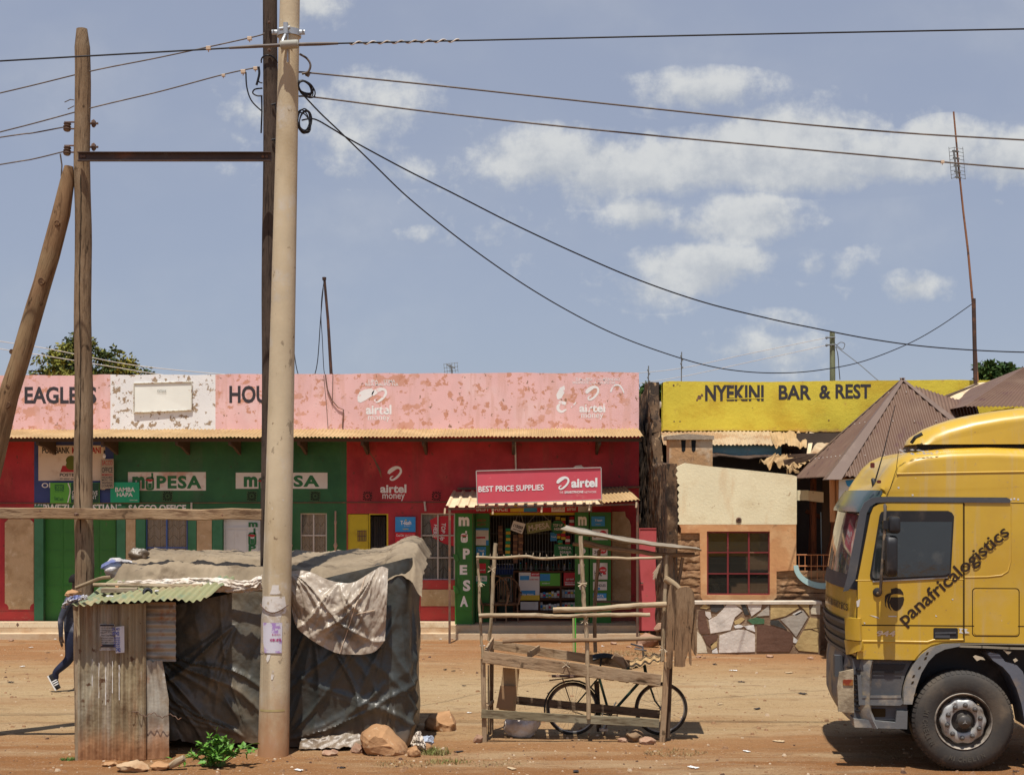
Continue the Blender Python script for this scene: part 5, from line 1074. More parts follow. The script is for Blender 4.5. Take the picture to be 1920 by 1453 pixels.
# profile (X, Z, inset weight at the sides): anticlockwise from bottom front
ARC = (tx(1806), tz(1351)); 
prof = [(3.585, tz(1232), 1.), (3.565, 1.35, 1), (3.555, 1.6, 1), (3.56, 1.88, 1), (3.58, 1.98, 1), (3.62, 2.25, 1), (3.665, 2.5, 1), (3.715, 2.74, 1), (3.77, 2.86, 1), (3.85, 2.98, 1), (3.93, 3.10, 1), (4.0, 3.20, 1), (4.09, 3.28, 1), (4.2, 3.335, 1), (4.34, 3.365, 1), (4.6, 3.39, 1), (5.0, 3.40, 1), (5.4, 3.385, 1), (5.75, 3.35, 1), (5.93, 3.25, .6), (6.0, 3.0, .4), (6.0, 2.0, .3), (6.0, tz(1206), .2),
        (5.4, tz(1206), 0), (tx(1810), tz(1204), 0), (tx(1770), tz(1207), 0), (tx(1748), tz(1213), 0), (tx(1733), tz(1224), 0), (tx(1718), tz(1239), 0), (4.0, tz(1239), 0), (tx(1612), tz(1238), .3)]
dens_ = []
for i, (x, z, w_) in enumerate(prof):
    x2, z2, w2 = prof[(i + 1) % len(prof)]; n = 3 if i < 18 else 1
    for k in range(n): dens_.append((lerp(x, x2, k / n), lerp(z, z2, k / n), lerp(w_, w2, k / n)))
prof = dens_; K = len(prof)
def pn(i):
    a = prof[i - 1]; b = prof[(i + 1) % K]; dx, dz = b[0] - a[0], b[1] - a[1]; l = math.hypot(dx, dz) or 1
    return (-dz / l, dx / l) if False else (dz / l, -dx / l)
# outline runs front-bottom -> up -> back -> bottom, i.e. clockwise seen from -Y: inward normal
def inset(d, Rx=.13, Ry=.30):
    if d >= Ry: return 0.
    u = 1 - d / Ry; return Rx * (1 - math.sqrt(max(0, 1 - u * u)))
def ring_at(d):
    pts = []
    dd = min(d, TW - d); q = inset(dd)
    for i, (x, z, w_) in enumerate(prof):
        nx_, nz_ = pn(i); k = q * w_ * (1. if z < 3.0 or True else 1); bow = .09 * (1 - (2 * d / TW - 1) ** 2) if (i < 27) else 0
        pts.append(Vector((x + nx_ * k - bow + (.05 if i < 27 else 0) * .9, TY + d, z + nz_ * k)))
    return pts
ds = [0, .004, .015, .035, .065, .10, .15, .21, .27, .36, .6, 1.0, 1.42, 1.82, TW - .27, TW - .15, TW - .065, TW - .015, TW]
# make sure the inward normal really points inwards
_c = Vector((4.8, 0, 2.3))
if (pn(0)[0] * (_c.x - prof[0][0])) < 0:
    _pn = pn; pn = lambda i: tuple(-c for c in _pn(i))
mb = MB(); rings = [ring_at(d) for d in ds]
for r_ in rings: mb.v += r_; mb.uv += [(0, 0)] * K
for a in range(len(ds) - 1):
    for i in range(K): mb.f.append((a*K+i, (a+1)*K+i, (a+1)*K+(i+1) % K, a*K+(i+1) % K)); mb.m.append(0)
for a, flip in ((0, 0), (len(ds) - 1, 1)):
    for t_ in tessellate_polygon([rings[a]]): mb.f.append(tuple(a*K+i for i in (t_ if not flip else t_[::-1]))); mb.m.append(0)
bmf = part(tr, 'cab_body', mb, M_ty, 38)
me = bmf.data; bm = bmesh.new(); bm.from_mesh(me); bmesh.ops.recalc_face_normals(bm, faces=bm.faces); bm.to_mesh(me); bm.free()
def front_pt(z, d, off=.004):      # point on the front skin at height z, d metres in from the near side
    r_ = ring_at(d)[:57]
    for i in range(len(r_) - 1):
        if r_[i].z <= z <= r_[i + 1].z:
            t_ = (z - r_[i].z) / max(1e-6, r_[i+1].z - r_[i].z); p = r_[i].lerp(r_[i+1], t_); return p
    return r_[0] if z < r_[0].z else r_[27]
def front_patch(mb, z0, z1, d0, d1, off=.005, nz_=8, nd=14, mi=0, thick=.004, shape=None):
    def fn(a, b):
        d = lerp(d0, d1, a); z = lerp(z0, z1, b)
        if shape: z = shape(a, b)
        p = front_pt(z, d); e = .02; q = front_pt(z, d + e); r_ = front_pt(z + .03, d)
        n = (q - p).cross(r_ - p); n = n.normalized() if n.length > 1e-9 else Vector((-1, 0, 0))
        if n.x > 0: n = -n
        return p + n * off
    mb.grid(fn, nd, nz_, mi, -thick if False else 0)
    return mb
def dlist(px0): pass
mb = MB(); front_patch(mb, 2.02, 2.80, .115, TW - .115, .008, 10, 40); ws = part(tr, 'windshield', mb, mat('windscreen with painted reflections', (.05, .05, .05), .05, [((.38, .33, .24), 1.1, .50, .55, (1, 1.6, .5)), ((.12, .10, .10), 2.2, .5, .62)], 0, var=.1, spec=.6), 60)  # pale blotches in the glass colour imitate reflections and the cab inside
mb = MB(); front_patch(mb, 2.10, 2.62, .24, .5, .012, 4, 6, 0); part(ws, 'reflection_strip', mb, mat('pale dashboard papers', (.34, .33, .28), .5, var=.15), 60) if False else None
mb = MB(); front_patch(mb, 1.88, 2.03, .012, TW - .012, .014, 4, 40); front_patch(mb, 2.03, 2.83, .02, .118, .013, 8, 6); front_patch(mb, 2.03, 2.83, TW - .118, TW - .02, .013, 8, 6); part(tr, 'windshield_surround', mb, M_tdark, 60)
mb = MB()
for z0, z1, d0, d1, k in ((2.36, 2.50, .17, .215, 0), (2.24, 2.33, .165, .22, 0), (2.12, 2.2, .17, .2, 0), (2.5, 2.63, .2, .225, 1)): front_patch(mb, z0, z1, d0, d1, .012, 2, 4, k)
part(ws, 'sticker', mb, [M_card, mat('pale blue sticker', (.3, .42, .5), .5, var=.1)], 60)
# sun visor: tinted curved sheet standing off the windshield top
mb = MB()
def vis(a, b):
    d = lerp(.03, TW - .03, a); p = front_pt(lerp(2.70, 2.93, b), d); return p + Vector((-.02 - .03 * (1 - b), -.02 * (1 if a < .5 else -1) * max(0, 1 - min(a, 1 - a) * 9), .0))
mb.grid(vis, 40, 6, 0, .008); part(tr, 'sun_visor', mb, mat('green grey tinted visor', (.035, .06, .052), .2, [((.08, .10, .03), 1.2, .5, .65), ((.10, .11, .12), 2, .52, .7)], 0, var=.15, spec=.4), 60)
# grille and front lamps
mb = MB(); front_patch(mb, tz(1240), tz(1166), .17, TW - .17, .012, 4, 36, 0)
for k in range(4):
    z = lerp(tz(1232), tz(1172), k / 3.2); front_patch(mb, z, z + .035, .17, TW - .17, .03, 2, 36, 1)
part(tr, 'grille', mb, [M_tdark, M_tgrey], 60)
# corner blocks
def side_poly(mb, pts, off, thick, mi=0): mb.prism([Vector((tx(a), TY - off, tz(b))) for a, b in pts], thick, (0, -1, 0), mi)
def corner(z0, z1, d0, d1, off, nm, m, sub=None):
    mb = MB(); mb.grid(lambda a, b: front_pt(lerp(z0, z1, b), lerp(d0, d1, a)) + Vector((-off, -off * .7, 0)), 10, 3, 0, .05); return part(sub or tr, nm, mb, m, 50)
corner(tz(1201.5), tz(1160), .006, .16, .03, 'corner_panel', M_ty); corner(tz(1233), tz(1203), .006, .2, .022, 'corner_panel', M_ty)
# bumper
mb = MB()
bz0, bz1 = tz(1368), tz(1239)
def bump_(a, b):
    d = lerp(-.02, TW + .02, a); u = min(d + .02, TW + .02 - d); q = .16 * (1 - math.sqrt(max(0, 1 - max(0, 1 - u / .3) ** 2)))
    z = lerp(bz0, bz1, b); x = 3.545 + q + .05 * (2 * d / TW - 1) ** 2 + .03 * (abs(2 * b - 1) ** 4) + (.05 * (1 - b * 4) if b < .25 else 0)
    return (x, TY + d, z)
mb.grid(bump_, 60, 12, 0, -.06); mb2 = MB()
bp = part(tr, 'bumper', mb, mat('scuffed grey bumper', (.17, .165, .16), .7, [((.34, .27, .17), 2.4, .45, .62), ((.08, .08, .08), 4, .55, .7), ((.5, .47, .42), 12, .66, .7)], .3, 16, var=.15), 60)
mb = MB(); mb.box(3.68, 4.0, TY + .06, TY + TW - .06, bz0 + .06, bz1 - .02); part(bp, 'core', mb, M_tdark)
mb = MB(); q = [(1577, 1262), (1603, 1256), (1604, 1338), (1575, 1336), (1573, 1290)]; side_poly(mb, q, .035, .05); part(bp, 'corner_cap', mb, M_dusty)
mb = MB(); side_poly(mb, rrect(1583, 1602, 1275, 1286, 2, 3), .045, .02); part(bp, 'marker_light', mb, mat('orange marker lens', (.22, .035, .015), .3, [((.3, .12, .03), 12, .5, .6)], 0, var=.1, spec=.6))
mb = MB()
for k in range(9):
    z = tz(1332 - k * 8); mb.tube([Vector(bump_(a / 60, lerp(.25, .85, k / 8))) + Vector((-.018, -.01, 0)) for a in range(1, 8)], .012, 5)
part(bp, 'grille_slats', mb, M_tdark, 60)
mb = MB(); mb.box(3.47, 3.56, TY + .55, TY + .66, tz(1283), tz(1242)); part(bp, 'hook_plate', mb, M_tgrey)
# side: trim strip above door, A pillar, window, door gaps
mb = MB(); side_poly(mb, [(1655, 931), (1885, 932.5), (1891, 936), (1892, 942), (1886, 942.5), (1665, 941), (1645, 943), (1634, 950), (1628, 963), (1612, 1060), (1607, 1086), (1594, 1108), (1585, 1110), (1592, 1084), (1604, 1020), (1616, 958), (1624, 942), (1638, 933)], .012, .03); part(tr, 'trim_strip', mb, M_tgrey, 40)
door = MB(); dpts = [(1609, 1237), (1716, 1238), (1722, 1230), (1731, 1220), (1748, 1209.5), (1766, 1204.5), (1806, 1201), (1806, 943), (1664, 943), (1650, 945), (1640, 951), (1634, 966), (1611, 1087)]
def rline(mb, pts, w_, off, closed=False):
    V3 = [Vector((tx(a), TY - off, tz(b))) for a, b in pts]; m = len(V3)
    for i in range(m if closed else m - 1):
        a, b = V3[i], V3[(i + 1) % m]; d = (b - a)
        if d.length < 1e-6: continue
        d.normalize(); s_ = Vector((d.z, 0, -d.x)) * w_; e = d * w_ * .8; b0 = [a - e + s_, b + e + s_, b + e - s_, a - e - s_]; mb.prism(b0, .002, (0, -1, 0))
side_poly(door, [(a + (.9 if a < 1700 else -.9 if a > 1800 else 0), b) for a, b in dpts], .006, .02); dr = part(tr, 'door', door, M_ty, 40)
mb = MB(); rline(mb, dpts, .005, .0045, True); part(tr, 'panel_gap', mb, M_gap)
mb = MB(); wpts = [(1635, 1086), (1640, 1089.5), (1775, 1081.5), (1783, 1077), (1789, 968), (1785, 961), (1778, 957.5), (1662, 957.5), (1655, 960), (1652, 966), (1634, 1078)]
side_poly(mb, wpts, .012, .02); part(dr, 'window_frame', mb, M_tdark)
cxw, cyw = 1714, 1023; wi = [(cxw + (a - cxw) * .955, cyw + (b - cyw) * .94) for a, b in wpts]
mb = MB(); side_poly(mb, wi, .018, .008)
for v in mb.v: v.y += (v.z - tz(1023)) * .024        # the glass leans in a little at the top
part(dr, 'window_pane', mb, M_tglass)
mb = MB(); rline(mb, [(1640, 1090.6), (1776, 1082.5)], .007, .016); part(dr, 'window_sill', mb, M_steel)
mb = MB(); rline(mb, [(1609, 1173), (1806, 1173)], .006, .0072); part(dr, 'groove', mb, M_gap)
mb = MB()
def ridge(mb, pts, r_, off=0.):
    mb.tube([Vector((tx(a), TY - off, tz(b))) for a, b in pts], r_, 8)
ridge(mb, [(1609, 1203.5), (1680, 1203.5), (1740, 1204), (1752, 1200), (1806, 1199)], .014, .0); part(dr, 'swage', mb, M_ty, 60)
mb = MB(); ridge(mb, [(1684, 888.5), (1760, 887), (1850, 885.5), (1960, 884)], .011, -.003); ridge(mb, [(1608, 1089), (1800, 1086), (1806, 1086)], .006, .003); ridge(mb, [(1809, 1082), (1850, 1081), (1876, 1078), (1888, 1070), (1893, 1050), (1894, 945)], .008, -.002); part(tr, 'body_crease', mb, M_ty, 60)
mb = MB(); rline(mb, [(1687, 846), (1683, 880), (1672, 915), (1665, 930)], .003, .001); rline(mb, [(1808, 1173), (1960, 1173)], .005, .001); rline(mb, rrect(1823, 1908, 1102.5, 1192, 6, 4), .0045, .001, True); rline(mb, [(1808, 1202.5), (1808, 944)], .004, .001); rline(mb, [(1893, 943), (1960, 943)], .004, .001); part(tr, 'panel_line', mb, M_gap)
mb = MB(); side_poly(mb, rrect(1826, 1905.5, 1105, 1189.5, 5, 4), .005, .012); part(tr, 'locker_flap', mb, M_ty)
mb = MB(); side_poly(mb, rrect(1751, 1796, 1177, 1198, 3, 3), .010, .02); h_ = part(dr, 'handle_recess', mb, M_tdark)
mb = MB(); rline(mb, [(1756, 1193), (1779, 1193)], .014, .02); rline(mb, [(1755, 1187), (1791, 1185.5)], .010, .018); part(h_, 'handle', mb, M_tgrey)
# scrapes and chips
mb = MB()
for pts in ([(1633, 1154), (1641, 1157), (1652, 1161), (1648, 1157), (1640, 1155)], [(1668, 1155), (1684, 1155), (1683, 1157), (1669, 1157)], [(1797, 1177), (1806, 1178), (1802, 1182), (1806, 1187), (1798, 1186), (1800, 1181)], [(1808, 1178), (1814, 1179), (1811, 1182), (1818, 1186), (1809, 1187)], [(1609, 1128), (1616, 1124), (1614, 1138), (1610, 1139)], [(1612, 1160), (1617, 1160), (1616, 1164)], [(1607, 1210), (1617, 1212), (1612, 1215)], [(1622, 1167), (1626, 1169), (1624, 1171)], [(1755, 1152), (1758, 1156), (1755, 1156)], [(1784, 1123), (1788, 1122), (1787, 1125)]): side_poly(mb, pts, .0085, .002)
for k in range(26):
    a = 1690 + rnd.random() ** 1.6 * 70; b = 842 + rnd.random() * 10 + (a - 1690) * .04; r_ = rnd.uniform(.8, 3.4); side_poly(mb, [(a - r_ * 1.6, b), (a, b - r_ * .5), (a + r_ * 1.5, b + .3), (a + .4, b + r_ * .5)], .002, .003)
for a, b in ((1651, 903), (1687, 914), (1713, 928), (1893, 936), (1899, 935), (1906, 936)): side_poly(mb, [(a - 2, b - 1), (a + 1.5, b - 2), (a + 2, b + 1.4), (a - 1, b + 2)], .002, .003)
part(tr, 'chipped_paint', mb, M_scr)
mb = MB(); side_poly(mb, rrect(1635, 1643, 867, 877, 2, 3), .004, .01); side_poly(mb, rrect(1647, 1655, 900, 906, 2, 2), .004, .01); part(tr, 'marker_light', mb, mat('dark red lens', (.12, .03, .02), .3, var=.1))
# lettering and emblem
mb = MB(); o = Vector((tx(1699), TY - .0105, tz(1173))); e = Vector((tx(1891.5), TY - .0105, tz(1001))); U = e - o; n = Vector((-U.z, 0, U.x)).normalized()
text_on(mb, 'panafricalogistics', o - n * .045, U, n * .185, .015)
lt = part(tr, 'lettering', mb, mat('dark brown lettering', (.035, .02, .012), .5, var=.05))
mb = MB(); E = TY - .0095
def ep(a, b): return (1500 + a / 3.698, 1060 + b / 3.698)
for pts in ([(640, 222), (690, 222), (725, 218), (730, 235), (722, 270), (705, 300), (680, 318), (660, 314), (640, 290), (628, 255)], [(640, 165), (675, 156), (705, 165), (722, 188), (726, 205), (700, 198), (660, 200), (630, 210), (600, 215), (612, 200), (640, 190)], [(600, 210), (630, 198), (612, 235), (604, 270), (612, 300), (600, 280), (597, 245)], [(622, 215), (640, 205), (628, 250), (632, 290), (645, 318), (622, 295), (612, 250)]): mb.prism([Vector((tx(a), E, tz(b))) for a, b in (ep(*p) for p in pts)], .002, (0, -1, 0))
part(tr, 'emblem', mb, mat('dark emblem', (.03, .02, .012), .5, var=.05))
mb = MB(); o = Vector((tx(1645), TY - .012, tz(1194))); text_on(mb, '944', o, Vector((35 / S, 0, 0)), Vector((.012, 0, 11 / S)), .04); part(tr, 'number_badge', mb, mat('chrome badge', (.6, .6, .6), .2, metal=.8, var=.1))
mb = MB()
for i, ch in enumerate('panafricalogistics'):
    a = front_pt(tz(1150), 2.0 - i * .1); b = front_pt(tz(1150), 1.92 - i * .1); c = front_pt(tz(1136), 2.0 - i * .1); off = Vector((-.012, 0, 0)); text_on(mb, ch, a + off, b - a, c - a, .01)
part(tr, 'lettering', mb, bpy.data.materials['dark brown lettering'])
# mirrors
mr_p = MB(); MY = TY - .22
mr_p.tube([Vector((tx(1663), TY, tz(950))), Vector((tx(1657), MY + .05, tz(947))), Vector((tx(1656), MY, tz(956))), Vector((tx(1655), MY, tz(1000))), Vector((tx(1650), MY, tz(1070))), Vector((tx(1648), MY + .04, tz(1112))), Vector((tx(1648), TY, tz(1113)))], .016, 8)
mir = part(tr, 'mirror_arm', mr_p, mat('worn mirror arm', (.10, .085, .07), .5, [((.3, .22, .14), 6, .5, .65)], 0, var=.15), 60)
mb = MB(); mb.lathe((tx(1648), TY - .005, tz(1111)), (0, -1, 0), [(.05, 0), (.045, .02), (.02, .03), (0, .03)], 14); part(mir, 'arm_base', mb, M_tdark, 50)
def mshell(px0, px1, py0, py1):
    mb = MB(); pts = rrect(px0, px1, py0, py1, min(px1 - px0, py1 - py0) * .3, 4)
    def rg(y, s_): cx, cy = (px0 + px1) / 2, (py0 + py1) / 2; return [Vector((tx(cx + (a - cx) * s_), y, tz(cy + (b - cy) * s_))) for a, b in pts]
    rs = [rg(MY - .11, .6), rg(MY - .10, .86), rg(MY - .06, 1.), rg(MY + .06, 1.), rg(MY + .1, .9), rg(MY + .11, .6)]; k = len(pts)
    for r_ in rs: mb.v += r_; mb.uv += [(0, 0)] * k
    for i in range(5):
        for j in range(k): mb.f.append((i*k+j, i*k+(j+1) % k, (i+1)*k+(j+1) % k, (i+1)*k+j)); mb.m.append(0)
    mb.f += [tuple(range(k))[::-1], tuple(5*k+j for j in range(k))]; mb.m += [0, 0]
    return part(tr, 'mirror', mb, M_tdark, 45)
mshell(1661, 1682, 967, 999); mshell(1655, 1677, 1003, 1079)
mb = MB()
for y in (983, 1040): mb.box(tx(1652), tx(1663), MY - .03, MY + .03, tz(y + 8), tz(y - 8))
part(mir, 'bracket', mb, M_tdark)
# aerial rods
mb = MB(); p = front_pt(3.0, .35); mb.tube([p, p + Vector((.1, 0, .35)), p + Vector((.22, 0, .85))], [.01, .006, .004], 6); mb.lathe(p, (-.3, 0, 1), [(0, -.02), (.03, -.02), (.02, .06), (0, .07)], 8); part(tr, 'aerial', mb, M_tdark, 60)
# roof deflector
mb = MB()
dp = [(1713, 832), (1716, 824), (1722, 817), (1733, 811), (1748, 801), (1773, 791), (1822, 777), (1872, 768), (1920, 762), (1960, 759), (1985, 762), (1985, 832)]
def rg(d):
    q = inset(d, .16, .32) if d < 1.05 else inset(2.1 - d, .6, 1.05); pts = []
    for i, (a, b) in enumerate(dp):
        x, z = tx(a) + (.30 * max(0, d - .35) / 1.75 if i < 6 else 0), tz(b)
        if i < 10: z -= q * (.9 if i > 0 else 0) * (1 if z > tz(828) else .2); x += q * .6
        pts.append(Vector((x, TY + .14 + d, max(z, tz(832)))))
    return pts
k = len(dp); dss = [0, .004, .02, .05, .1, .16, .24, .34, .7, 1.06, 1.3, 1.55, 2.1 - .34, 2.1 - .16, 2.1 - .05, 2.1]
for d in dss: mb.v += rg(d); mb.uv += [(0, 0)] * k
for a in range(len(dss) - 1):
    for i in range(k): mb.f.append((a*k+i, (a+1)*k+i, (a+1)*k+(i+1) % k, a*k+(i+1) % k)); mb.m.append(0)
for a in (0, len(dss) - 1):
    for t_ in tessellate_polygon([rg(dss[a])]): mb.f.append(tuple(a*k+i for i in t_)); mb.m.append(0)
o = part(tr, 'air_deflector', mb, M_ty, 38); bm = bmesh.new(); bm.from_mesh(o.data); bmesh.ops.recalc_face_normals(bm, faces=bm.faces); bm.to_mesh(o.data); bm.free()
mb = MB(); mb.box(tx(1730), tx(1975), TY + .25, TY + 1.1, tz(846), tz(832.6)); mb.tube([Vector((tx(1716), TY + .16, tz(829))), Vector((tx(1722), TY + .13, tz(819))), Vector((tx(1735), TY + .12, tz(812)))], .02, 6); part(o, 'base_gap', mb, M_tdark)
# step well
mb = MB(); side_poly(mb, [(1603.5, 1237.5), (1716, 1239.5), (1707, 1253), (1700, 1270), (1695, 1290), (1692, 1320), (1610, 1322), (1608, 1268), (1604, 1268)], -.05, .4); part(tr, 'step_panel', mb, M_tgrey)
mb = MB(); side_poly(mb, [(1620, 1247), (1702, 1247), (1696, 1258), (1620, 1258)], -.035, .02); rline(mb, [(1620, 1262), (1692, 1262)], .012, -.03); part(tr, 'step_recess', mb, M_tdark)
mb = MB(); side_poly(mb, [(1611, 1268), (1618, 1268), (1621, 1309), (1692, 1308), (1696, 1320), (1690, 1324), (1614, 1324)], -.0, .32); rline(mb, [(1622, 1308), (1690, 1307)], .014, .006); st_ = part(tr, 'step', mb, mat('worn grey step', (.125, .128, .13), .6, [((.36, .31, .24), 3, .5, .7)], .15, 25, var=.12))
mb = MB(); side_poly(mb, [(1607, 1320), (1705, 1321), (1704, 1353), (1606, 1352)], -.05, .4); part(tr, 'step_panel', mb, M_tgrey)
mb = MB(); side_poly(mb, [(1604, 1350), (1682, 1356), (1684, 1334), (1704, 1334), (1703, 1368), (1606, 1366)], .0, .3); part(tr, 'step', mb, bpy.data.materials['worn grey step'])
mb = MB(); side_poly(mb, rrect(1637, 1664.5, 1331, 1347, 2, 3), -.045, .02); part(tr, 'step_hole', mb, M_gap)
# wheel arch trim, rear mudguard, dark arch lining
def arcpts(r_, a0, a1, n=22, cx=1806, cy=1351): return [(cx + r_ * math.cos(R(lerp(a0, a1, k / n))), cy - r_ * math.sin(R(lerp(a0, a1, k / n)))) for k in range(n + 1)]
oa = [(1696, 1321), (1697, 1292), (1704, 1268), (1714, 1247), (1728, 1228), (1745, 1214), (1768, 1207), (1800, 1205.5)]; ia = [(1800, 1211), (1772, 1217), (1755, 1226), (1742, 1240), (1729, 1262), (1719, 1290), (1712, 1321)]
mb = MB(); side_poly(mb, oa + ia, .014, .12); at_ = part(tr, 'wheel_arch_trim', mb, mat('faded arch plastic', (.20, .20, .19), .6, [((.35, .3, .23), 4, .5, .7)], .1, 30, var=.12), 50)
mb = MB()
for a, b in ((1736, 1234), (1725, 1252), (1712, 1280), (1717, 1303), (1714, 1268), (1739, 1225)): side_poly(mb, [(a - 2.6, b + 3.4), (a + 2, b + 2), (a + 3.4, b - 3), (a - .6, b - 2)], .016, .003)
part(at_, 'slot', mb, M_gap)
mb = MB(); side_poly(mb, [(1852, 1226), (1856, 1223), (1873, 1226), (1884, 1240), (1905, 1246), (1916, 1258), (1926, 1290), (1930, 1360), (1921, 1360), (1914, 1320), (1905, 1290), (1893, 1265), (1880, 1250), (1862, 1238)], -.03, .42); part(tr, 'mudguard', mb, mat('blue grey mudguard', (.13, .14, .165), .6, [((.25, .2, .15), 3, .55, .75)], .1, 30, var=.12))
mb = MB(); mb.box(tx(1700), tx(1990), TY + .45, TY + 1.95, tz(1330), tz(1212)); mb.box(tx(1640), tx(1800), TY + .5, TY + 1.9, tz(1345), tz(1250)); mb.box(tx(1640), 12., TY + .6, TY + .75, .62, .9); mb.box(tx(1640), 12., TY + 1.65, TY + 1.8, .62, .9); part(tr, 'chassis', mb, M_tdark)
mb = MB(); rline(mb, [(1800, 1211), (1840, 1212), (1890, 1214), (1960, 1215)], .012, .004); rline(mb, [(1800, 1206.5), (1960, 1206.5)], .006, .006); part(tr, 'sill_pipe', mb, mat('dirty pipe', (.26, .23, .17), .6, var=.2))
mb = MB()
for pts in ([(1825, 1231), (1829, 1228), (1836, 1230), (1843, 1232), (1847, 1237), (1838, 1236), (1832, 1239)], [(1880, 1218), (1895, 1221), (1889, 1227)], [(1898, 1236), (1903, 1233), (1907, 1237), (1901, 1241)]): side_poly(mb, pts, -.02, .01)
part(tr, 'torn_edge', mb, mat('torn pale fibre', (.5, .42, .3), .9, var=.15))
# wheels
def wheel(px, Y, far=False):
    c = Vector((tx(px), Y, .519)); ax = (0, -1, 0); mb = MB(); Rr = .519
    tp = [(.285, -.02), (.30, .015), (.335, .030), (.40, .036), (.455, .030), (.492, .012), (.508, -.012), (Rr, -.03), (Rr, -.26), (.508, -.28), (.46, -.30), (.30, -.29)]
    mb.lathe(c, ax, tp, 72)
    for k in range(60):      # shoulder tread blocks
        a = 2 * math.pi * k / 60; e1 = Vector((math.cos(a), 0, math.sin(a))); e2 = Vector((-math.sin(a), 0, math.cos(a)))
        q = [c + e1 * (.497) + Vector((0, -.012, 0)) - e2 * .017, c + e1 * .497 + Vector((0, -.012, 0)) + e2 * .017, c + e1 * (Rr + .004) + Vector((0, .02, 0)) + e2 * .019, c + e1 * (Rr + .004) + Vector((0, .02, 0)) - e2 * .019]
        q2 = [p + Vector((0, .1, 0)) for p in q]; mb.add(q + q2, [(0, 1, 2, 3), (3, 2, 6, 7), (0, 3, 7, 4), (1, 5, 6, 2)])
    wh = part(tr, 'wheel', mb, M_rub, 35)
    mb = MB(); mb.lathe(c, ax, [(.30, .012), (.292, .026), (.283, .02), (.270, -.04), (.262, -.10), (.245, -.115), (.24, -.05)], 48); part(wh, 'rim', mb, mat('dusty rim', (.38, .33, .27), .5, [((.12, .1, .08), 3, .48, .62)], 0, metal=.2, var=.1) if not far else M_steel, 40)
    mb = MB(); n = 80; vs = []
    mb.lathe(c, ax, [(.236, -.06), (.236, -.02), (.225, .005), (.20, .018), (.145, .022), (.125, .012), (.118, -.03)], 60)
    for i, v in enumerate(mb.v):
        d = v - c; r_ = math.hypot(d.x, d.z)
        if r_ > .21: s_ = 1 + .03 * math.cos(10 * math.atan2(d.z, d.x)); v.x = c.x + d.x * s_; v.z = c.z + d.z * s_
    hub = part(wh, 'hub', mb, M_steel, 40)
    mb = MB(); mb.lathe(c, ax, [(.119, -.02), (.105, -.01), (.09, .0), (.075, .035), (.068, .065), (.045, .082), (0, .088)], 32); part(wh, 'hub_cap', mb, mat('oily hub cap', (.09, .08, .07), .35, metal=.4, var=.15) if not far else M_tdark, 40)
    mb = MB()
    for k in range(10):
        a = 2 * math.pi * (k + .35) / 10; p = c + Vector((.172 * math.cos(a), 0, .172 * math.sin(a))); mb.lathe(p, ax, [(.026, .018), (.026, .03), (.019, .032), (.019, .055), (.012, .06), (0, .06)], 12)
    part(wh, 'wheel_nuts', mb, mat('dark nuts', (.13, .12, .11), .4, metal=.5, var=.1) if not far else M_tdark, 40)
    if not far:
        mb = MB()
        for k in range(3):
            a = R(90 + 120 * k); mb.prism([c + Vector((.03 * math.cos(a), -.0895, .03 * math.sin(a))), c + Vector((.005 * math.cos(a + 1.05), -.0895, .005 * math.sin(a + 1.05))), c + Vector((.005 * math.cos(a - 1.05), -.0895, .005 * math.sin(a - 1.05)))], .003, (0, -1, 0))
        part(wh, 'star_mark', mb, M_steel)
        mb = MB()
        for wd, a0 in (('MICHELIN', 165), ('MICHELIN', 250)):
            for i, ch in enumerate(wd):
                a = R(a0 + i * 7.); rr = .395; e1 = Vector((math.cos(a), 0, math.sin(a))); e2 = Vector((-math.sin(a), 0, math.cos(a)))
                up = -e1 if a0 > 200 else -e1; ri = e2
                o_ = c + e1 * (rr + .028) + Vector((0, -.040, 0)) - ri * .016; w_ = .012 if ch == 'I' else .034; text_on(mb, ch, o_, ri * w_, up * .052, .03)
        part(wh, 'lettering', mb, mat('raised rubber letters', (.085, .075, .06), .8, var=.1))
wheel(1806, TY); wheel(1806, TY + TW - .24, True)
mb = MB(); mb.tube([(tx(1806), TY + .1, .52), (tx(1806), TY + TW - .3, .52)], .09, 10); part(tr, 'axle', mb, M_tdark)
mb = MB(); q = [Vector((tx(1935), TY + .05, .35)), Vector((tx(1985), TY + .05, .35))]; mb.box(tx(1935), tx(2010), TY + .05, TY + .5, .45, .95); part(tr, 'fuel_tank', mb, M_tgrey)
mb = MB(); mb.box(6.45, 12.2, TY + .02, TY + TW, 1.15, 3.3); part(tr, 'cargo_body', mb, M_ty)
for x in (9.6, 10.8):
    mb = MB(); mb.lathe((x, TY + .02, .519), (0, -1, 0), [(.0, -.05), (.28, -.06), (.30, .01), (.45, .02), (.519, -.03), (.519, -.5), (0, -.5)], 40); part(tr, 'wheel', mb, M_rub, 35)
    mb = MB(); mb.lathe((x, TY + TW - .46, .519), (0, -1, 0), [(.0, 0), (.45, 0), (.519, -.03), (.519, -.46), (0, -.46)], 40); part(tr, 'wheel', mb, M_rub, 35)
tr.rotation_euler = (0, 0, R(-5.3))

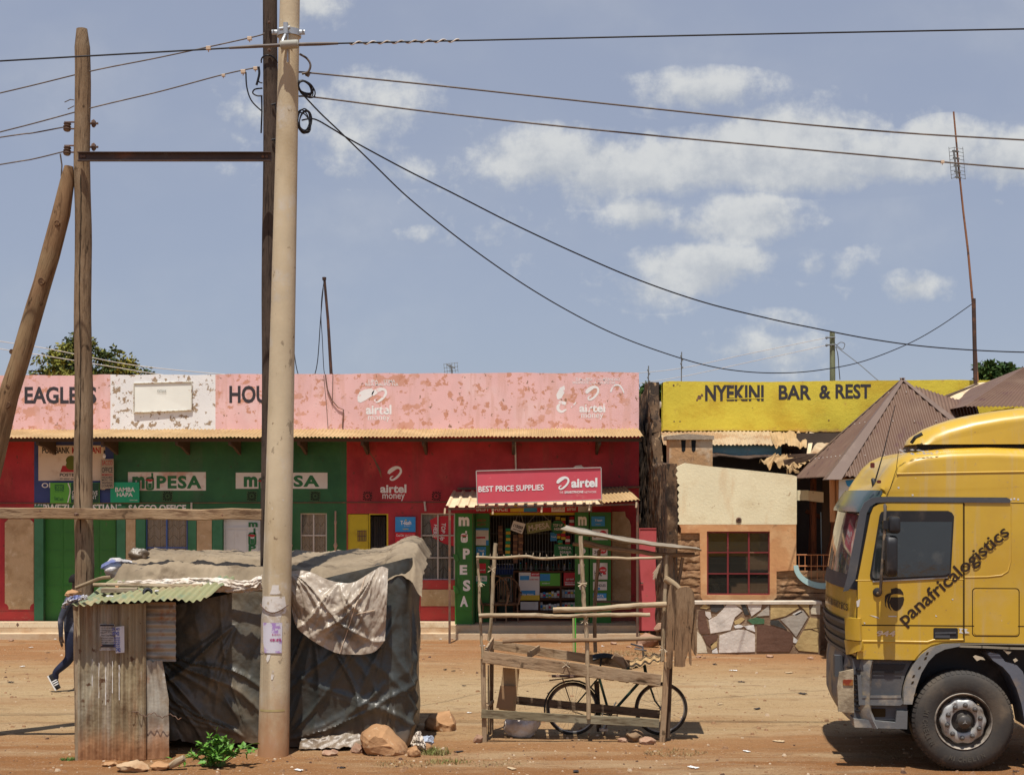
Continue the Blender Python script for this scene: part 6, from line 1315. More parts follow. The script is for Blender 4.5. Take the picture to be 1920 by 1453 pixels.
# ------------------------------------------------------------ poles
M_pole = wood('weathered pole wood', (.25, .17, .10), (.09, .055, .033), (.32, .24, .155), .7, 7)
M_pole2 = wood('tarred pole wood', (.085, .062, .048), (.035, .025, .02), (.14, .10, .07), .7, 7, .35)
M_pole3 = wood('barked brace wood', (.24, .145, .075), (.11, .06, .03), (.30, .22, .12), .6, 6)
M_conc = mat('pale concrete pole', (.58, .48, .32), .9, [((.48, .37, .22), 1.6, .45, .68, (1, 1, .35)), ((.58, .52, .42), 3., .55, .72), ((.25, .18, .11), 9, .64, .70), ((.62, .58, .5), 16, .66, .72), ((.36, .28, .18), 1.8, .55, .66, (3, 3, .12), .6), ((.27, .21, .14), 4, .66, .69, (1, 1, .6), .8)], .14, 40, var=.12, zdirt=((.40, .20, .09), .0, .95, .9))
M_gal = mat('galvanised steel', (.45, .47, .48), .4, [((.3, .26, .22), 5, .55, .7)], .05, 30, metal=.5, var=.1)
M_porc = mat('connector block', (.60, .46, .33), .6, [((.4, .28, .2), 5, .5, .7)], 0, var=.1)
M_wire = mat('bare conductor', (.13, .105, .09), .55, [((.22, .185, .155), 6, .5, .7)], 0, var=.1)
M_cable = mat('black cable', (.018, .018, .022), .5, var=.1)
YPo = GY(1415)                              # concrete pole
cp = thing('concrete_pole', (PX(513, YPo), YPo, 0), 'tall pale concrete utility pole with torn posters standing against the shack', 'utility pole')
mb = MB(); pts = []; rs = []
for k in range(30):
    t_ = k / 29; py = lerp(1440, -160, t_); cx = lerp(512.5, 543.5, (1415 - py) / 1415); wd_ = lerp(58, 37, (1415 - py) / 1415); pts.append(P(cx, py, YPo)); rs.append(wd_ / 2 * YPo / F)
mb.tube(pts, rs, 40); part(cp, 'shaft', mb, M_conc, 50)
def pole_x(py): return lerp(512.5, 543.5, (1415 - py) / 1415)
def pole_r(py): return lerp(58, 37, (1415 - py) / 1415) / 2 * YPo / F
def on_pole(px, py, off=.004):
    c = P(pole_x(py), py, YPo); x = PX(px, YPo) - c.x; r_ = pole_r(py) + off; return Vector((c.x + x, YPo - math.sqrt(max(1e-6, r_ * r_ - x * x)), c.z))
def wrap(pts, m, nm, off=.004, mats=None, seg=12):     # paper wrapped on the pole; pts: list of rows (py, px0, px1)
    mb = MB(); vs = []; k = seg + 1
    for py, a, b in pts:
        for i in range(k): vs.append(on_pole(lerp(a, b, i / seg), py, off))
    mb.add(vs, [((j+1)*k+i, (j+1)*k+i+1, j*k+i+1, j*k+i) for j in range(len(pts) - 1) for i in range(seg)]); return part(cp, nm, mb, m, 60)
M_paper = mat('torn poster paper', (.70, .66, .60), .8, [((.55, .47, .38), 3, .5, .62), ((.45, .36, .24), 8, .6, .66)], .15, 30, var=.06)
wrap([(1116, 497, 537), (1122, 494, 538), (1132, 493.5, 539), (1140, 494, 540), (1148, 500, 538)], M_paper, 'torn_paper', .005)
wrap([(1143, 491, 533), (1160, 489.5, 530), (1180, 489, 528), (1200, 489, 526), (1221, 488, 498), (1223, 487.5, 497)], mat('tan torn paper', (.50, .42, .32), .85, [((.62, .58, .52), 4, .48, .56), ((.3, .22, .14), 6, .62, .68)], .1, 30, var=.08), 'torn_paper', .003)
o_ = wrap([(1165, 496, 533), (1180, 497, 533), (1200, 497, 532.5), (1221, 500, 532)], mat('lilac poster paper', (.62, .60, .66), .7, [((.38, .24, .50), 7, .52, .60), ((.66, .64, .68), 5, .5, .7)], 0, var=.05), 'poster', .008)
mb = MB()
for i, ch in enumerate('NDIKAIWE'):
    a = on_pole(511 + i * 2.6, 1199, .0115); b = on_pole(513.2 + i * 2.6, 1199, .0115); c = on_pole(511 + i * 2.6, 1194, .0115); text_on(mb, ch, a, b - a, c - a, .04)
for i, ch in enumerate('BARAKA'):
    a = on_pole(515 + i * 2.6, 1188, .0115); b = on_pole(517. + i * 2.6, 1188, .0115); c = on_pole(515 + i * 2.6, 1185, .0115); text_on(mb, ch, a, b - a, c - a, .02)
part(o_, 'lettering', mb, mat('magenta print', (.40, .03, .16), .6, var=.05))
for (a, b) in (([(1224, 506, 512), (1232, 503, 510), (1238, 505, 507)], 0), ([(1253, 515, 518), (1262, 513, 519), (1270, 513, 516)], 0), ([(1095, 515, 527), (1104, 513, 527), (1112, 510, 533)], 0)): wrap(a, M_paper, 'torn_paper', .004, seg=4)
wrap([(1326, 490, 536), (1330, 490, 537)], mat('faded yellow band', (.46, .36, .16), .9, var=.3), 'paint_band', .002)
mb = MB(); mb.tube([on_pole(lerp(488, 543, k / 12), 1132 + 14 * math.sin(k / 12 * 3.1), .012) for k in range(13)], .006, 6); part(cp, 'wire_tie', mb, M_iron, 60)
# clamp near the top
mb = MB(); c = P(pole_x(64), 64, YPo); r_ = pole_r(64); mb.lathe(c, (0, 0, 1), [(r_ + .003, -.035), (r_ + .022, -.035), (r_ + .022, .035), (r_ + .003, .035)], 36)
for s_ in (-1, 1): mb.beam(c + Vector((s_ * (r_ + .01), -.05, 0)), c + Vector((s_ * (r_ + .07), -.05, -.0)), .02, .05); mb.tube([c + Vector((s_ * (r_ + .05), -.09, .01)), c + Vector((s_ * (r_ + .05), .03, .01))], .011, 6)
cl = part(cp, 'clamp', mb, M_gal, 50)
mb = MB(); f0 = on_pole(540, 64, .02); mb.beam(f0 + Vector((0, -.02, .07)), f0 + Vector((0, -.02, -.05)), .05, .06); mb.beam(f0 + Vector((-.07, -.03, .0)), f0 + Vector((.05, -.03, .02)), .03, .03); mb.tube([f0 + Vector((0.0, -.03, -.05)), f0 + Vector((-.03, -.05, -.13)), f0 + Vector((-.02, -.07, -.17))], .018, 7); mb.tube([f0 + Vector((.02, -.02, -.05)), f0 + Vector((.02, -.02, -.36))], .010, 6)
part(cl, 'bracket', mb, M_gal, 50)
mb = MB(); YCl = YPo - .22; mb.beam(P(526, 85, YCl), P(560, 83, YCl), .07, .075); mb.lathe(P(543, 84, YCl), (1, -.0, .06), [(.0, -.09), (.05, -.085), (.05, .085), (0, .09)], 10); part(cl, 'cable_clamp', mb, mat('grey green clamp', (.35, .34, .29), .6, var=.12), 50)
# wooden H-frame
YWd = 16.75
lp = thing('wooden_pole', (PX(158, YWd), YWd, 0), 'cracked weathered wooden utility pole, left upright of the H frame', 'utility pole')
mb = MB(); pts = []; rs = []
for k in range(42):
    t_ = k / 41; py = lerp(1430, 55, t_); cx = lerp(158.5, 154, t_) + 1.2 * math.sin(k * .7); pts.append(P(cx, py, YWd)); rs.append(lerp(19, 14, t_) * YWd / F * (1 + .03 * fbm(k * .6, 2.2)))
rs[-1] *= .72; pts.append(pts[-1] + Vector((0, 0, .01))); rs.append(rs[-1] * .5)
mb.tube(pts, rs, 22, jit=.04); part(lp, 'shaft', mb, M_pole, 60)
mb = MB(); 
for k in range(60):   # the long split down its face
    pass
cr = [(155 + 1.5 * math.sin(y * .02) + .8 * fbm(y * .05, 1), y) for y in range(330, 1010, 10)]
def on_lp(px, py, off=.003):
    t_ = (1430 - py) / 1375; cx = lerp(158.5, 154, t_); r_ = lerp(19, 14, t_) * YWd / F + off; x = (px - cx) * YWd / F; return Vector((PX(px, YWd), YWd - math.sqrt(max(1e-6, r_*r_ - x*x)), PZ(py, YWd)))
vs = []
for i, (a, b) in enumerate(cr): h_ = (.9 + .8 * fbm(b * .03, 6)) * (0.2 if i in (0, len(cr) - 1) else 1); vs += [on_lp(a - h_, b), on_lp(a + h_, b)]
mb.add(vs, [(2*i, 2*i+1, 2*i+3, 2*i+2) for i in range(len(cr) - 1)]); part(lp, 'split', mb, mat('dark split', (.03, .02, .012), .95, var=.2))
for y0, yc in ((231, 238), (275, 283)):       # insulator brackets with wire dead-ends
    mb = MB(); 
    for dy in (-7.5, 5): mb.beam(P(121, y0 + dy + 6, YWd), P(141, y0 + dy + 6, YWd), .025, .014)
    mb.beam(P(168, y0 + 1, YWd), P(184, y0 + 1, YWd), .022, .022); mb.lathe(P(176, y0 + 1, YWd), (1, 0, 0), [(0, -.03), (.04, -.02), (.05, .0), (.03, .02), (0, .02)], 8)
    b_ = part(lp, 'insulator_bracket', mb, M_iron)
    mb = MB(); mb.lathe(P(126, yc, YWd), (0, .25, 1), [(0, -.05), (.035, -.05), (.045, -.035), (.028, -.015), (.046, 0), (.028, .015), (.045, .035), (.035, .05), (0, .05)], 14); part(b_, 'insulator', mb, mat('brown porcelain', (.12, .08, .06), .3, var=.1) if y0 == 231 else bpy.data.materials['brown porcelain'], 40)
mb = MB(); mb.tube([P(121, 192, YWd), P(132, 187, YWd), P(139, 188, YWd)], .006, 5); mb.tube([P(127, 205, YWd), P(139, 199, YWd)], .006, 5); mb.tube([P(113, 289, YWd), P(116, 310, YWd), P(115, 332, YWd)], .009, 6); part(lp, 'wire_stub', mb, M_wire, 60)
dp_ = thing('tarred_pole', (PX(500, YWd + .15), YWd + .15, 0), 'dark tarred wooden pole right behind the concrete pole', 'utility pole')
mb = MB(); Yd = YWd + .15; pts = []; rs = []
for k in range(40):
    t_ = k / 39; py = lerp(1400, -160, t_); cx = lerp(505, 507.5, t_) + 1.0 * math.sin(k * .5); pts.append(P(cx, py, Yd)); rs.append(lerp(17.5, 12.8, t_) * Yd / F)
mb.tube(pts, rs, 20, jit=.04); part(dp_, 'shaft', mb, M_pole2, 60)
mb = MB()
for px, py, r_, rot in ((504.5, 42, 3.4, 0), (504.5, 94, 4, 45)):
    c = P(px, py, Yd - .135); q = [c + Vector((math.cos(R(rot + 45 + 90*k)) * r_ * Yd / F, 0, math.sin(R(rot + 45 + 90*k)) * r_ * Yd / F)) for k in range(4)]; mb.prism(q, .02, (0, -1, 0)); mb.lathe(c + Vector((0, -.001, 0)), (0, -1, 0), [(.012, 0), (.012, .015), (0, .016)], 6)
part(dp_, 'bolt_plate', mb, M_iron)
mb = MB(); mb.tube([P(505 + 15 * math.cos(a), 118 - 8 * abs(math.sin(a)), Yd) + Vector((0, -.12 * math.sin(a), 0)) for a in [k * math.pi / 10 for k in range(11)]], .009, 6)
for y in (198, 264): mb.tube([P(510, y - 3, Yd - .1), P(516, y, Yd - .1), P(519, y + 14, Yd - .08)], .008, 5); mb.beam(P(509, y - 1, Yd - .11), P(517, y - 3, Yd - .1), .012, .02)
part(dp_, 'wire_staple', mb, M_cable, 60)
mb = MB(); mb.tube([P(490.5, 180, Yd), P(491, 210, Yd), P(489.5, 250, Yd)], .01, 5); part(dp_, 'cable_run', mb, M_cable)
# steel channel and plank across the frame, raking brace
YBm = YWd - .20
ib = thing('steel_crossbeam', P(325, 300, YBm), 'rusty steel channel bolted between the two wooden poles', 'beam')
mb = MB(); x0, x1 = PX(144.5, YBm), PX(507.5, YBm); z1, z0 = PZ(284.5, YBm), PZ(301.5, YBm); dz = .0
mb.box(x0, x1, YBm + .045, YBm + .055, z0 + .008, z1 - .008); mb.box(x0, x1, YBm, YBm + .055, z1 - .008, z1); mb.box(x0, x1, YBm, YBm + .055, z0, z0 + .008); part(ib, 'channel', mb, mat('rusty channel', (.085, .058, .05), .7, [((.18, .085, .05), 3, .5, .7, (.5, 1, 2)), ((.12, .10, .09), 6, .55, .7)], .1, 30, var=.15))
mb = MB()
for px in (153, 158, 493, 500): mb.lathe(P(px, 294, YBm + .043), (0, -1, 0), [(.018, 0), (.018, .012), (0, .014)], 6)
split(ib, 'bolt', mb, M_iron)
YPk = YWd - .21
mb = MB(); pk_ = thing('plank', P(245, 975, YPk), 'long thick weathered timber rail nailed across the wooden poles above the shack', 'plank')
a, b = P(-260, 960.5, YPk - .0), P(491, 964.5, YPk + .06); mb.beam(a, b, .09, .128, (0, 0, 1), jit=.012); part(pk_, 'rail', mb, wood('sawn rail wood', (.30, .19, .105), (.14, .08, .045), (.36, .26, .16), .5, 8), 40)
mb = MB(); mb.rock(P(143, 964.5, YPk - .05), (.03, .02, .03), 2, 1); 
for px, py in ((75, 958), (417, 966)): mb.lathe(P(px, py, YPk - .05), (0, -1, 0), [(.012, 0), (.012, .006), (0, .007)], 8)
part(pk_, 'nail', mb, M_iron)
mb = MB(); Yb = YWd - .05; br = [(129, 312, 8.), (126, 340, 13), (115, 400, 16.5), (94, 480, 17.5), (80, 530, 16.5), (65, 580, 17), (36, 680, 17.5), (17, 740, 18.5), (1, 805, 19.5), (-17, 880, 20), (-62, 1050, 21), (-118, 1260, 22), (-155, 1400, 23)]
bt = thing('raking_brace', P(-150, 1400, Yb), 'slanting round timber brace leaning against the left wooden pole', 'brace pole')
mb.tube([P(a, b, Yb + .0 * i) for i, (a, b, c) in enumerate(br)], [c * Yb / F for a, b, c in br], 20, jit=.06); part(bt, 'shaft', mb, M_pole3, 60)
mb = MB()
for px, py, r_ in ((112, 422, 6), (83, 530, 7.5), (24, 660, 5), (21, 726, 4), (19, 760, 7)):
    cxx = None
    for (a, ya, wa), (b, yb_, wb) in zip(br[:-1], br[1:]):
        if ya <= py <= yb_: t_ = (py - ya) / (yb_ - ya); cxx = lerp(a, b, t_); ww = lerp(wa, wb, t_)
    x = (px - cxx) * Yb / F; rr = ww * Yb / F; y = Yb - math.sqrt(max(0, rr * rr - min(abs(x), rr * .9) ** 2)); c = Vector((PX(px, Yb), y + .004, PZ(py, Yb))); s_ = r_ * Yb / F
    mb.lathe(c, (0, -1, 0), [(s_, -.004), (s_ * .8, .010), (s_ * .55, .006), (s_ * .3, .010), (0, .008)], 12)
part(bt, 'knot', mb, mat('dark knots', (.10, .05, .025), .9, [((.2, .11, .05), 20, .5, .6)], .3, 40, var=.2), 60)
# ------------------------------------------------------------ wires
def spline(pts, n=8):
    q = []
    for i in range(len(pts) - 1):
        p0 = pts[max(i-1, 0)]; p1 = pts[i]; p2 = pts[i+1]; p3 = pts[min(i+2, len(pts)-1)]
        for k in range(n):
            t = k / n; q.append(tuple(.5*(2*b+(c-a)*t+(2*a-5*b+4*c-d)*t*t+(3*b-a-3*c+d)*t**3) for a, b, c, d in zip(p0, p1, p2, p3)))
    q.append(pts[-1]); return q
def wire(nm, pts, r_, m, label, Y0, Y1=None, grp=None, cat='cable', extra=()):
    """pts photo columns/rows, depth runs from Y0 to Y1 along the wire"""
    Y1 = Y0 if Y1 is None else Y1; q = spline(pts); x0, x1 = pts[0][0], pts[-1][0]
    t = thing(nm, P(*pts[len(pts)//2], lerp(Y0, Y1, .5)), label, cat, grp)
    mb = MB(); mb.tube([P(a, b, lerp(Y0, Y1, (a - x0) / (x1 - x0))) for a, b in q], r_, 7); part(t, 'strand', mb, m, 60)
    return t
w1 = wire('power_cable', [(-420, 139), (-200, 127), (0, 115), (390, 93), (545, 84.5), (900, 76), (1400, 65), (1920, 55), (2400, 46), (3600, 26)], .0095, M_cable, 'thick black cable crossing the whole sky in front of the concrete pole', YCl)
mb = MB(); mb.tube([P(430, 90.5, YCl), P(480, 87.5, YCl), P(526, 85.3, YCl)], [.014, .02, .02], 8); mb.tube([P(560, 84, YCl), P(600, 83, YCl), P(634, 82, YCl)], [.02, .02, .014], 8); part(w1, 'armour_rod', mb, M_wire, 60)
mb = MB(); mb.tube([P(655 + k * 2.1, 81.5 - (k * 2.1) * .024 + 2.6 * math.sin(k * .5), YCl) + Vector((0, .02 * math.cos(k * .5), 0)) for k in range(99)], .0075, 5); part(w1, 'spiral_vibration_damper', mb, M_frame, 60)
def blocks(t, lst, Y, nm='connector'):
    for px, py, s_ in lst:
        mb = MB(); h_ = s_ * Y / F; c = P(px, py, Y); mb.beam(c + Vector((-h_, 0, 0)), c + Vector((h_, 0, .1 * h_)), h_ * 1.4, h_ * 1.7); mb.tube([c + Vector((0, 0, -h_)), c + Vector((0, 0, -1.7 * h_))], h_ * .25, 6); part(t, nm, mb, M_porc)
blocks(w1, [(391, 91, 4.2)], YCl)
w2 = wire('power_wire', [(-420, 270), (0, 175), (170, 134), (300, 108), (475, 70), (494, 62)], .008, M_wire, 'bare wire rising from the left edge to the tarred pole, upper of two', YWd - .15, Yd - .1); blocks(w2, [(468, 73, 4)], YWd + .02)
w3 = wire('power_wire', [(-420, 350), (0, 248), (170, 203), (300, 172), (420, 140), (487, 126)], .008, M_wire, 'bare wire rising to the tarred pole below the upper one', YWd - .15, Yd - .1); blocks(w3, [(419, 142, 3), (456, 135, 4.2), (479, 129, 3.6)], YWd + .02)
mb = MB(); mb.tube([P(a, b, YWd) for a, b in spline([(461, 136), (463, 165), (472, 190), (492, 210)])], .009, 6); mb.tube([P(a, b, YWd + .05) for a, b in spline([(492, 166), (478, 168), (474, 175), (482, 180), (492, 180)])], .009, 6); mb.tube([P(a, b, YWd + .03) for a, b in spline([(485, 126), (486, 140), (481, 160)])], .014, 6); mb.tube([P(a, b, YWd + .03) for a, b in spline([(483, 150), (487, 155), (492, 156)])], .008, 6); part(w3, 'jumper', mb, M_cable, 60)
wire('guy_wire', [(-420, 322), (0, 258), (60, 250), (124, 238)], .008, M_wire, 'bare wire from the left edge ending at the upper insulator of the left pole', YWd)
wire('guy_wire', [(-420, 380), (0, 309), (60, 299), (122, 284)], .008, M_wire, 'bare wire from the left edge ending at the lower insulator of the left pole', YWd)
w6 = wire('power_wire', [(560, 136), (590, 138), (800, 159), (1000, 180.5), (1250, 207), (1500, 233), (1700, 250), (1920, 263), (2500, 296), (3600, 330)], .010, M_wire, 'upper bare conductor sloping right from the concrete pole across the clouds', YPo + .1)
w7 = wire('power_wire', [(560, 181), (600, 184), (800, 209.5), (1000, 232), (1250, 257), (1500, 280), (1700, 298), (1920, 317), (2500, 362), (3600, 420)], .010, M_wire, 'lower bare conductor sloping right with a small connector near the antenna', YPo + .1); blocks(w7, [(1767, 304, 3.2)], YPo + .1)
mb = MB(); mb.tube([P(a, b, YPo + .05) for a, b in spline([(562, 102), (575, 110), (582, 122), (578, 135), (566, 139)])], .013, 6); mb.tube([P(574, 138, YPo + .08), P(580, 141, YPo + .08)], .03, 6); part(w6, 'tail', mb, M_wire, 60)
w8 = wire('drop_cable', [(566, 226), (590, 224), (625, 243), (660, 264), (760, 318), (850, 363), (960, 419), (1080, 475), (1200, 526), (1320, 567), (1440, 597), (1520, 614), (1640, 637), (1760, 652), (1920, 660.5), (2100, 660), (2500, 640)], .009, M_cable, 'black drop cable swooping right from the coil and out at the right edge', YPo + .05, 23)
w9 = wire('drop_cable', [(568, 178), (600, 212), (640, 250), (700, 308), (760, 366), (830, 424), (900, 477), (980, 532), (1060, 580), (1140, 621), (1220, 653), (1320, 684), (1400, 697), (1480, 699), (1550, 692), (1620, 677), (1700, 646), (1760, 613), (1824, 569)], .009, M_cable, 'black drop cable sagging to the rusty antenna mast on the yellow building', YPo + .05, 29.0)
for nm, cx, cy, lab in (('cable_coil', 573, 165, 'upper coil of black cable tied beside the concrete pole'), ('cable_coil', 570, 227, 'lower coil of black cable tied beside the concrete pole')):
    t = thing(nm, P(cx, cy + 20, YPo), lab, 'cable coil', 'cable coils on the pole'); mb = MB()
    for k in range(6):
        rx, rz = (15 + 4 * rnd.random(), 9 + 3 * rnd.random()) if cy < 200 else (10 + 3 * rnd.random(), 19 + 4 * rnd.random()); rot = R(rnd.uniform(20, 60)) if cy < 200 else R(rnd.uniform(-25, 10)); ox, oy = rnd.uniform(-2, 3), rnd.uniform(-3, 4)
        mb.tube([P(cx + ox + rx * math.cos(a) * math.cos(rot) - rz * math.sin(a) * math.sin(rot), cy + oy + rx * math.cos(a) * math.sin(rot) + rz * math.sin(a) * math.cos(rot), YPo + .02 + .02 * k + .05 * math.cos(a)) for a in [j * math.pi / 14 for j in range(28)]], .0075, 5, closed=True)
    part(t, 'loops', mb, M_cable, 60)
# ------------------------------------------------------------ roof masts, aerials and far wires
YM = 29.6
ms = thing('antenna_mast', P(1826, 722, YM), 'rusty jointed antenna mast with a grid aerial rising above the yellow parapet', 'antenna')
mb = MB(); mb.beam(P(1829, 722, YM), P(1825.5, 560, YM), .07, .07, mi=0); mb.beam(P(1820, 724, YM), P(1834, 724, YM), .2, .05); part(ms, 'post', mb, mat('dark rusty post', (.07, .04, .03), .8, [((.15, .07, .04), 5, .5, .7)], .2, 30, var=.15))
mb = MB(); mb.tube([P(1832.5, 716, YM), P(1825, 580, YM), P(1815, 470, YM), P(1806.5, 400, YM), P(1798, 320, YM), P(1788, 210, YM)], [.03, .026, .024, .022, .02, .018], 8); part(ms, 'mast_pipe', mb, mat('orange rust pipe', (.28, .13, .07), .8, [((.10, .06, .045), 2, .5, .6)], .1, 30, var=.15), 60)
mb = MB()
for k in range(9):
    y = 277 + k * 7; a = 1779 + k * .6; mb.tube([P(a, y + 2, YM + .3), P(a + 11, y, YM), P(a + 27, y - 1 + 4, YM - .3)], .005, 4)
for dx in (0, 10, 26): mb.tube([P(1779 + dx, 276, YM + .3 - dx * .023), P(1784 + dx, 336, YM + .3 - dx * .023)], .005, 4)
mb.tube([P(1788, 282, YM - .1), P(1795, 334, YM - .1)], .02, 6)
for y in (283, 296, 310, 322, 332): mb.beam(P(1787 + (y - 283) * .1, y, YM - .1), P(1796 + (y - 283) * .1, y + 2, YM), .05, .03)
part(ms, 'grid_aerial', mb, M_bar)
t = thing('roof_mast', P(622, 702, 30.4), 'thin rusty pipe with a dangling cable behind the pink parapet', 'mast')
mb = MB(); mb.tube([P(622, 720, 30.4), P(615, 600, 30.4), P(608, 521, 30.4)], [.035, .03, .028], 8); mb.lathe(P(608, 522, 30.4), (0, 0, 1), [(.04, -.04), (.045, .02), (0, .03)], 8); part(t, 'pipe', mb, bpy.data.materials['dark rusty post'], 60)
mb = MB(); mb.tube([P(a, b, 30.3) for a, b in spline([(608, 524), (603, 560), (602, 600), (604, 630), (607, 690), (610, 706)])], .008, 5); mb.tube([P(a, b, 30.25) for a, b in spline([(549, 640), (556, 690), (566, 720), (574, 728), (585, 715), (595, 680), (601, 600), (606, 540)])], .010, 6); part(t, 'cable', mb, M_cable, 60)
t = thing('tv_aerial', P(846, 705, 31), 'small television aerial peeping over the pink parapet', 'antenna')
mb = MB(); mb.tube([P(850, 715, 31), P(845, 684, 31)], .02, 6); mb.tube([P(838, 684, 31), P(853, 690, 31)], .016, 6)
for k in range(6): a = 832 + k * 5; mb.tube([P(a, 682 - k * .5, 31.2), P(a + 2, 700 - k * .4, 31)], .005, 4)
for y in (683, 690, 697): mb.tube([P(832, y, 31.1), P(859, y - 3, 31.1)], .005, 4)
part(t, 'aerial', mb, M_bar)
for px, y0, y1, lab in ((1278, 660, 720, 'thin whip aerial with small dipoles standing left of the yellow lettering'), (1216, 686, 750, 'thin whip aerial rising between the pink and yellow buildings')):
    t = thing('whip_aerial', P(px, y1, 33), lab, 'antenna'); mb = MB(); mb.tube([P(px - 1, y1 + 60, 33), P(px, y0, 33)], .014, 6); 
    for k in range(4): mb.beam(P(px, y0 + 8 + k * 7, 32.97), P(px + (3 if k % 2 else -2.5), y0 + 8 + k * 7, 32.97), .03, .04)
    part(t, 'rod', mb, M_bar)
dpole = thing('distant_utility_pole', P(1561, 780, 42), 'greenish distant wooden utility pole behind the yellow parapet', 'utility pole')
mb = MB(); mb.tube([Vector((PX(1561, 42), 42, 0)), P(1561, 700, 42), P(1560.5, 622, 42)], [.09, .08, .075], 10); part(dpole, 'shaft', mb, wood('green grey pole', (.20, .22, .13), (.12, .12, .08)), 60)
mb = MB()
for y in (633, 647): mb.tube([P(1551, y, 41.9), P(1566, y - .5, 41.9)], .025, 6); mb.rock(P(1550, y, 41.9), (.05, .05, .05), 1, 1)
mb.tube([P(a, b, 41.9) for a, b in spline([(1566, 645), (1572, 650), (1580, 655), (1584, 645), (1576, 642), (1568, 648)])], .012, 5); mb.tube([P(a, b, 41.9) for a, b in spline([(1567, 650), (1571, 665), (1573, 690), (1575, 712)])], .014, 5)
part(dpole, 'fittings', mb, M_bar)
wire('distant_wire', [(1552, 633), (1400, 664), (1280, 690), (1190, 700)], .008, M_frame, 'faint far wire from the greenish pole, upper one', 42)
wire('distant_wire', [(1552, 647), (1400, 680), (1280, 706), (1190, 720)], .008, M_frame, 'faint far wire from the greenish pole, lower one', 42)
wire('distant_wire', [(1568, 650), (1610, 682), (1645, 712), (1700, 756)], .012, M_bar, 'thin dark stay slanting down right from the greenish pole', 42, 36)
wire('distant_wire', [(-200, 610), (0, 640), (90, 654), (160, 668), (260, 686), (420, 702), (560, 712)], .010, M_frame, 'faint wire passing before the left treetop, upper one', 38)
wire('distant_wire', [(-200, 620), (0, 654), (90, 668), (200, 686), (300, 702), (420, 716)], .010, M_frame, 'faint wire passing before the left treetop, lower one', 38)
# ------------------------------------------------------------ trees behind the buildings
def leafmat(n, c, c2): return mat(n, c, .7, [(c2, 1.2, .45, .65)], 0, var=.25, vs=3., spec=.25)
ML = [leafmat('dark olive leaves', (.055, .075, .018), (.035, .055, .014)), leafmat('yellow green leaves', (.17, .17, .025), (.30, .24, .03)), leafmat('mid green leaves', (.05, .095, .018), (.08, .13, .025)), leafmat('deep green leaves', (.025, .055, .012), (.035, .075, .016))]
M_tr = wood('bark', (.12, .085, .06), (.05, .035, .025))
def tree(px, pyb, Y, top, blobs, mats, n, ls, lab, grp=None, droop=.3):
    t = thing('tree', (PX(px, Y), Y, 0), lab, 'tree', grp); g = random.Random(int(px)); base = Vector((PX(px, Y), Y, 0))
    mb = MB(); fork = base + Vector((.1, 0, top * .45)); mb.tube([base, base + Vector((.05, .05, top * .25)), fork], [.22, .18, .15], 9, jit=.1)
    for (a, b, ra, rb) in blobs: c = P(a, b, Y); mb.tube([fork, fork.lerp(c, .5) + Vector((g.uniform(-.2, .2), 0, .1)), c], [.10, .06, .02], 6, jit=.1)
    part(t, 'trunk', mb, M_tr, 60); mb = MB()
    tot = sum(ra * rb for _, _, ra, rb in blobs)
    for (a, b, ra, rb) in blobs:
        m = int(n * ra * rb / tot); c = P(a, b, Y); rx, rz = ra * Y / F, rb * Y / F
        sub = [(Vector((g.gauss(0, .55), g.gauss(0, .55), g.gauss(0, .5))), g.uniform(.14, .4), 0 if g.random() < .6 else 1) for _ in range(26)]
        for i in range(m):
            s_ = g.choice(sub); v = s_[0] + Vector((g.gauss(0, 1), g.gauss(0, 1), g.gauss(0, .8))) * s_[1] * .6
            if v.length > 1.25: continue
            p = c + Vector((v.x * rx, v.y * rx, v.z * rz)); d = Vector((g.gauss(0, 1), g.gauss(0, 1), g.gauss(-droop, .8))).normalized(); e = d.cross(Vector((g.gauss(0, 1), g.gauss(0, 1), g.gauss(0, 1)))).normalized(); l = ls * g.uniform(.6, 1.3)
            mb.add([p, p + d * l * .5 + e * l * .22, p + d * l, p + d * l * .5 - e * l * .22], [(0, 1, 2, 3)], s_[2] if g.random() < .85 else 1 - s_[2])
    part(t, 'crown', mb, mats)
tree(160, 700, 44, 5.2, [(120, 672, 48, 40), (150, 655, 30, 28), (110, 700, 45, 28), (200, 680, 42, 30), (235, 698, 38, 22), (215, 690, 30, 20), (275, 702, 16, 10), (160, 710, 90, 24)], [ML[0], ML[1]], 8500, .16, 'feathery tree with yellow blossom behind the pink parapet at the left')
tree(1868, 720, 48, 5.6, [(1850, 702, 22, 20), (1872, 700, 24, 16), (1895, 706, 18, 14), (1865, 722, 50, 26)], [ML[2], ML[3]], 6000, .24, 'small round green tree behind the tan tin sheet at the right')
tree(1222, 800, 42, 4.6, [(1215, 750, 26, 26), (1232, 742, 20, 20), (1215, 790, 26, 34), (1225, 830, 30, 34), (1210, 870, 24, 30)], [ML[3], ML[2]], 8000, .2, 'dark green tree seen through the gap between the two buildings')
t = thing('chimney', P(1222, 900, 36), 'grey round-topped chimney stack in the gap between the buildings', 'chimney')
mb = MB(); x0, x1 = PX(1209, 36), PX(1236, 36); mb.box(x0 + .02, x1 + .1, 36, 36.4, 0, PZ(768, 36)); part(t, 'stack', mb, M_mud)
mb = MB(); mb.lathe(((x0 + x1) / 2 + .05, 36.2, PZ(768, 36)), (0, 0, 1), [(0, 0), (.30, .0), (.30, .1), (.22, .2), (0, .28)], 14); part(t, 'cap', mb, bpy.data.materials['stone cap'], 40)
# twigs poking over the left treetop come from the same crown

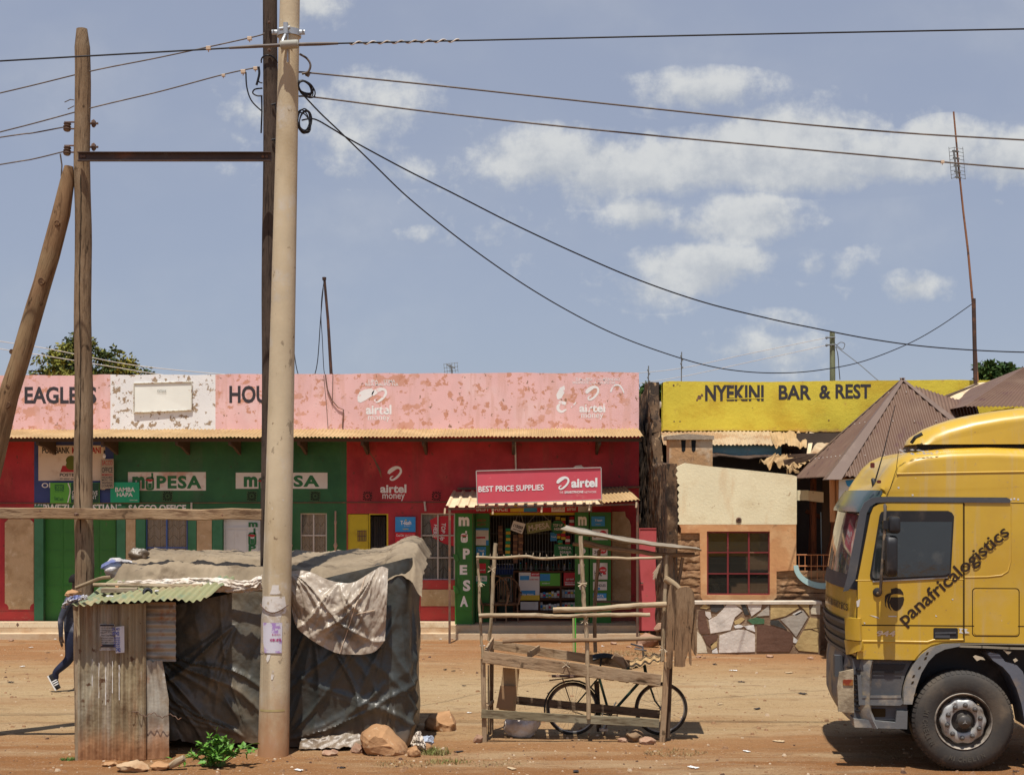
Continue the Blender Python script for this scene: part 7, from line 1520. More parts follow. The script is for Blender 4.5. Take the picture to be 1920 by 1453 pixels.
# ------------------------------------------------------------ shack
YB_ = GY(1425); YT = GY(1402)          # tin box front, tarpaulin front
sh = thing('shack', (PX(470, YT), YT, 0), 'roadside shack of rusty corrugated iron and dark dusty tarpaulin', 'shack')
M_rtin = mat('rusty iron with painted rib shading', (.33, .265, .16), .6, [((.38, .34, .25), 1.3, .46, .62, (1, 1, .4)), ((.26, .15, .08), 2.2, .54, .68, (1.6, 1, .35), .8), ((.15, .095, .05), 2.4, .50, .60, (6, 1, .06), .65), ((.46, .40, .31), 2.1, .55, .63, (6, 1, .05), .6), ((.14, .075, .04), 8, .62, .68)], .25, 30, var=.1, metal=.1, zdirt=((.36, .17, .075), .06, .42, .85), bump2=(.5, 4.))  # rust, plus dark and pale streaks painted along the ribs to imitate their shading
M_ztin = mat('pale zinc sheet', (.40, .36, .29), .5, [((.28, .21, .14), 2, .46, .62), ((.30, .14, .07), 3.4, .55, .7), ((.52, .50, .46), 6, .6, .7)], .25, 25, var=.1, metal=.15, zdirt=((.38, .18, .08), .06, .5, .9))
M_groof = mat('faded green roof tin', (.26, .255, .13), .7, [((.15, .22, .15), 1.6, .48, .6), ((.34, .27, .15), 3, .5, .66), ((.3, .16, .07), 7, .62, .68)], .15, 30, var=.1)
def wr(px, Y): return PX(px, Y)
bx0, bx1 = PX(146, YB_), PX(318, YB_)
mb = MB()
def wwarp(a, b): return Vector((0, -.012 * fbm(a * 5, b * 7, 2) - .02 * fbm(a * 2, b * 2, 4), (.02 * fbm(a * 8, 3) if b < .03 else 0)))
corr(mb, P(146, 1427, YB_), P(274, 1424, YB_) - P(146, 1427, YB_), Vector((0, 0, PZ(1132, YB_) - PZ(1425, YB_))), .078, .014, 10, 30, .002, warp=wwarp)
cw = part(sh, 'corrugated_wall', mb, M_rtin, 60)
mb = MB(); o = P(263, 1424, YB_ + .03); corr(mb, o, P(317, 1421, YB_ + .03) - o, Vector((-.005, 0, PZ(1240, YB_) - PZ(1424, YB_))), .078, .006, 10, 20, .002, warp=lambda a, b: Vector((-.06 * max(0, b - .6) * a * 3, .02 * fbm(a * 3, b * 5, 1) , .03 * fbm(a * 4, 2) * b))); part(sh, 'corrugated_wall', mb, M_ztin, 60)
mb = MB(); o = P(256, 1240, YB_ + .06); corr(mb, o, Vector((0, 0, PZ(1128, YB_) - PZ(1240, YB_))), Vector((PX(330, YB_) - PX(256, YB_), 0, 0)), .085, .012, 10, 6, .002, warp=lambda a, b: Vector((0, .015 * fbm(a * 3, b * 4), 0))); part(sh, 'corrugated_wall', mb, M_ztin, 60)
# left side and back of the tin box, frame posts
mb = MB(); corr(mb, (bx0, YB_ + 1.2, 0), Vector((0, -1.19, 0)), Vector((0, 0, PZ(1132, YB_))), .078, .01, 8, 8, .002); part(sh, 'corrugated_wall', mb, M_rtin, 60)
M_stick = wood('grey peeled stick', (.36, .27, .17), (.17, .11, .06), (.46, .38, .27), .5, 9)
mb = MB(); mb.beam(P(147.5, 1438, YB_ + .03), P(144, 1135, YB_ + .03), .06, .05, jit=.02); part(sh, 'corner_post', mb, M_stick)
mb = MB(); mb.tube([P(247, 1336, YB_ - .02) + Vector((k * .012, -.012 - .006 * math.sin(k * 1.1), .02 * math.sin(k * .4) + .008 * math.sin(k * 1.3) - .001 * k)) for k in range(46)], .005, 5); part(sh, 'loose_wire', mb, M_iron, 60)
mb = MB()
for k in range(5):
    px = 173 + k * 12.6; n_ = 4 if k > 0 else 2
    ribbon_px(mb, [(px + .6 * fbm(y * .07, k), y, .55 + .5 * fbm(y * .2, k + 3)) for y in range(1235 + (k * 7) % 17, 1296 + (k * 13) % 30, 6)], YB_ - .013)
part(cw, 'white_paint_drips', mb, M_white)
# notices pasted on the tin
def sheet(pts, Y, m): mb = MB(); mb.grid(lambda a, b: P(lerp(lerp(pts[0][0], pts[1][0], a), lerp(pts[3][0], pts[2][0], a), b), lerp(lerp(pts[0][1], pts[1][1], a), lerp(pts[3][1], pts[2][1], a), b), Y) + Vector((0, -.006 * math.sin(a * 14) , 0)), 14, 4, 0, .002); return mb
p1 = part(cw, 'notice', sheet([(186.5, 1219), (216, 1219), (215, 1170), (187, 1169)], YB_ - .016, None), mat('newsprint notice', (.50, .47, .43), .8, [((.3, .27, .24), 12, .52, .6, (1, 1, 4))], 0, var=.08), 60)
mb = MB(); Yn = YB_ - .0255
rect_px(mb, 187.5, 214, 1170.5, 1173.5, Yn, .001); rect_px(mb, 187.5, 215, 1207.5, 1213, Yn, .001)
for i, (s_, y, h) in enumerate((('JOB VACANCIES OPEN', 1176, 2.6), ('COLLEGE INTAKE NOW', 1180, 2.4), ('CALL FOR DETAILS', 1184, 2.4), ('Heart Clinic Herbs', 1189, 3.4), ('ALL COURSES OFFERED', 1195, 2.2), ('FEES IN INSTALMENTS', 1199, 2.2), ('OPEN MON TO SAT', 1203, 2.2))): text_px(mb, s_, 188.5 + (i % 2), 213.5 - (i % 3), y, y + h, Yn, .01)
part(p1, 'lettering', mb, M_letter)
p2 = part(cw, 'notice', sheet([(217, 1224), (233.5, 1223), (233, 1173), (216.5, 1175)], YB_ - .022, None), mat('white flyer', (.72, .71, .72), .8, [((.6, .57, .55), 3, .5, .7)], 0, var=.04), 60)
mb = MB(); Yn = YB_ - .0315
text_px(mb, 'DR. MTI', 210.5, 224, 1177, 1181.5, Yn, .02); text_px(mb, '0742', 211, 223.5, 1183.5, 1191, Yn, .03); text_px(mb, '742', 217.5, 226, 1214, 1222, Yn, .03)
for i, s_ in enumerate(('MAPENZI', 'BIASHARA', 'KAZI', 'MASOMO', 'NDOA')): text_px(mb, s_, 213.5, 225, 1194 + i * 4, 1197 + i * 4, Yn, .02)
part(p2, 'lettering', mb, mat('blue flyer print', (.06, .09, .38), .7, var=.05))
# green tin roof of the box
mb = MB(); o = P(133, 1133, YB_ - .22); o2 = P(387, 1120, YB_ - .2)
corr(mb, o, o2 - o, Vector((.14, 1.35, .21)), .078, .013, 8, 8, .002, warp=lambda a, b: Vector((0, 0, .05 * fbm(a * 3, b * 2, 2) + .05 * a * (1 - b) * 0))); part(sh, 'tin_roof', mb, M_groof, 60)
# ---- tarpaulins
M_tarp = mat('dark tarpaulin', (.072, .072, .06), .42, [((.16, .13, .088), .9, .38, .60), ((.25, .195, .13), 2.2, .52, .74, (1, 1, 1), .75), ((.026, .029, .027), 2., .55, .75)], .12, 30, var=.12, spec=.5, bump2=(.3, 5, (1.3, 1, 1.)), zdirt=((.20, .12, .065), .03, .3, .55))
M_tarpd = mat('black tarpaulin', (.048, .052, .047), .38, [((.09, .08, .062), .9, .46, .70), ((.19, .145, .09), 2.2, .60, .78, (1, 1, 1), .6), ((.028, .031, .029), 2., .55, .75)], .12, 30, var=.12, spec=.5, bump2=(.25, 5, (1.3, 1, 1.)), zdirt=((.20, .12, .065), .03, .3, .5))
M_rtarp = mat('dusty roof tarpaulin', (.225, .172, .112), .8, [((.29, .225, .15), 1.3, .42, .62), ((.15, .11, .07), 2.4, .52, .68), ((.06, .055, .05), 4.2, .64, .70)], .2, 24, var=.12, spec=.2, bump2=(.4, 5.))
rf = random.Random(5)
def fold_set(n, anchors):
    out_ = []
    for k in range(n):
        ax_, ay_, a0, a1 = anchors[k % len(anchors)]; ang = R(rf.uniform(a0, a1)); out_.append((ax_, ay_, math.cos(ang), math.sin(ang), rf.uniform(.012, .036), rf.uniform(.012, .04), rf.uniform(.5, 1.6)))
    return out_
def fold_h(fs, x, y):
    h = 0
    for ax_, ay_, cx, cy, amp, wd_, ln in fs:
        dx, dy = x - ax_, y - ay_; u = dx * cx + dy * cy
        if u < 0: continue
        v = -dx * cy + dy * cx + .03 * math.sin(u * 5 + ax_ * 7); w_ = wd_ * (.4 + u); h += amp * (.35 * math.exp(-(v / w_) ** 2) + .65 * math.exp(-abs(v) / (w_ * .8))) * min(1, u * 4) * max(0, 1 - u / (ln * 1.6))
    return h
ztop, zbot = PZ(1108, YT), .03
# left front tarp (behind the tin box, pulled tight from its upper corner to the concrete pole foot)
fsL = fold_set(16, [(0.02, .93, -62, -8), (1.0, .02, 100, 168), (.98, .98, 190, 250)])
lx0, lx1 = PX(276, YT), PX(500, YT); wL = lx1 - lx0; hL = ztop - zbot
def tarpL(a, b):
    top = lerp(ztop - .22, ztop + .02, min(1, a * 1.15)); bot = zbot + .02 + .05 * fbm(a * 3, 1) + (.03 if a < .2 else 0)
    x = lx0 + wL * a + (.0 if b > .3 else (.3 - b) * .55 * (1 - a)); z = lerp(bot, top, b)
    h = fold_h(fsL, a * 1.25, b * 1.25) * 1.7 + .035 * abs(fbm(a * 3, b * 3, 3, 2)) + .006 * fbm(a * 12, b * 12, 7, 3)
    return (x, YT - .03 - h * 1.35 + .10 * (1 - b) * (1 - a) * 0 - .06 * math.sin(a * 3.1) * math.sin(b * 3.1), z)
mb = MB(); mb.grid(tarpL, 110, 110, 0, -.004); part(sh, 'tarpaulin_wall', mb, M_tarp, 60)
# right front tarp, wrapping round the corner and along the right side
fsR = fold_set(26, [(.60, .98, 215, 300), (.02, .05, 10, 75), (.95, .02, 95, 150), (.66, .5, 230, 310), (.25, .99, 240, 300), (.7, .95, 250, 290), (1.05, .95, 240, 275)])
rx0 = PX(520, YT); corn = PX(766, YT); Lf = corn - rx0; Ls = 1.75
def tarpR(a, b):
    s_ = a * (Lf + Ls); zt = lerp(ztop + .02, PZ(1045, YT + .2), min(1, s_ / Lf)); zt = zt if s_ < Lf else lerp(zt, 2.16, (s_ - Lf) / Ls); z = lerp(.015 + .05 * abs(fbm(a * 6, 2)), zt, b)
    h = fold_h(fsR, a * 1.7, b * 1.25) * 1.5 + .05 * abs(fbm(a * 5, b * 3, 13, 2)) + .006 * fbm(a * 24, b * 14, 17, 3) + .05 * math.sin(b * 3.1) * math.sin(min(1, s_ / Lf) * 3.1)
    rc_ = .16
    if s_ < Lf - rc_: return (rx0 + s_, YT - h, z)
    if s_ < Lf + rc_:
        t_ = (s_ - Lf + rc_) / (2 * rc_) * math.pi / 2; return (corn - rc_ + (rc_ + h) * math.sin(t_), YT + rc_ - (rc_ + h) * math.cos(t_), z)
    return (corn + h * .8, YT + (s_ - Lf), z)
mb = MB(); mb.grid(tarpR, 210, 110, 0, -.004); part(sh, 'tarpaulin_wall', mb, M_tarpd, 60)
mb = MB(); mb.grid(lambda a, b: (lerp(PX(200, YT), corn - .02, a), YT + 1.78 + .03 * fbm(a * 9, b * 4), lerp(.02, 2.12, b)), 30, 12, 0, .004); mb.grid(lambda a, b: (PX(200, YT), YT + lerp(.0, 1.78, a), lerp(.02, 1.9, b)), 10, 10, 0, .004); part(sh, 'tarpaulin_wall', mb, M_tarp, 60)
# flap lying on the ground at the right front
mb = MB(); mb.grid(lambda a, b: (lerp(PX(565, YT), PX(690, YT), a), YT - .04 - .14 * (1 - b) - .03 * fbm(a * 6, b * 3), lerp(.02 + .03 * a, .13 + .06 * a, b) + .02 * fbm(a * 8, b * 4, 3)), 30, 8, 0, .004); part(sh, 'tarpaulin_flap', mb, M_tarp, 60)
# roof tarp: front eave to back eave, humped, overhanging
fsT = fold_set(30, [(.0, .1, -5, 40), (1.0, .2, 140, 190), (.5, .0, 20, 160), (.3, .05, 0, 60), (.8, .1, 120, 175), (.98, .5, 150, 200)])
def roofT(a, b):
    py_f = 1094 if a < .5 else lerp(1094, 1076, (a - .5) * 2)
    xf = lerp(PX(206, YT), PX(792, YT), a); y = YT - .10 + b * 1.95
    zf = PZ(lerp(1082, 1080, a) + (-8 if a > .88 else 0), YT) + .0
    zb = PZ(lerp(1030, 1036, a * 1.6) if a < .62 else lerp(1036, 1018, ((a - .62) / .38)) , YT + 1.85)
    edge = min(1, a / .06); z = lerp(zf, zb, b ** .8)
    z += fold_h(fsT, a * 2.6, b) * 1.1 + .03 * fbm(a * 16, b * 5, 4, 4) + .012 * fbm(a * 50, b * 16, 9, 3) + .05 * math.sin(b * 3.1) + (.10 * math.exp(-((a - .93) / .05) ** 2))
    if b < .14: z -= (.14 - b) * 1.1 * (1.0 + .5 * fbm(a * 9, 1)); y += (.14 - b) * .5
    z -= max(0, a - .97) * 5 + max(0, .02 - a) * 6
    return (xf + .03 * fbm(a * 9, b * 6, 6), y + .02 * fbm(a * 30, 5), z)
mb = MB(); mb.grid(roofT, 260, 60, 0, .005); part(sh, 'tarpaulin_roof', mb, M_rtarp, 60)
# posts holding it up, sticks and rags along the eave
mb = MB()
for x, y, h in ((lx0, YT + .1, 1.75), (corn - .14, YT + .2, 1.95), (corn - .14, YT + 1.65, 2.05), (PX(220, YT), YT + 1.7, 2.0), (PX(500, YT), YT + 1.7, 2.05)): mb.tube([(x, y, -.05), (x, y, h)], .04, 8)
part(sh, 'frame_post', mb, M_stick, 60)
for pts, r_ in (([(142, 1102), (185, 1085), (207, 1082)], .02), ([(175, 1096), (260, 1097), (330, 1099), (380, 1098)], .024), ([(360, 1102), (430, 1104), (499, 1105)], .024), ([(310, 1107), (400, 1104), (450, 1107)], .016)):
    mb = MB(); Ys = YB_ + .35 if pts[0][0] < 200 else YT - .16; mb.tube([P(a, b, Ys) for a, b in spline(pts, 5)], r_, 8, jit=.2); part(sh, 'roof_stick', mb, M_stick, 60)
mb = MB(); mb.beam(P(190, 1106, YB_ + .2), P(258, 1104, YB_ + .25), .10, .05, jit=.01); part(sh, 'plank', mb, wood('grey plank', (.34, .27, .19), (.2, .14, .09)))
M_rag = mat('white plastic rag', (.62, .54, .45), .5, [((.45, .36, .26), 2.5, .45, .65), ((.7, .66, .6), 6, .55, .7)], .4, 18, var=.08, spec=.4, bump2=(.8, 7))
def rag(lx, ly, cols_, wdt, Y, nm, m, par=sh, seed=1, thick=.004):
    mb = MB(); n = len(cols_) - 1; q = spline(cols_, 10)
    def fn(a, b):
        i = a * (len(q) - 1); k = min(int(i), len(q) - 2); t_ = i - k; x = lerp(q[k][0], q[k+1][0], t_); y = lerp(q[k][1], q[k+1][1], t_); h = lerp(q[k][2], q[k+1][2], t_)
        f_ = .045 * fbm(a * 11 + seed, b * 5, seed, 4); return P(x + 4 * fbm(a * 8, b * 3, seed + 4), y + (b - .5) * 2 * h, Y) + Vector((0, -.05 * math.sin(b * 3.14) + f_ - (.1 if b > .5 else 0) * 0, .015 * fbm(a * 20, b * 9, seed + 2)))
    mb.grid(fn, 90, 16, 0, thick); return part(par, nm, mb, m, 60)
rag(0, 0, [(222, 1092, 2), (280, 1092, 5), (330, 1093, 8), (370, 1095, 12), (420, 1097, 13), (460, 1100, 11), (492, 1090, 13)], 0, YT - .26, 'white_rag', M_rag)
# hanging clear sheet to the right of the pole
M_clear = mat('cloudy plastic sheet', (.50, .42, .33), .35, [((.36, .28, .2), 1.6, .45, .65), ((.68, .61, .52), 2.6, .52, .70, (1, 1, 1), .7), ((.16, .14, .115), 1.3, .56, .72)], .12, 24, var=.1, spec=.45, bump2=(.35, 9, (1, 1, .6))); M_clear.node_tree.nodes['Principled BSDF'].inputs['Alpha'].default_value = .82
outl_top = [(541, 1072), (575, 1070), (620, 1088), (660, 1092), (700, 1070), (715, 1062), (728, 1066)]; outl_bot = [(545, 1128), (556, 1172), (585, 1198), (622, 1220), (660, 1226), (700, 1222), (722, 1200)]
ot = spline(outl_top, 10); ob = spline(outl_bot, 10); fsC = fold_set(22, [(.0, .05, 20, 80), (.55, .0, 60, 120), (.9, .0, 80, 130), (.7, .0, 70, 110)])
def clear(a, b):
    i = a * (len(ot) - 1); k = min(int(i), len(ot) - 2); t_ = i - k
    x0, y0 = lerp(ot[k][0], ot[k+1][0], t_), lerp(ot[k][1], ot[k+1][1], t_); x1, y1 = lerp(ob[k][0], ob[k+1][0], t_), lerp(ob[k][1], ob[k+1][1], t_)
    h = fold_h(fsC, a * 1.3, b) * 2.0 + .045 * abs(fbm(a * 5, b * 2.5, 23, 3)) + .007 * fbm(a * 26, b * 9, 9, 3)
    return P(lerp(x0, x1, b), lerp(y0, y1, b), YT - .16 - .10 * math.sin(min(1, b * 1.2) * 2.6)) + Vector((0, -h, .0))
mb = MB(); mb.grid(clear, 110, 90, 0, .003); cs = part(sh, 'plastic_sheet', mb, M_clear, 60)
mb = MB(); mb.tube([Vector(clear(.60 - .03 * k / 20, k / 20)) + Vector((0, -.012, 0)) for k in range(21)], .005, 5); mb.tube([Vector(clear(lerp(.60, .80, k / 8), .5)) + Vector((0, -.012, 0)) for k in range(9)], .005, 5); part(cs, 'seam', mb, M_porc, 60)
# ---- loose things on and around the shack
M_bag = mat('blue white plastic bag', (.55, .53, .52), .45, [((.14, .16, .32), 2.2, .50, .58), ((.30, .27, .25), 4, .5, .65)], .5, 14, var=.1, bump2=(1., 8))
def lump(nm, px, py, rx, rz, Y, m, lab, cat, seed=3, dy=.6, sm=50, rough=.5, grp=None):
    mb = MB(); k = Y / F; mb.rock(P(px, py, Y), (rx * k, rx * k * dy, rz * k), seed, 4, rough=rough)
    for v in mb.v: v += Vector((.02 * fbm(v.x * 9, v.z * 9, seed), 0, .02 * fbm(v.x * 12, v.z * 9 + 3, seed)))
    return one(nm, mb, m, lab, cat, grp, sm)
lump('plastic_bag', 224, 1062, 36, 20, YT + .5, M_bag, 'crumpled blue and white plastic bag stuffed at the left end of the tarpaulin roof', 'plastic bag', 5, .6, 50, .95)
lump('plastic_bundle', 255, 1038, 18, 14, YT + .75, M_tarp, 'small dark knotted bundle beside the blue and white bag on the roof', 'bundle', 9)
M_rock = mat('orange brown rock', (.40, .22, .105), .9, [((.50, .31, .165), 1.6, .45, .65), ((.27, .135, .065), 3.5, .52, .68), ((.56, .42, .27), 8, .6, .7)], .8, 10, var=.15)
lump('rock', 137.5, 1112, 14, 9.5, YB_ + .0, M_rock, 'pale rock weighing down the left corner of the green tin roof', 'rock', 2, .8, 35, .3)
rag(0, 0, [(119, 1138, 2), (128, 1127, 6), (145, 1122, 6), (165, 1120, 3)], 0, YB_ - .14, 'torn_plastic', M_bag)
mb = MB(); mb.lathe(P(276, 1111, YB_ + .1), (.4, -.9, .3), [(.0, -.05), (.05, -.05), (.055, .03), (.03, .035), (.03, -.03)], 12); 
one('crushed_can', mb, M_tdark, 'dark crushed can lying on the green tin roof', 'can', smooth=40)
for i, (px, py, c) in enumerate(((219, 1098, 1), (230, 1117, 0), (205, 1117, 0), (294, 1108, 0), (247, 1118, 1))): lump('roof_scrap', px, py, 4 + i % 3, 2.2, YB_ + (.05 if py > 1105 else .3), [M_bag, M_rock][c], ['small pale scrap lying among sticks on the green tin roof', 'small brown stone lying among sticks on the green tin roof'][c], 'litter', i + 4, 1, 40, .4, 'scraps on the green tin roof')
# rocks on the ground
def grock(px, pyb, rx, h, lab, seed, m=M_rock, grp='rocks around the shack', rough=.3):
    Y = GY(pyb) ; k = Y / F; mb = MB(); c = Vector((PX(px, Y), Y + rx * k * .5, h * k * .42)); mb.rock(c, (rx * k, rx * k * .75, h * k * .62), seed, 4, rough=rough)
    for v in mb.v: v += Vector((.012 * fbm(v.x * 14, v.z * 14, seed), .0, .012 * fbm(v.x * 12, v.z * 14 + 3, seed)))
    return one('rock', mb, m, lab, 'rock', grp, 35)
# the large wedge-shaped rock
Y = GY(1419); mb = MB(); 
op = [(676, 1385), (679, 1372), (692, 1362), (703, 1359), (712, 1362), (727, 1365), (742, 1380), (757, 1396), (766, 1412), (760, 1421), (735, 1422), (700, 1417), (684, 1408)]
cen = (715, 1392); k_ = len(op); ringsD = [(0.0, -.26), (.55, -.24), (.86, -.16), (1., .0), (.95, .2), (.7, .34), (0., .38)]
vs = []; opd = spline(op + [op[0]], 2)[:-1]; k_ = len(opd)
for s_, dy in ringsD:
    for i, (a, b) in enumerate(opd):
        p = P(cen[0] + (a - cen[0]) * s_, cen[1] + (b - cen[1]) * s_, Y + .28) + Vector((0, dy, 0)); p += Vector((.02 * fbm(p.x * 9, p.z * 9, dy * 6), .035 * fbm(p.x * 6, p.z * 6, 2), .02 * fbm(p.x * 9, p.z * 9 + 5, dy))); vs.append(p)
mb.add(vs, [(j*k_+i, (j+1)*k_+i, (j+1)*k_+(i+1) % k_, j*k_+(i+1) % k_) for j in range(len(ringsD) - 1) for i in range(k_)])
bm_ = one('rock', mb, M_rock, 'big wedge shaped orange rock leaning at the foot of the right tarpaulin', 'rock', 'rocks around the shack', 18); bm = bmesh.new(); bm.from_mesh(bm_.data); bmesh.ops.remove_doubles(bm, verts=bm.verts, dist=.001); bmesh.ops.recalc_face_normals(bm, faces=bm.faces); bm.to_mesh(bm_.data); bm.free()
grock(828, 1372, 31, 38, 'flat topped orange rock behind the right corner of the shack', 4); grock(669, 1412, 11, 19, 'small dark grey brown rock left of the big wedge', 6, M_boul); grock(618, 1417, 15, 12, 'small flat pale stone under the tarpaulin flap', 7, M_boul)
grock(776, 1418, 13, 20, 'fist sized orange stone right of the big wedge', 8); grock(795, 1412, 12, 22, 'reddish stone under the white rag at the shack corner', 9); grock(246, 1447, 30, 20, 'broad half buried tan stone under the corrugated iron', 11, mat('tan footing stone', (.46, .32, .19), .95, [((.36, .2, .1), 3, .45, .65)], .8, 10, var=.12)); grock(300, 1443, 20, 14, 'low brown stone beside the footing stone near the leafy plant', 12); grock(203, 1436, 14, 9, 'little flat stone at the foot of the corrugated iron', 13)
mb = MB(); mb.tube([P(318, 1436, GY(1442)), P(332, 1428, GY(1442)), P(346, 1420, GY(1442))], [.03, .04, .035], 8, jit=.25); one('wood_chunk', mb, M_stick, 'short thick chunk of wood beside the leafy plant', 'wood', smooth=60)
lump('plastic_litter', 797, 1388, 17, 12, GY(1405), mat('pale blue litter', (.36, .40, .48), .5, [((.62, .6, .58), 4, .5, .6)], .4, 14, var=.1, bump2=(1, 10)), 'crumpled pale blue plastic litter by the right foot of the shack', 'litter', 7, .8)
rag(0, 0, [(772, 1395, 3), (780, 1388, 14), (788, 1390, 18), (797, 1400, 6)], 0, GY(1412), 'white_rag', M_rag, seed=6)
# leafy plant at the pole's left
t = thing('leafy_plant', (PX(405, GY(1437)), GY(1437), 0), 'bright green bushy weed growing in front of the dark tarpaulin', 'plant'); g = random.Random(3)
M_leaf2 = mat('fresh green leaves', (.10, .24, .028), .55, [((.15, .31, .045), 3, .45, .65), ((.06, .16, .02), 5, .5, .7)], 0, var=.15, vs=6, spec=.35); M_stem = mat('green stem', (.12, .2, .05), .7)
mbs = MB(); mbl = MB(); c0 = Vector((PX(400, GY(1437)), GY(1437) + .05, 0))
for k in range(46):
    ang = g.uniform(0, 6.28); rr = min(.3, abs(g.gauss(0, .14))); tip = c0 + Vector((math.cos(ang) * rr * 1.5 + (.0 if k % 3 else .05), math.sin(ang) * rr * .7, g.uniform(.10, .33) * (1.1 - rr * 1.4))); b0 = c0 + Vector((g.uniform(-.1, .12), g.uniform(-.04, .04), 0)); mid = b0.lerp(tip, .55) + Vector((0, 0, .05)); mbs.tube([b0, mid, tip], [.006, .005, .003], 5)
    for j in range(9):
        t_ = g.uniform(.3, 1.05); p = b0.lerp(mid, t_ / .55) if t_ < .55 else mid.lerp(tip, (t_ - .55) / .45); d = Vector((g.gauss(0, 1), g.gauss(-.2, .8), g.gauss(.2, .6))).normalized(); e = d.cross(Vector((g.gauss(0, .4), g.gauss(0, .4), 1))).normalized(); n = e.cross(d); l = g.uniform(.05, .10); ww = l * .36
        pts = [p, p + d*l*.25 + e*ww*.8, p + d*l*.45 + e*ww*.55, p + d*l*.62 + e*ww*.75, p + d*l - n*l*.18, p + d*l*.62 - e*ww*.75, p + d*l*.45 - e*ww*.55, p + d*l*.25 - e*ww*.8, p + d*l*.5 - n * l * .07]
        mbl.add(pts, [(0, 1, 8), (1, 2, 8), (2, 3, 8), (3, 4, 8), (4, 5, 8), (5, 6, 8), (6, 7, 8), (7, 0, 8)])
part(t, 'stem', mbs, M_stem, 60); part(t, 'leaves', mbl, M_leaf2)
# ------------------------------------------------------------ stall
YS1 = GY(1391); YS2 = GY(1375)
st = thing('market_stall', (PX(1075, YS1), YS1, 0), 'empty rickety market stall frame of peeled sticks and rough planks', 'market stall')
M_st = wood('bleached stick', (.42, .32, .20), (.20, .13, .075), (.52, .43, .30), .5, 9); M_st2 = wood('brown stick', (.26, .17, .10), (.12, .075, .045), (.34, .25, .16), .5, 9)
M_plk = wood('rough plank', (.36, .245, .145), (.18, .11, .06), (.42, .32, .21), .5, 7); M_plkd = wood('dark plank', (.13, .09, .06), (.07, .045, .03)); M_plkg = wood('greenish rail', (.22, .18, .11), (.12, .09, .055), (.26, .24, .17), .4, 7)
def c1(x, y): return (860 + x / 3.302, 980 + y / 3.302)
def stick(nm, pts, w_, Y0, m, Y1=None, jit=.12, seg=9):
    Y1 = Y0 if Y1 is None else Y1; mb = MB(); q = spline([c1(*p) for p in pts], 5); n = len(q)
    mb.tube([P(a, b, lerp(Y0, Y1, i / (n - 1))) + Vector((.006 * fbm(i * .6, Y0), 0, .006 * fbm(i * .6, Y0 + 3))) for i, (a, b) in enumerate(q)], [w_ / 3.302 / 2 * Y0 / F * (1 + .06 * fbm(i * .9, 7)) for i in range(n)], seg, jit=jit); return part(st, nm, mb, m, 60)
def plank(nm, a, b, w_, Y0, Y1, m, th=.025):
    mb = MB(); mb.beam(P(*c1(*a), Y0), P(*c1(*b), Y1), th, w_ / 3.302 * Y0 / F, (0, 0, 1), jit=.006); return part(st, nm, mb, m, 40)
def legb(a, b, w_, Y0, m, th=.05):
    mb = MB(); mb.beam(P(*c1(*a), Y0), P(*c1(*b), Y0), w_ / 3.302 * Y0 / F, th, (0, -1, 0), jit=.008); return part(st, 'leg', mb, m, 40)
legb((162, 1372), (150, 840), 30, YS1 + .02, M_plk); legb((1256, 1374), (1290, 860), 36, YS1 + .02, M_plk); legb((1292, 1330), (1308, 860), 30, YS1 + .12, M_plkd)
legb((205, 1300), (207, 740), 26, YS2, M_st2); legb((868, 1290), (852, 980), 30, YS2, M_plkd)
legb((183, 1300), (183, 880), 8, YS2 - .15, M_plkd)
stick('upright', [(150, 835), (140, 700), (128, 500), (128, 380), (118, 260), (120, 186)], 17, YS1 - .02, M_st)
stick('upright', [(188, 730), (205, 560), (215, 300), (230, 128)], 24, YS2 - .1, M_st)
stick('upright', [(806, 1212), (798, 900), (790, 640), (775, 480), (765, 300), (755, 80)], 27, YS1 - .045, M_st)
stick('upright', [(845, 800), (842, 560), (858, 300), (872, 170)], 24, YS2 - .05, M_st2)
stick('upright', [(1262, 860), (1268, 600), (1280, 420), (1290, 200)], 26, YS1 - .0, M_st)
stick('upright', [(1300, 560), (1310, 350), (1310, 200)], 34, YS1 + .1, M_st2); stick('brace', [(1355, 400), (1388, 215)], 22, YS1 + .12, M_st2); stick('brace', [(1350, 350), (1335, 200)], 16, YS1 + .14, M_st2)
stick('rail', [(110, 213), (250, 218), (400, 207), (520, 220), (700, 213), (900, 216), (1080, 220), (1260, 215)], 17, YS1 - .06, M_st)
stick('rail', [(126, 575), (300, 573), (440, 572), (640, 577), (820, 570), (1010, 568), (1184, 568)], 27, YS1 - .085, M_st)
stick('rail', [(585, 540), (800, 536), (950, 525), (1120, 510), (1285, 505)], 34, YS1 - .08, M_st)
stick('rail', [(272, 735), (500, 726), (700, 728), (950, 720), (1250, 714)], 26, YS1 - .08, M_st2)
stick('rail', [(840, 488), (960, 490), (1110, 496)], 16, YS2 - .05, M_plkd)
plank('tray_board', (150, 828), (1252, 975), 74, YS1 - .055, YS1 - .055, M_plk); plank('tray_board', (215, 755), (1075, 880), 56, YS2 - .05, YS2 - .05, M_plk)
plank('tray_board', (165, 800), (213, 725), 40, YS1, YS2 - .1, M_plk); plank('tray_divider', (430, 822), (495, 778), 44, YS1 - .02, YS2 - .1, M_plk)
mb = MB()
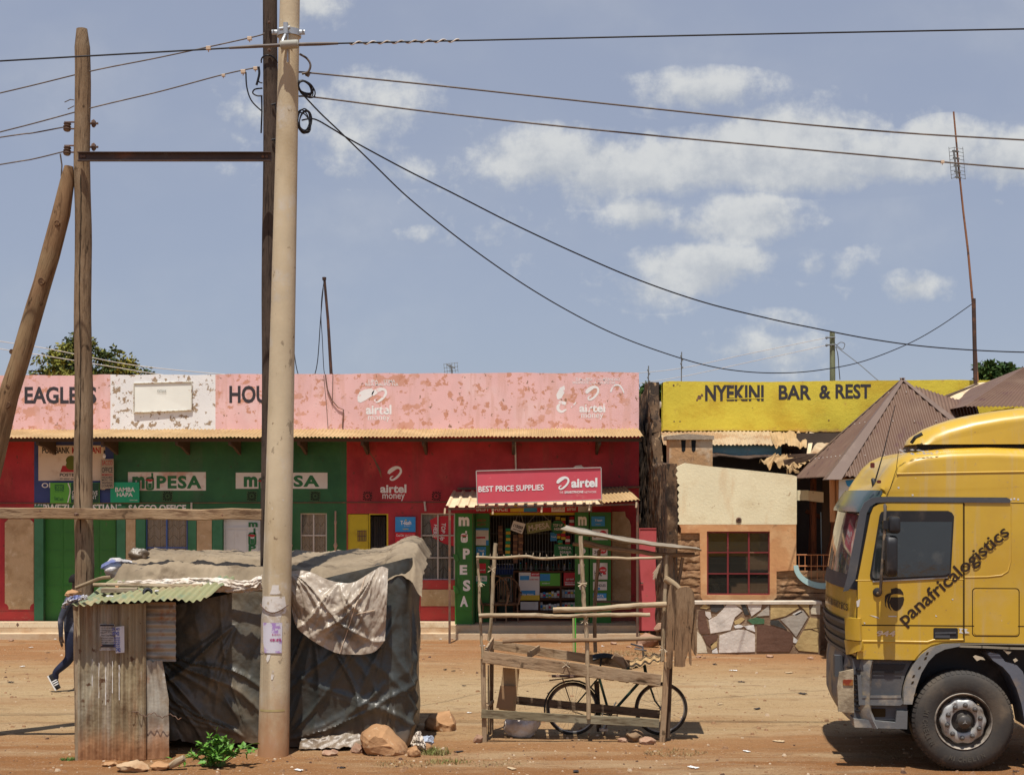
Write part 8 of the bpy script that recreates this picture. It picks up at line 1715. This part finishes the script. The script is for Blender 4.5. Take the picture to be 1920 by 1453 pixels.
for k in range(12):
    a = c1(180 + k * 90, 862 + k * 12.2); b = c1(180 + k * 90 + 60 + rnd.random() * 20, 862 + k * 12.2 + 9); p0 = P(*a, YS1 - .02); p1 = P(*b, YS1 - .02); mb.add([p0, p1, p1 + Vector((0, .62, .03)), p0 + Vector((0, .62, .03))], [(0, 1, 2, 3)]); q = [p + Vector((0, 0, -.018)) for p in (p0, p1, p1 + Vector((0, .62, .03)), p0 + Vector((0, .62, .03)))]; mb.add([p0, p1, p1 + Vector((0, .62, .03)), p0 + Vector((0, .62, .03))] + q, [(7, 6, 5, 4), (0, 4, 5, 1), (1, 5, 6, 2), (2, 6, 7, 3), (3, 7, 4, 0)])
part(st, 'tray_slats', mb, M_plk)
plank('lower_rail', (140, 1182), (1240, 1240), 52, YS1 - .03, YS1 - .03, M_plkg); plank('lower_rail', (345, 1097), (1245, 1185), 50, YS2 - .02, YS1 + .25, M_plkd); plank('side_rail', (176, 1140), (212, 1105), 20, YS1, YS2, M_plk)
mb = MB(); mb.beam(P(*c1(300, 1160), YS2 - .25), P(*c1(325, 900), YS2 - .25), .2, .02, (0, -1, 0)); part(st, 'propped_board', mb, mat('pale board', (.42, .29, .16), .9, [((.5, .38, .24), 3, .5, .7)], .2, 20, var=.1))
mb = MB(); q = [c1(232, 1145), c1(332, 1160), c1(360, 1010), c1(258, 1008)]; mb.prism([P(a, b, YS2 - .33) for a, b in q], .03, (0, -1, 0)); part(st, 'propped_board', mb, mat('brown cardboard', (.31, .19, .10), .9, var=.1))
# roof sheet over the right half
mb = MB(); a, b = P(*c1(628, 43), YS1 - .05), P(*c1(1505, 172), YS1 - .1); c_, d_ = b + Vector((.05, .85, .0)), a + Vector((.12, .85, .03))
mb.grid(lambda u, v: a.lerp(b, u).lerp((d_ + Vector((0, 0, -.0))).lerp(c_, u), v) + Vector((0, 0, .012 * sine(v * 6.5 + .2) - .03 * math.sin(u * 3.14) + .015 * fbm(u * 5, v * 3, 4))), 30, 44, 0, .002); part(st, 'roof_sheet', mb, mat('grey roof sheet', (.25, .20, .14), .6, [((.34, .30, .24), 2, .5, .65), ((.25, .16, .09), 3, .55, .7)], .1, 20, var=.1), 60)
stick('roof_pole', [(772, 118), (900, 152), (1100, 176), (1260, 197), (1460, 198)], 30, YS1 + .10, M_st2); stick('roof_pole', [(705, 130), (860, 150)], 20, YS2, M_st2)
# bark slabs at the right end
M_bslab = wood('bark slab', (.27, .165, .09), (.10, .06, .035), (.36, .25, .15), .9, 6)
for q, Y_ in (([(1290, 890), (1284, 700), (1300, 420), (1340, 410), (1335, 700), (1320, 890)], YS1 - .08), ([(1335, 888), (1342, 600), (1345, 420), (1455, 425), (1440, 700), (1405, 850), (1398, 890)], YS1 - .06), ([(1425, 700), (1440, 500), (1458, 480), (1474, 700), (1472, 820), (1445, 780)], YS1 - .02), ([(1430, 875), (1420, 720), (1434, 700), (1443, 870)], YS1 - .07)):
    mb = MB(); qq = spline([c1(*p) for p in q] + [c1(*q[0])], 4)[:-1]; mb.prism([P(a + .6 * fbm(a, b), b + .5 * fbm(b, a), Y_) for a, b in qq], .03, (-.25, -1, 0) if False else (0, -1, 0))
    mb.uv = [(v.x * 1.0, v.z) for v in mb.v]; part(st, 'bark_slab', mb, M_bslab)
stick('rail_stub', [(1275, 345), (1320, 370), (1365, 408)], 40, YS1 - .02, M_st)
mb = MB()
for k in range(12): mb.tube([P(*c1(*p), YS1 - .05) for p in ((1258, 232), (1235 + rnd.uniform(-8, 8), 275), (1205 + rnd.uniform(-6, 30), 300 + rnd.uniform(10, 55)))], .004, 4)
for px, py in ((137, 370), (765, 378), (205, 290), (780, 605), (665, 880), (1270, 780)):
    for k in range(7): a = rnd.uniform(0, 6.28); mb.tube([P(*c1(px, py), YS1 - .07), P(*c1(px + 30 * math.cos(a), py + 26 * math.sin(a)), YS1 - .08 - .03 * rnd.random())], .004, 4)
for k in range(14): x = 150 + k * 44; mb.tube([P(*c1(x, 210), YS1 - .07), P(*c1(x + rnd.uniform(-6, 6), 190 + rnd.uniform(-6, 8)), YS1 - .07)], .004, 4)
part(st, 'fibre_ties', mb, mat('sisal fibre', (.52, .42, .29), .9, var=.15))
mb = MB(); mb.grid(lambda a, b: P(*c1(lerp(1060, 1250, a), lerp(900, 860, a) - 55 * b + 9 * math.sin(a * 22)), YS1 + .05 + .35 * b) + Vector((0, 0, .02 * fbm(a * 5, b * 3))), 40, 8, 0, .003); one('tin_scrap', mb, M_tin, 'wavy tin scrap lying in the tray at its right end', 'tin scrap', smooth=60)
mb = MB(); mb.tube([P(*c1(*p), YS1 + .2) for p in ((960, 820), (1000, 850), (1040, 895))], [.05, .06, .045], 8, jit=.5); one('wood_chunk', mb, M_st2, 'gnarled wood chunk lying in the stall tray', 'wood', smooth=60)
lump('white_sack', 979, 1357, 34, 26, GY(1381), mat('dirty white sack', (.60, .56, .52), .8, [((.42, .34, .27), 2.5, .48, .65)], .5, 16, var=.08, bump2=(.8, 7)), 'stuffed dirty white sack on the ground under the stall', 'sack', 12, .7, 60, .25)
lump('driftwood', 1190, 1379, 20, 14, GY(1390), M_st2, 'knotty root lying under the right end of the stall', 'wood', 21, .7, 40, .6); grock(1216, 1396, 16, 14, 'tan broken stone beside the knotty root under the stall', 15, M_boul, 'stones under the stall'); grock(897, 1392, 9, 16, 'small dark clod at the left leg of the stall', 16, M_boul, 'stones under the stall'); grock(1168, 1392, 9, 9, 'little stone left of the knotty root under the stall', 17, M_boul, 'stones under the stall')
# ------------------------------------------------------------ bicycle
YBk = GY(1377.5); bk = thing('bicycle', (PX(1157, YBk), YBk, 0), 'old dark green roadster bicycle parked behind the stall', 'bicycle'); kb = YBk / F
M_btyre = mat('bicycle tyre', (.035, .028, .022), .85, [((.14, .09, .05), 5, .5, .7)], .1, 40, var=.1); M_bg = mat('dark green frame paint', (.018, .045, .03), .4, var=.1); M_chr = mat('dull chrome', (.35, .33, .3), .4, metal=.6, var=.1)
rw = 49.5 * kb
def bp_(x, y): a, b = c1(x, y); return P(a, b, YBk)
wc = [Vector((PX(1073.5, YBk), YBk, rw)), Vector((PX(1239.5, YBk), YBk, rw))]
for c in wc:
    mb = MB(); mb.tube([c + Vector((math.cos(a) * (rw - .016), 0, math.sin(a) * (rw - .016))) for a in [k * math.pi / 28 for k in range(56)]], .018, 8, closed=True); wh = part(bk, 'wheel', mb, M_btyre, 60)
    mb = MB(); mb.lathe(c, (0, 1, 0), [(rw - .034, -.012), (rw - .045, -.010), (rw - .045, .010), (rw - .034, .012)], 48); part(wh, 'rim', mb, M_chr, 40)
    mb = MB()
    for k in range(28):
        a = 2 * math.pi * k / 28; a2 = a + (.5 if k % 2 else -.5); mb.tube([c + Vector((.02 * math.cos(a2), .03 * (1 if k % 4 < 2 else -1), .02 * math.sin(a2))), c + Vector((math.cos(a), 0, math.sin(a))) * 1.0 * 0 + c * 0 + Vector((math.cos(a) * (rw - .045), 0, math.sin(a) * (rw - .045)))], .0014, 3)
    mb.lathe(c, (0, 1, 0), [(0, -.05), (.02, -.045), (.02, .045), (0, .05)], 10); part(wh, 'spokes', mb, M_chr)
bb_ = bp_(935, 1190); seat_t = bp_(830, 850); hd = bp_(1150, 880); hd2 = bp_(1160, 940)
mb = MB(); st_t = bp_(862, 930)
for a, b, r_ in ((bb_, bp_(870, 960), .016), (hd2, bb_, .018), (hd, bp_(865, 940), .015), (hd, hd2, .02), (bb_, wc[0], .010), (bp_(868, 955), wc[0], .009)): mb.tube([a, b], r_, 8)
part(bk, 'frame', mb, M_bg, 60)
mb = MB(); mb.tube([hd2, bp_(1180, 1000), bp_(1215, 1100), wc[1]], [.013, .013, .011, .009], 8); part(bk, 'fork', mb, M_bg, 60)
mb = MB(); mb.tube([hd, bp_(1140, 790)], .013, 8); mb.tube([bp_(1140, 790) + Vector((-.12, .28, .05)), bp_(1140, 790) + Vector((.02, .2, .02)), bp_(1140, 790), bp_(1140, 790) + Vector((.02, -.2, .02)), bp_(1140, 790) + Vector((-.12, -.28, .05))], .011, 8); part(bk, 'handlebar', mb, M_chr, 60)
mb = MB(); c = bp_(885, 815); mb.grid(lambda a, b: c + Vector((lerp(-.11, .15, a), (b - .5) * lerp(.2, .05, min(1, a * 1.3)), .02 * math.sin(a * 3.1) - .05 * (2 * b - 1) ** 2)), 14, 8, 0, .03); mb.tube([bp_(870, 955), c], .012, 7); part(bk, 'saddle', mb, M_tdark, 60)
mb = MB(); mb.tube([bb_ + Vector((math.cos(a) * .09, -.03, math.sin(a) * .09)) for a in [k * math.pi / 16 for k in range(32)]], .008, 5, closed=True)
for k in range(5): a = k * 1.2566; mb.tube([bb_ + Vector((0, -.03, 0)), bb_ + Vector((math.cos(a) * .09, -.03, math.sin(a) * .09))], .006, 4)
ch = part(bk, 'chainring', mb, M_chr, 60)
mb = MB(); mb.tube([bb_ + Vector((0, -.05, 0)), bb_ + Vector((-.08, -.06, -.15))], .010, 6); mb.tube([bb_ + Vector((0, .05, 0)), bb_ + Vector((.08, .06, .15))], .010, 6); mb.box(bb_.x - .13, bb_.x - .03, bb_.y - .16, bb_.y - .06, bb_.z - .165, bb_.z - .14); part(bk, 'crank', mb, M_chr)
mb = MB(); mb.tube([wc[0] + Vector((0, -.03, .03)), bb_ + Vector((0, -.03, .09))], .005, 4); mb.tube([wc[0] + Vector((0, -.03, -.03)), bb_ + Vector((0, -.03, -.09))], .005, 4); part(bk, 'chain', mb, M_iron)
mb = MB(); mb.tube([wc[0] + Vector((-.28, 0, .34)), bp_(868, 955) + Vector((-.02, 0, .03))], .008, 6); mb.box(wc[0].x - .25, wc[0].x + .16, YBk - .07, YBk + .07, .70, .715); mb.tube([wc[0], wc[0] + Vector((-.12, -.07, .36))], .007, 5); mb.tube([wc[0], wc[0] + Vector((-.12, .07, .36))], .007, 5); part(bk, 'carrier', mb, M_iron)
mb = MB(); mb.tube([wc[0] + Vector((math.cos(a) * (rw + .02), 0, math.sin(a) * (rw + .02))) for a in [R(20 + k * 14) for k in range(13)]], .012, 6); part(bk, 'mudguard', mb, M_tdark, 60)
mb = MB(); mb.tube([bb_, bb_ + Vector((-.08, -.10, -bb_.z + .005))], .010, 6); part(bk, 'kickstand', mb, M_iron)

# ------------------------------------------------------------ passer-by behind the shack
def skin_mesh(pts, edges, rad, sub=2):
    me = bpy.data.meshes.new('skin'); me.from_pydata([tuple(p) for p in pts], edges, []); o = bpy.data.objects.new('skin', me); COL.objects.link(o)
    m = o.modifiers.new('s', 'SKIN'); m.use_smooth_shade = True
    for i, r_ in enumerate(rad):
        sv = me.skin_vertices[0].data[i]; sv.radius = r_ if isinstance(r_, tuple) else (r_, r_); sv.use_root = (i == 0)
    s_ = o.modifiers.new('d', 'SUBSURF'); s_.levels = sub; s_.render_levels = sub
    dg = bpy.context.evaluated_depsgraph_get(); r = bpy.data.meshes.new_from_object(o.evaluated_get(dg)); bpy.data.objects.remove(o); return r
YH = GY(1295); kp = YH / F
pe = thing('person', (PX(138, YH), YH, 0), 'person striding right in navy trousers and striped sneakers behind the shack', 'person')
def q(px, py, dy=0.): return Vector((PX(px + 6, YH), YH + dy, PZ(py, YH)))
J = {}; pts = []; rad = []; edges = []
def j(nm, p, r_, par_=None):
    J[nm] = len(pts); pts.append(p); rad.append(r_)
    if par_: edges.append((J[par_], J[nm]))
j('pelvis', q(134, 1186), (.125, .15)); j('belly', q(133, 1165), (.12, .15), 'pelvis'); j('chest', q(132, 1140), (.135, .17), 'belly'); j('upper', q(133, 1124), (.11, .15), 'chest'); j('neck', q(135, 1113), .055, 'upper'); j('jaw', q(137.5, 1104), (.07, .065), 'neck'); j('skull', q(136.5, 1092), (.098, .078), 'jaw'); j('crown', q(136, 1082), (.07, .06), 'skull')
j('nose', q(149.5, 1096), .014, 'skull')
for s_, n_, sh_, el, wrs in ((-1, 'a', (129, 1126), (117, 1160), (118, 1192)), (1, 'b', (136, 1126), (147, 1160), (158, 1183))):
    d = s_ * .19; j('sh' + n_, q(*sh_, d), .062, 'upper'); j('el' + n_, q(*el, d * 1.25), .045, 'sh' + n_); j('wr' + n_, q(*wrs, d * 1.3), .03, 'el' + n_); j('pm' + n_, q(wrs[0] + .5, wrs[1] + 7, d * 1.3), (.022, .036), 'wr' + n_)
    for k, (dy, ln) in enumerate(((-.03, 8), (-.01, 9.5), (.01, 9), (.03, 7.5))): j('f%d%s' % (k, n_), q(wrs[0] + 1, wrs[1] + 7 + ln * .6, d * 1.3 + dy), .010, 'pm' + n_); j('g%d%s' % (k, n_), q(wrs[0] + 2.6, wrs[1] + 7 + ln * 1.15, d * 1.3 + dy * .9), .008, 'f%d%s' % (k, n_))
    j('th' + n_, q(wrs[0] + 4.5, wrs[1] + 6, d * 1.3), .010, 'wr' + n_); j('ti' + n_, q(wrs[0] + 6, wrs[1] + 10.5, d * 1.3), .008, 'th' + n_)
for s_, n_, hp, kn, an, he, to in ((-1, 'a', (131, 1194), (129, 1234), (101, 1259), (93, 1263), (104, 1284)), (1, 'b', (136, 1194), (139, 1240), (137.5, 1281), (136, 1288), (151, 1290))):
    d = s_ * .09; j('hp' + n_, q(*hp, d), .105, 'pelvis'); j('kn' + n_, q(*kn, d), .075, 'hp' + n_); j('an' + n_, q(*an, d), .055, 'kn' + n_); j('ft' + n_, q(lerp(an[0], to[0], .6), lerp(an[1], to[1], .6), d), .04, 'an' + n_)
me = skin_mesh(pts, edges, rad); PM = [mat('dark brown skin', (.055, .028, .016), .5, var=.1, spec=.4), mat('grey and navy jacket', (.05, .055, .075), .85, [((.15, .15, .18), 3, .54, .64), ((.03, .03, .05), 3, .55, .7)], .3, 30, var=.15), mat('navy trousers', (.016, .02, .045), .85, [((.03, .035, .07), 4, .5, .7)], .3, 20, var=.15)]
for m in PM: me.materials.append(m)
for p in me.polygons:
    c = p.center; py = HZ + (H - c.z) / kp; px = 960 + c.x / kp
    arm = abs(c.y - YH) > .18 and py < 1215
    p.material_index = 0 if py < 1114 or (arm and py > 1190) else (1 if py < 1184 or (arm and py <= 1190) else 2); p.use_smooth = True
off = OFF[pe.name]; me.transform(Matrix.Translation(-off)); bo = bpy.data.objects.new('body', me); COL.objects.link(bo); bo.parent = pe; OFF[bo.name] = off
mb = MB(); c = q(135.8, 1089.5)
def hair(a, b):
    th = a * 2 * math.pi; ph = b * 1.75; v = Vector((math.sin(ph) * math.cos(th), math.sin(ph) * math.sin(th), math.cos(ph))); ln = 1.0 if v.x < .3 or v.z > .35 else .82; return c + Vector((v.x * .094 * ln - .008, v.y * .082 * ln, v.z * .104 * ln + .004))
mb.grid(hair, 28, 12); part(pe, 'hair', mb, mat('short black hair', (.012, .010, .009), .9, bump=.4, bs=60, var=.1), 60)
for s_, he, to in ((-1, (90, 1264), (105, 1291)), (1, (132, 1290), (153, 1293))):
    mb = MB(); d = s_ * .09; a = q(*he, d); b = q(*to, d); u = (b - a); n = Vector((-u.z, 0, u.x)).normalized(); 
    if n.z < 0: n = -n
    def shoe(s__, t_):
        w_ = .045 * (1 - .35 * abs(s__ - .62)) * (1 if s__ < .9 else (1 - (s__ - .9) * 5)) * (1 if s__ > .06 else .6 + s__ * 6); hh = lerp(.105, .05, min(1, s__ * 1.3)); ang = t_ * 2 * math.pi; return a + u * s__ + n * (max(-.2, math.sin(ang)) * hh + .012) + Vector((0, w_ * math.cos(ang), 0))
    mb.grid(shoe, 16, 16, 0); mb.add([shoe(0, k / 16) for k in range(16)], [tuple(range(16))]); mb.add([shoe(1, k / 16) for k in range(16)], [tuple(range(16))[::-1]]); so = part(pe, 'sneaker', mb, mat('black sneaker', (.02, .02, .022), .6, var=.1) if s_ < 0 else bpy.data.materials['black sneaker'], 50)
    mb = MB()
    for k in range(3): mb.grid(lambda A, B: Vector(shoe(.42 + k * .13 + A * .06, lerp(.3, .72, B))) + Vector((0, -.004, 0)) + n * .003, 2, 10)
    part(so, 'white_stripes', mb, M_whiteclean)
    mb = MB(); mb.grid(lambda A, B: a + u * lerp(.0, 1.0, A) - n * .004 + Vector((0, (B - .5) * .085, 0)), 6, 2, 0, .018); part(so, 'sole', mb, M_whiteclean)

# ------------------------------------------------------------ stones, grass and litter on the ground
g = random.Random(11)
mb = MB()
def pebble(x, y, s_):
    b = [Vector((x, y, gz(x, y)))]; a0 = g.uniform(0, 6.28); c = b[0]
    ring_ = [c + Vector((math.cos(a0 + k * 1.2566) * s_ * g.uniform(.7, 1.2), math.sin(a0 + k * 1.2566) * s_ * g.uniform(.6, 1.1), -.004)) for k in range(5)]; top = [c + (p - c) * .6 + Vector((0, 0, s_ * g.uniform(.5, .9))) for p in ring_]
    mb.add(ring_ + top, [(k, (k+1) % 5, (k+1) % 5 + 5, k + 5) for k in range(5)] + [(5, 6, 7, 8, 9)], 0 if g.random() < .75 else (1 if g.random() < .6 else 2))
for k in range(2600):
    y = 13.8 + 15 * g.random() ** 1.7; x = g.uniform(-.40, .40) * y; pebble(x, y, g.uniform(.006, .02) if g.random() < .9 else g.uniform(.02, .04))
for k in range(500):       # denser scatter along the front of the shack and stall
    y = g.gauss(15.9, .45); x = g.uniform(-5.2, 2.6); pebble(x, y, g.uniform(.006, .022))
one('gravel', mb, [mat('brown pebbles', (.30, .17, .09), .95, var=.2, vs=8), mat('pale pebbles', (.50, .38, .26), .95, var=.15, vs=8), mat('dark pebbles', (.11, .06, .04), .95, var=.15, vs=8)], kind='stuff')
def tuft(px, pyb, rx, n, h, m, lab, grp='grass tufts on the verge'):
    Y = GY(pyb); mb = MB(); c = Vector((PX(px, Y), Y, 0)); rr = rx * Y / F
    for k in range(n):
        a = g.uniform(0, 6.28); r_ = rr * math.sqrt(g.random()); b = c + Vector((math.cos(a) * r_, math.sin(a) * r_ * .6, 0)); b.z = gz(b.x, b.y) - .005; d = Vector((g.gauss(0, .5), g.gauss(0, .4), 1)).normalized(); l = h * g.uniform(.5, 1.3); s_ = Vector((g.uniform(-1, 1), g.uniform(-1, 1), 0)).normalized() * .0045; mid = b + d * l * .55; tip = b + d * l + Vector((d.x, d.y, -.3)) * l * .35
        mb.add([b - s_, b + s_, mid + s_ * .8, mid - s_ * .8, tip], [(0, 1, 2, 3), (3, 2, 4)])
    one('grass_tuft', mb, m, lab, 'grass tuft', grp)
M_grs = mat('dry green grass', (.17, .19, .05), .8, [((.30, .24, .10), 6, .45, .6)], 0, var=.2, vs=5); M_gry = mat('dry straw grass', (.34, .25, .12), .9, var=.2, vs=5); M_grg = mat('short green grass', (.10, .18, .04), .8, var=.2, vs=5)
tuft(815, 1412, 30, 260, .10, M_grs, 'scruffy dry green grass tuft by the pale blue litter'); tuft(130, 1424, 14, 120, .045, M_grg, 'little green grass patch at the left foot of the corrugated iron'); tuft(65, 1196, 9, 60, .10, M_grg, 'tiny green tuft at the foot of the shop step under the green door'); tuft(1160, 1226, 70, 420, .07, M_gry, 'wide dry straw patch between the stall and the boulders'); tuft(1268, 1412, 60, 240, .04, M_gry, 'low dry grass at the right legs of the stall'); tuft(930, 1432, 60, 150, .03, M_gry, 'sparse low straw in front of the left stall leg')
tuft(840, 1428, 40, 150, .05, M_grs, 'sparse green straw right of the shack corner'); tuft(760, 1432, 60, 200, .035, M_gry, 'flat dry straw before the big wedge shaped rock')
M_lit = [M_card, mat('dark litter', (.03, .025, .025), .8), mat('blue litter', (.15, .25, .45), .5), mat('tan litter', (.45, .33, .2), .9)]
LT = [(58, 1214, 0), (105, 1199, 0), (42, 1250, 0), (20, 1280, 1), (90, 1224, 1), (835, 1256, 1), (850, 1258, 1), (870, 1286, 1), (905, 1212, 0), (1130, 1213, 0), (1375, 1258, 0), (1230, 1340, 1), (1400, 1410, 0), (1420, 1330, 1), (960, 1442, 3), (1080, 1448, 1), (1300, 1440, 0), (1460, 1390, 3), (640, 1440, 1), (560, 1446, 0), (1340, 1246, 1), (1480, 1262, 3), (880, 1338, 0), (860, 1408, 1), (826, 1199, 0), (1905, 1447, 1), (1390, 1280, 1), (1350, 1320, 3), (1505, 1300, 1)]
for i, (px, py, k) in enumerate(LT):
    Y = GY(py); mb = MB(); x = PX(px, Y); s_ = g.uniform(.03, .07); a = g.uniform(0, 3.14)
    mb.grid(lambda u, v: Vector((x + (u - .5) * 2 * s_ * math.cos(a) - (v - .5) * s_ * math.sin(a), Y + (u - .5) * 2 * s_ * math.sin(a) + (v - .5) * s_ * math.cos(a), gz(x, Y) + .012 + .018 * abs(fbm(u * 3 + i, v * 3, i)))), 6, 4, 0, .003)
    one('litter', mb, M_lit[k], ['pale scrap of paper litter lying on the dirt', 'dark scrap of litter lying on the dirt', 'blue scrap of litter lying on the dirt', 'tan scrap of litter lying on the dirt'][k], 'litter', ['pale litter on the dirt', 'dark litter on the dirt', 'blue litter', 'tan litter on the dirt'][k])
# dry clods in front of the step
for i, (px, py) in enumerate(((848, 1199), (1180, 1215), (1150, 1208), (20, 1202), (1520, 1236), (1444, 1232), (1310, 1233))): grock(px, py, 5 + i % 3, 5, 'small reddish clod near the foot of the shop fronts', 30 + i, M_boul, 'clods along the shop fronts')
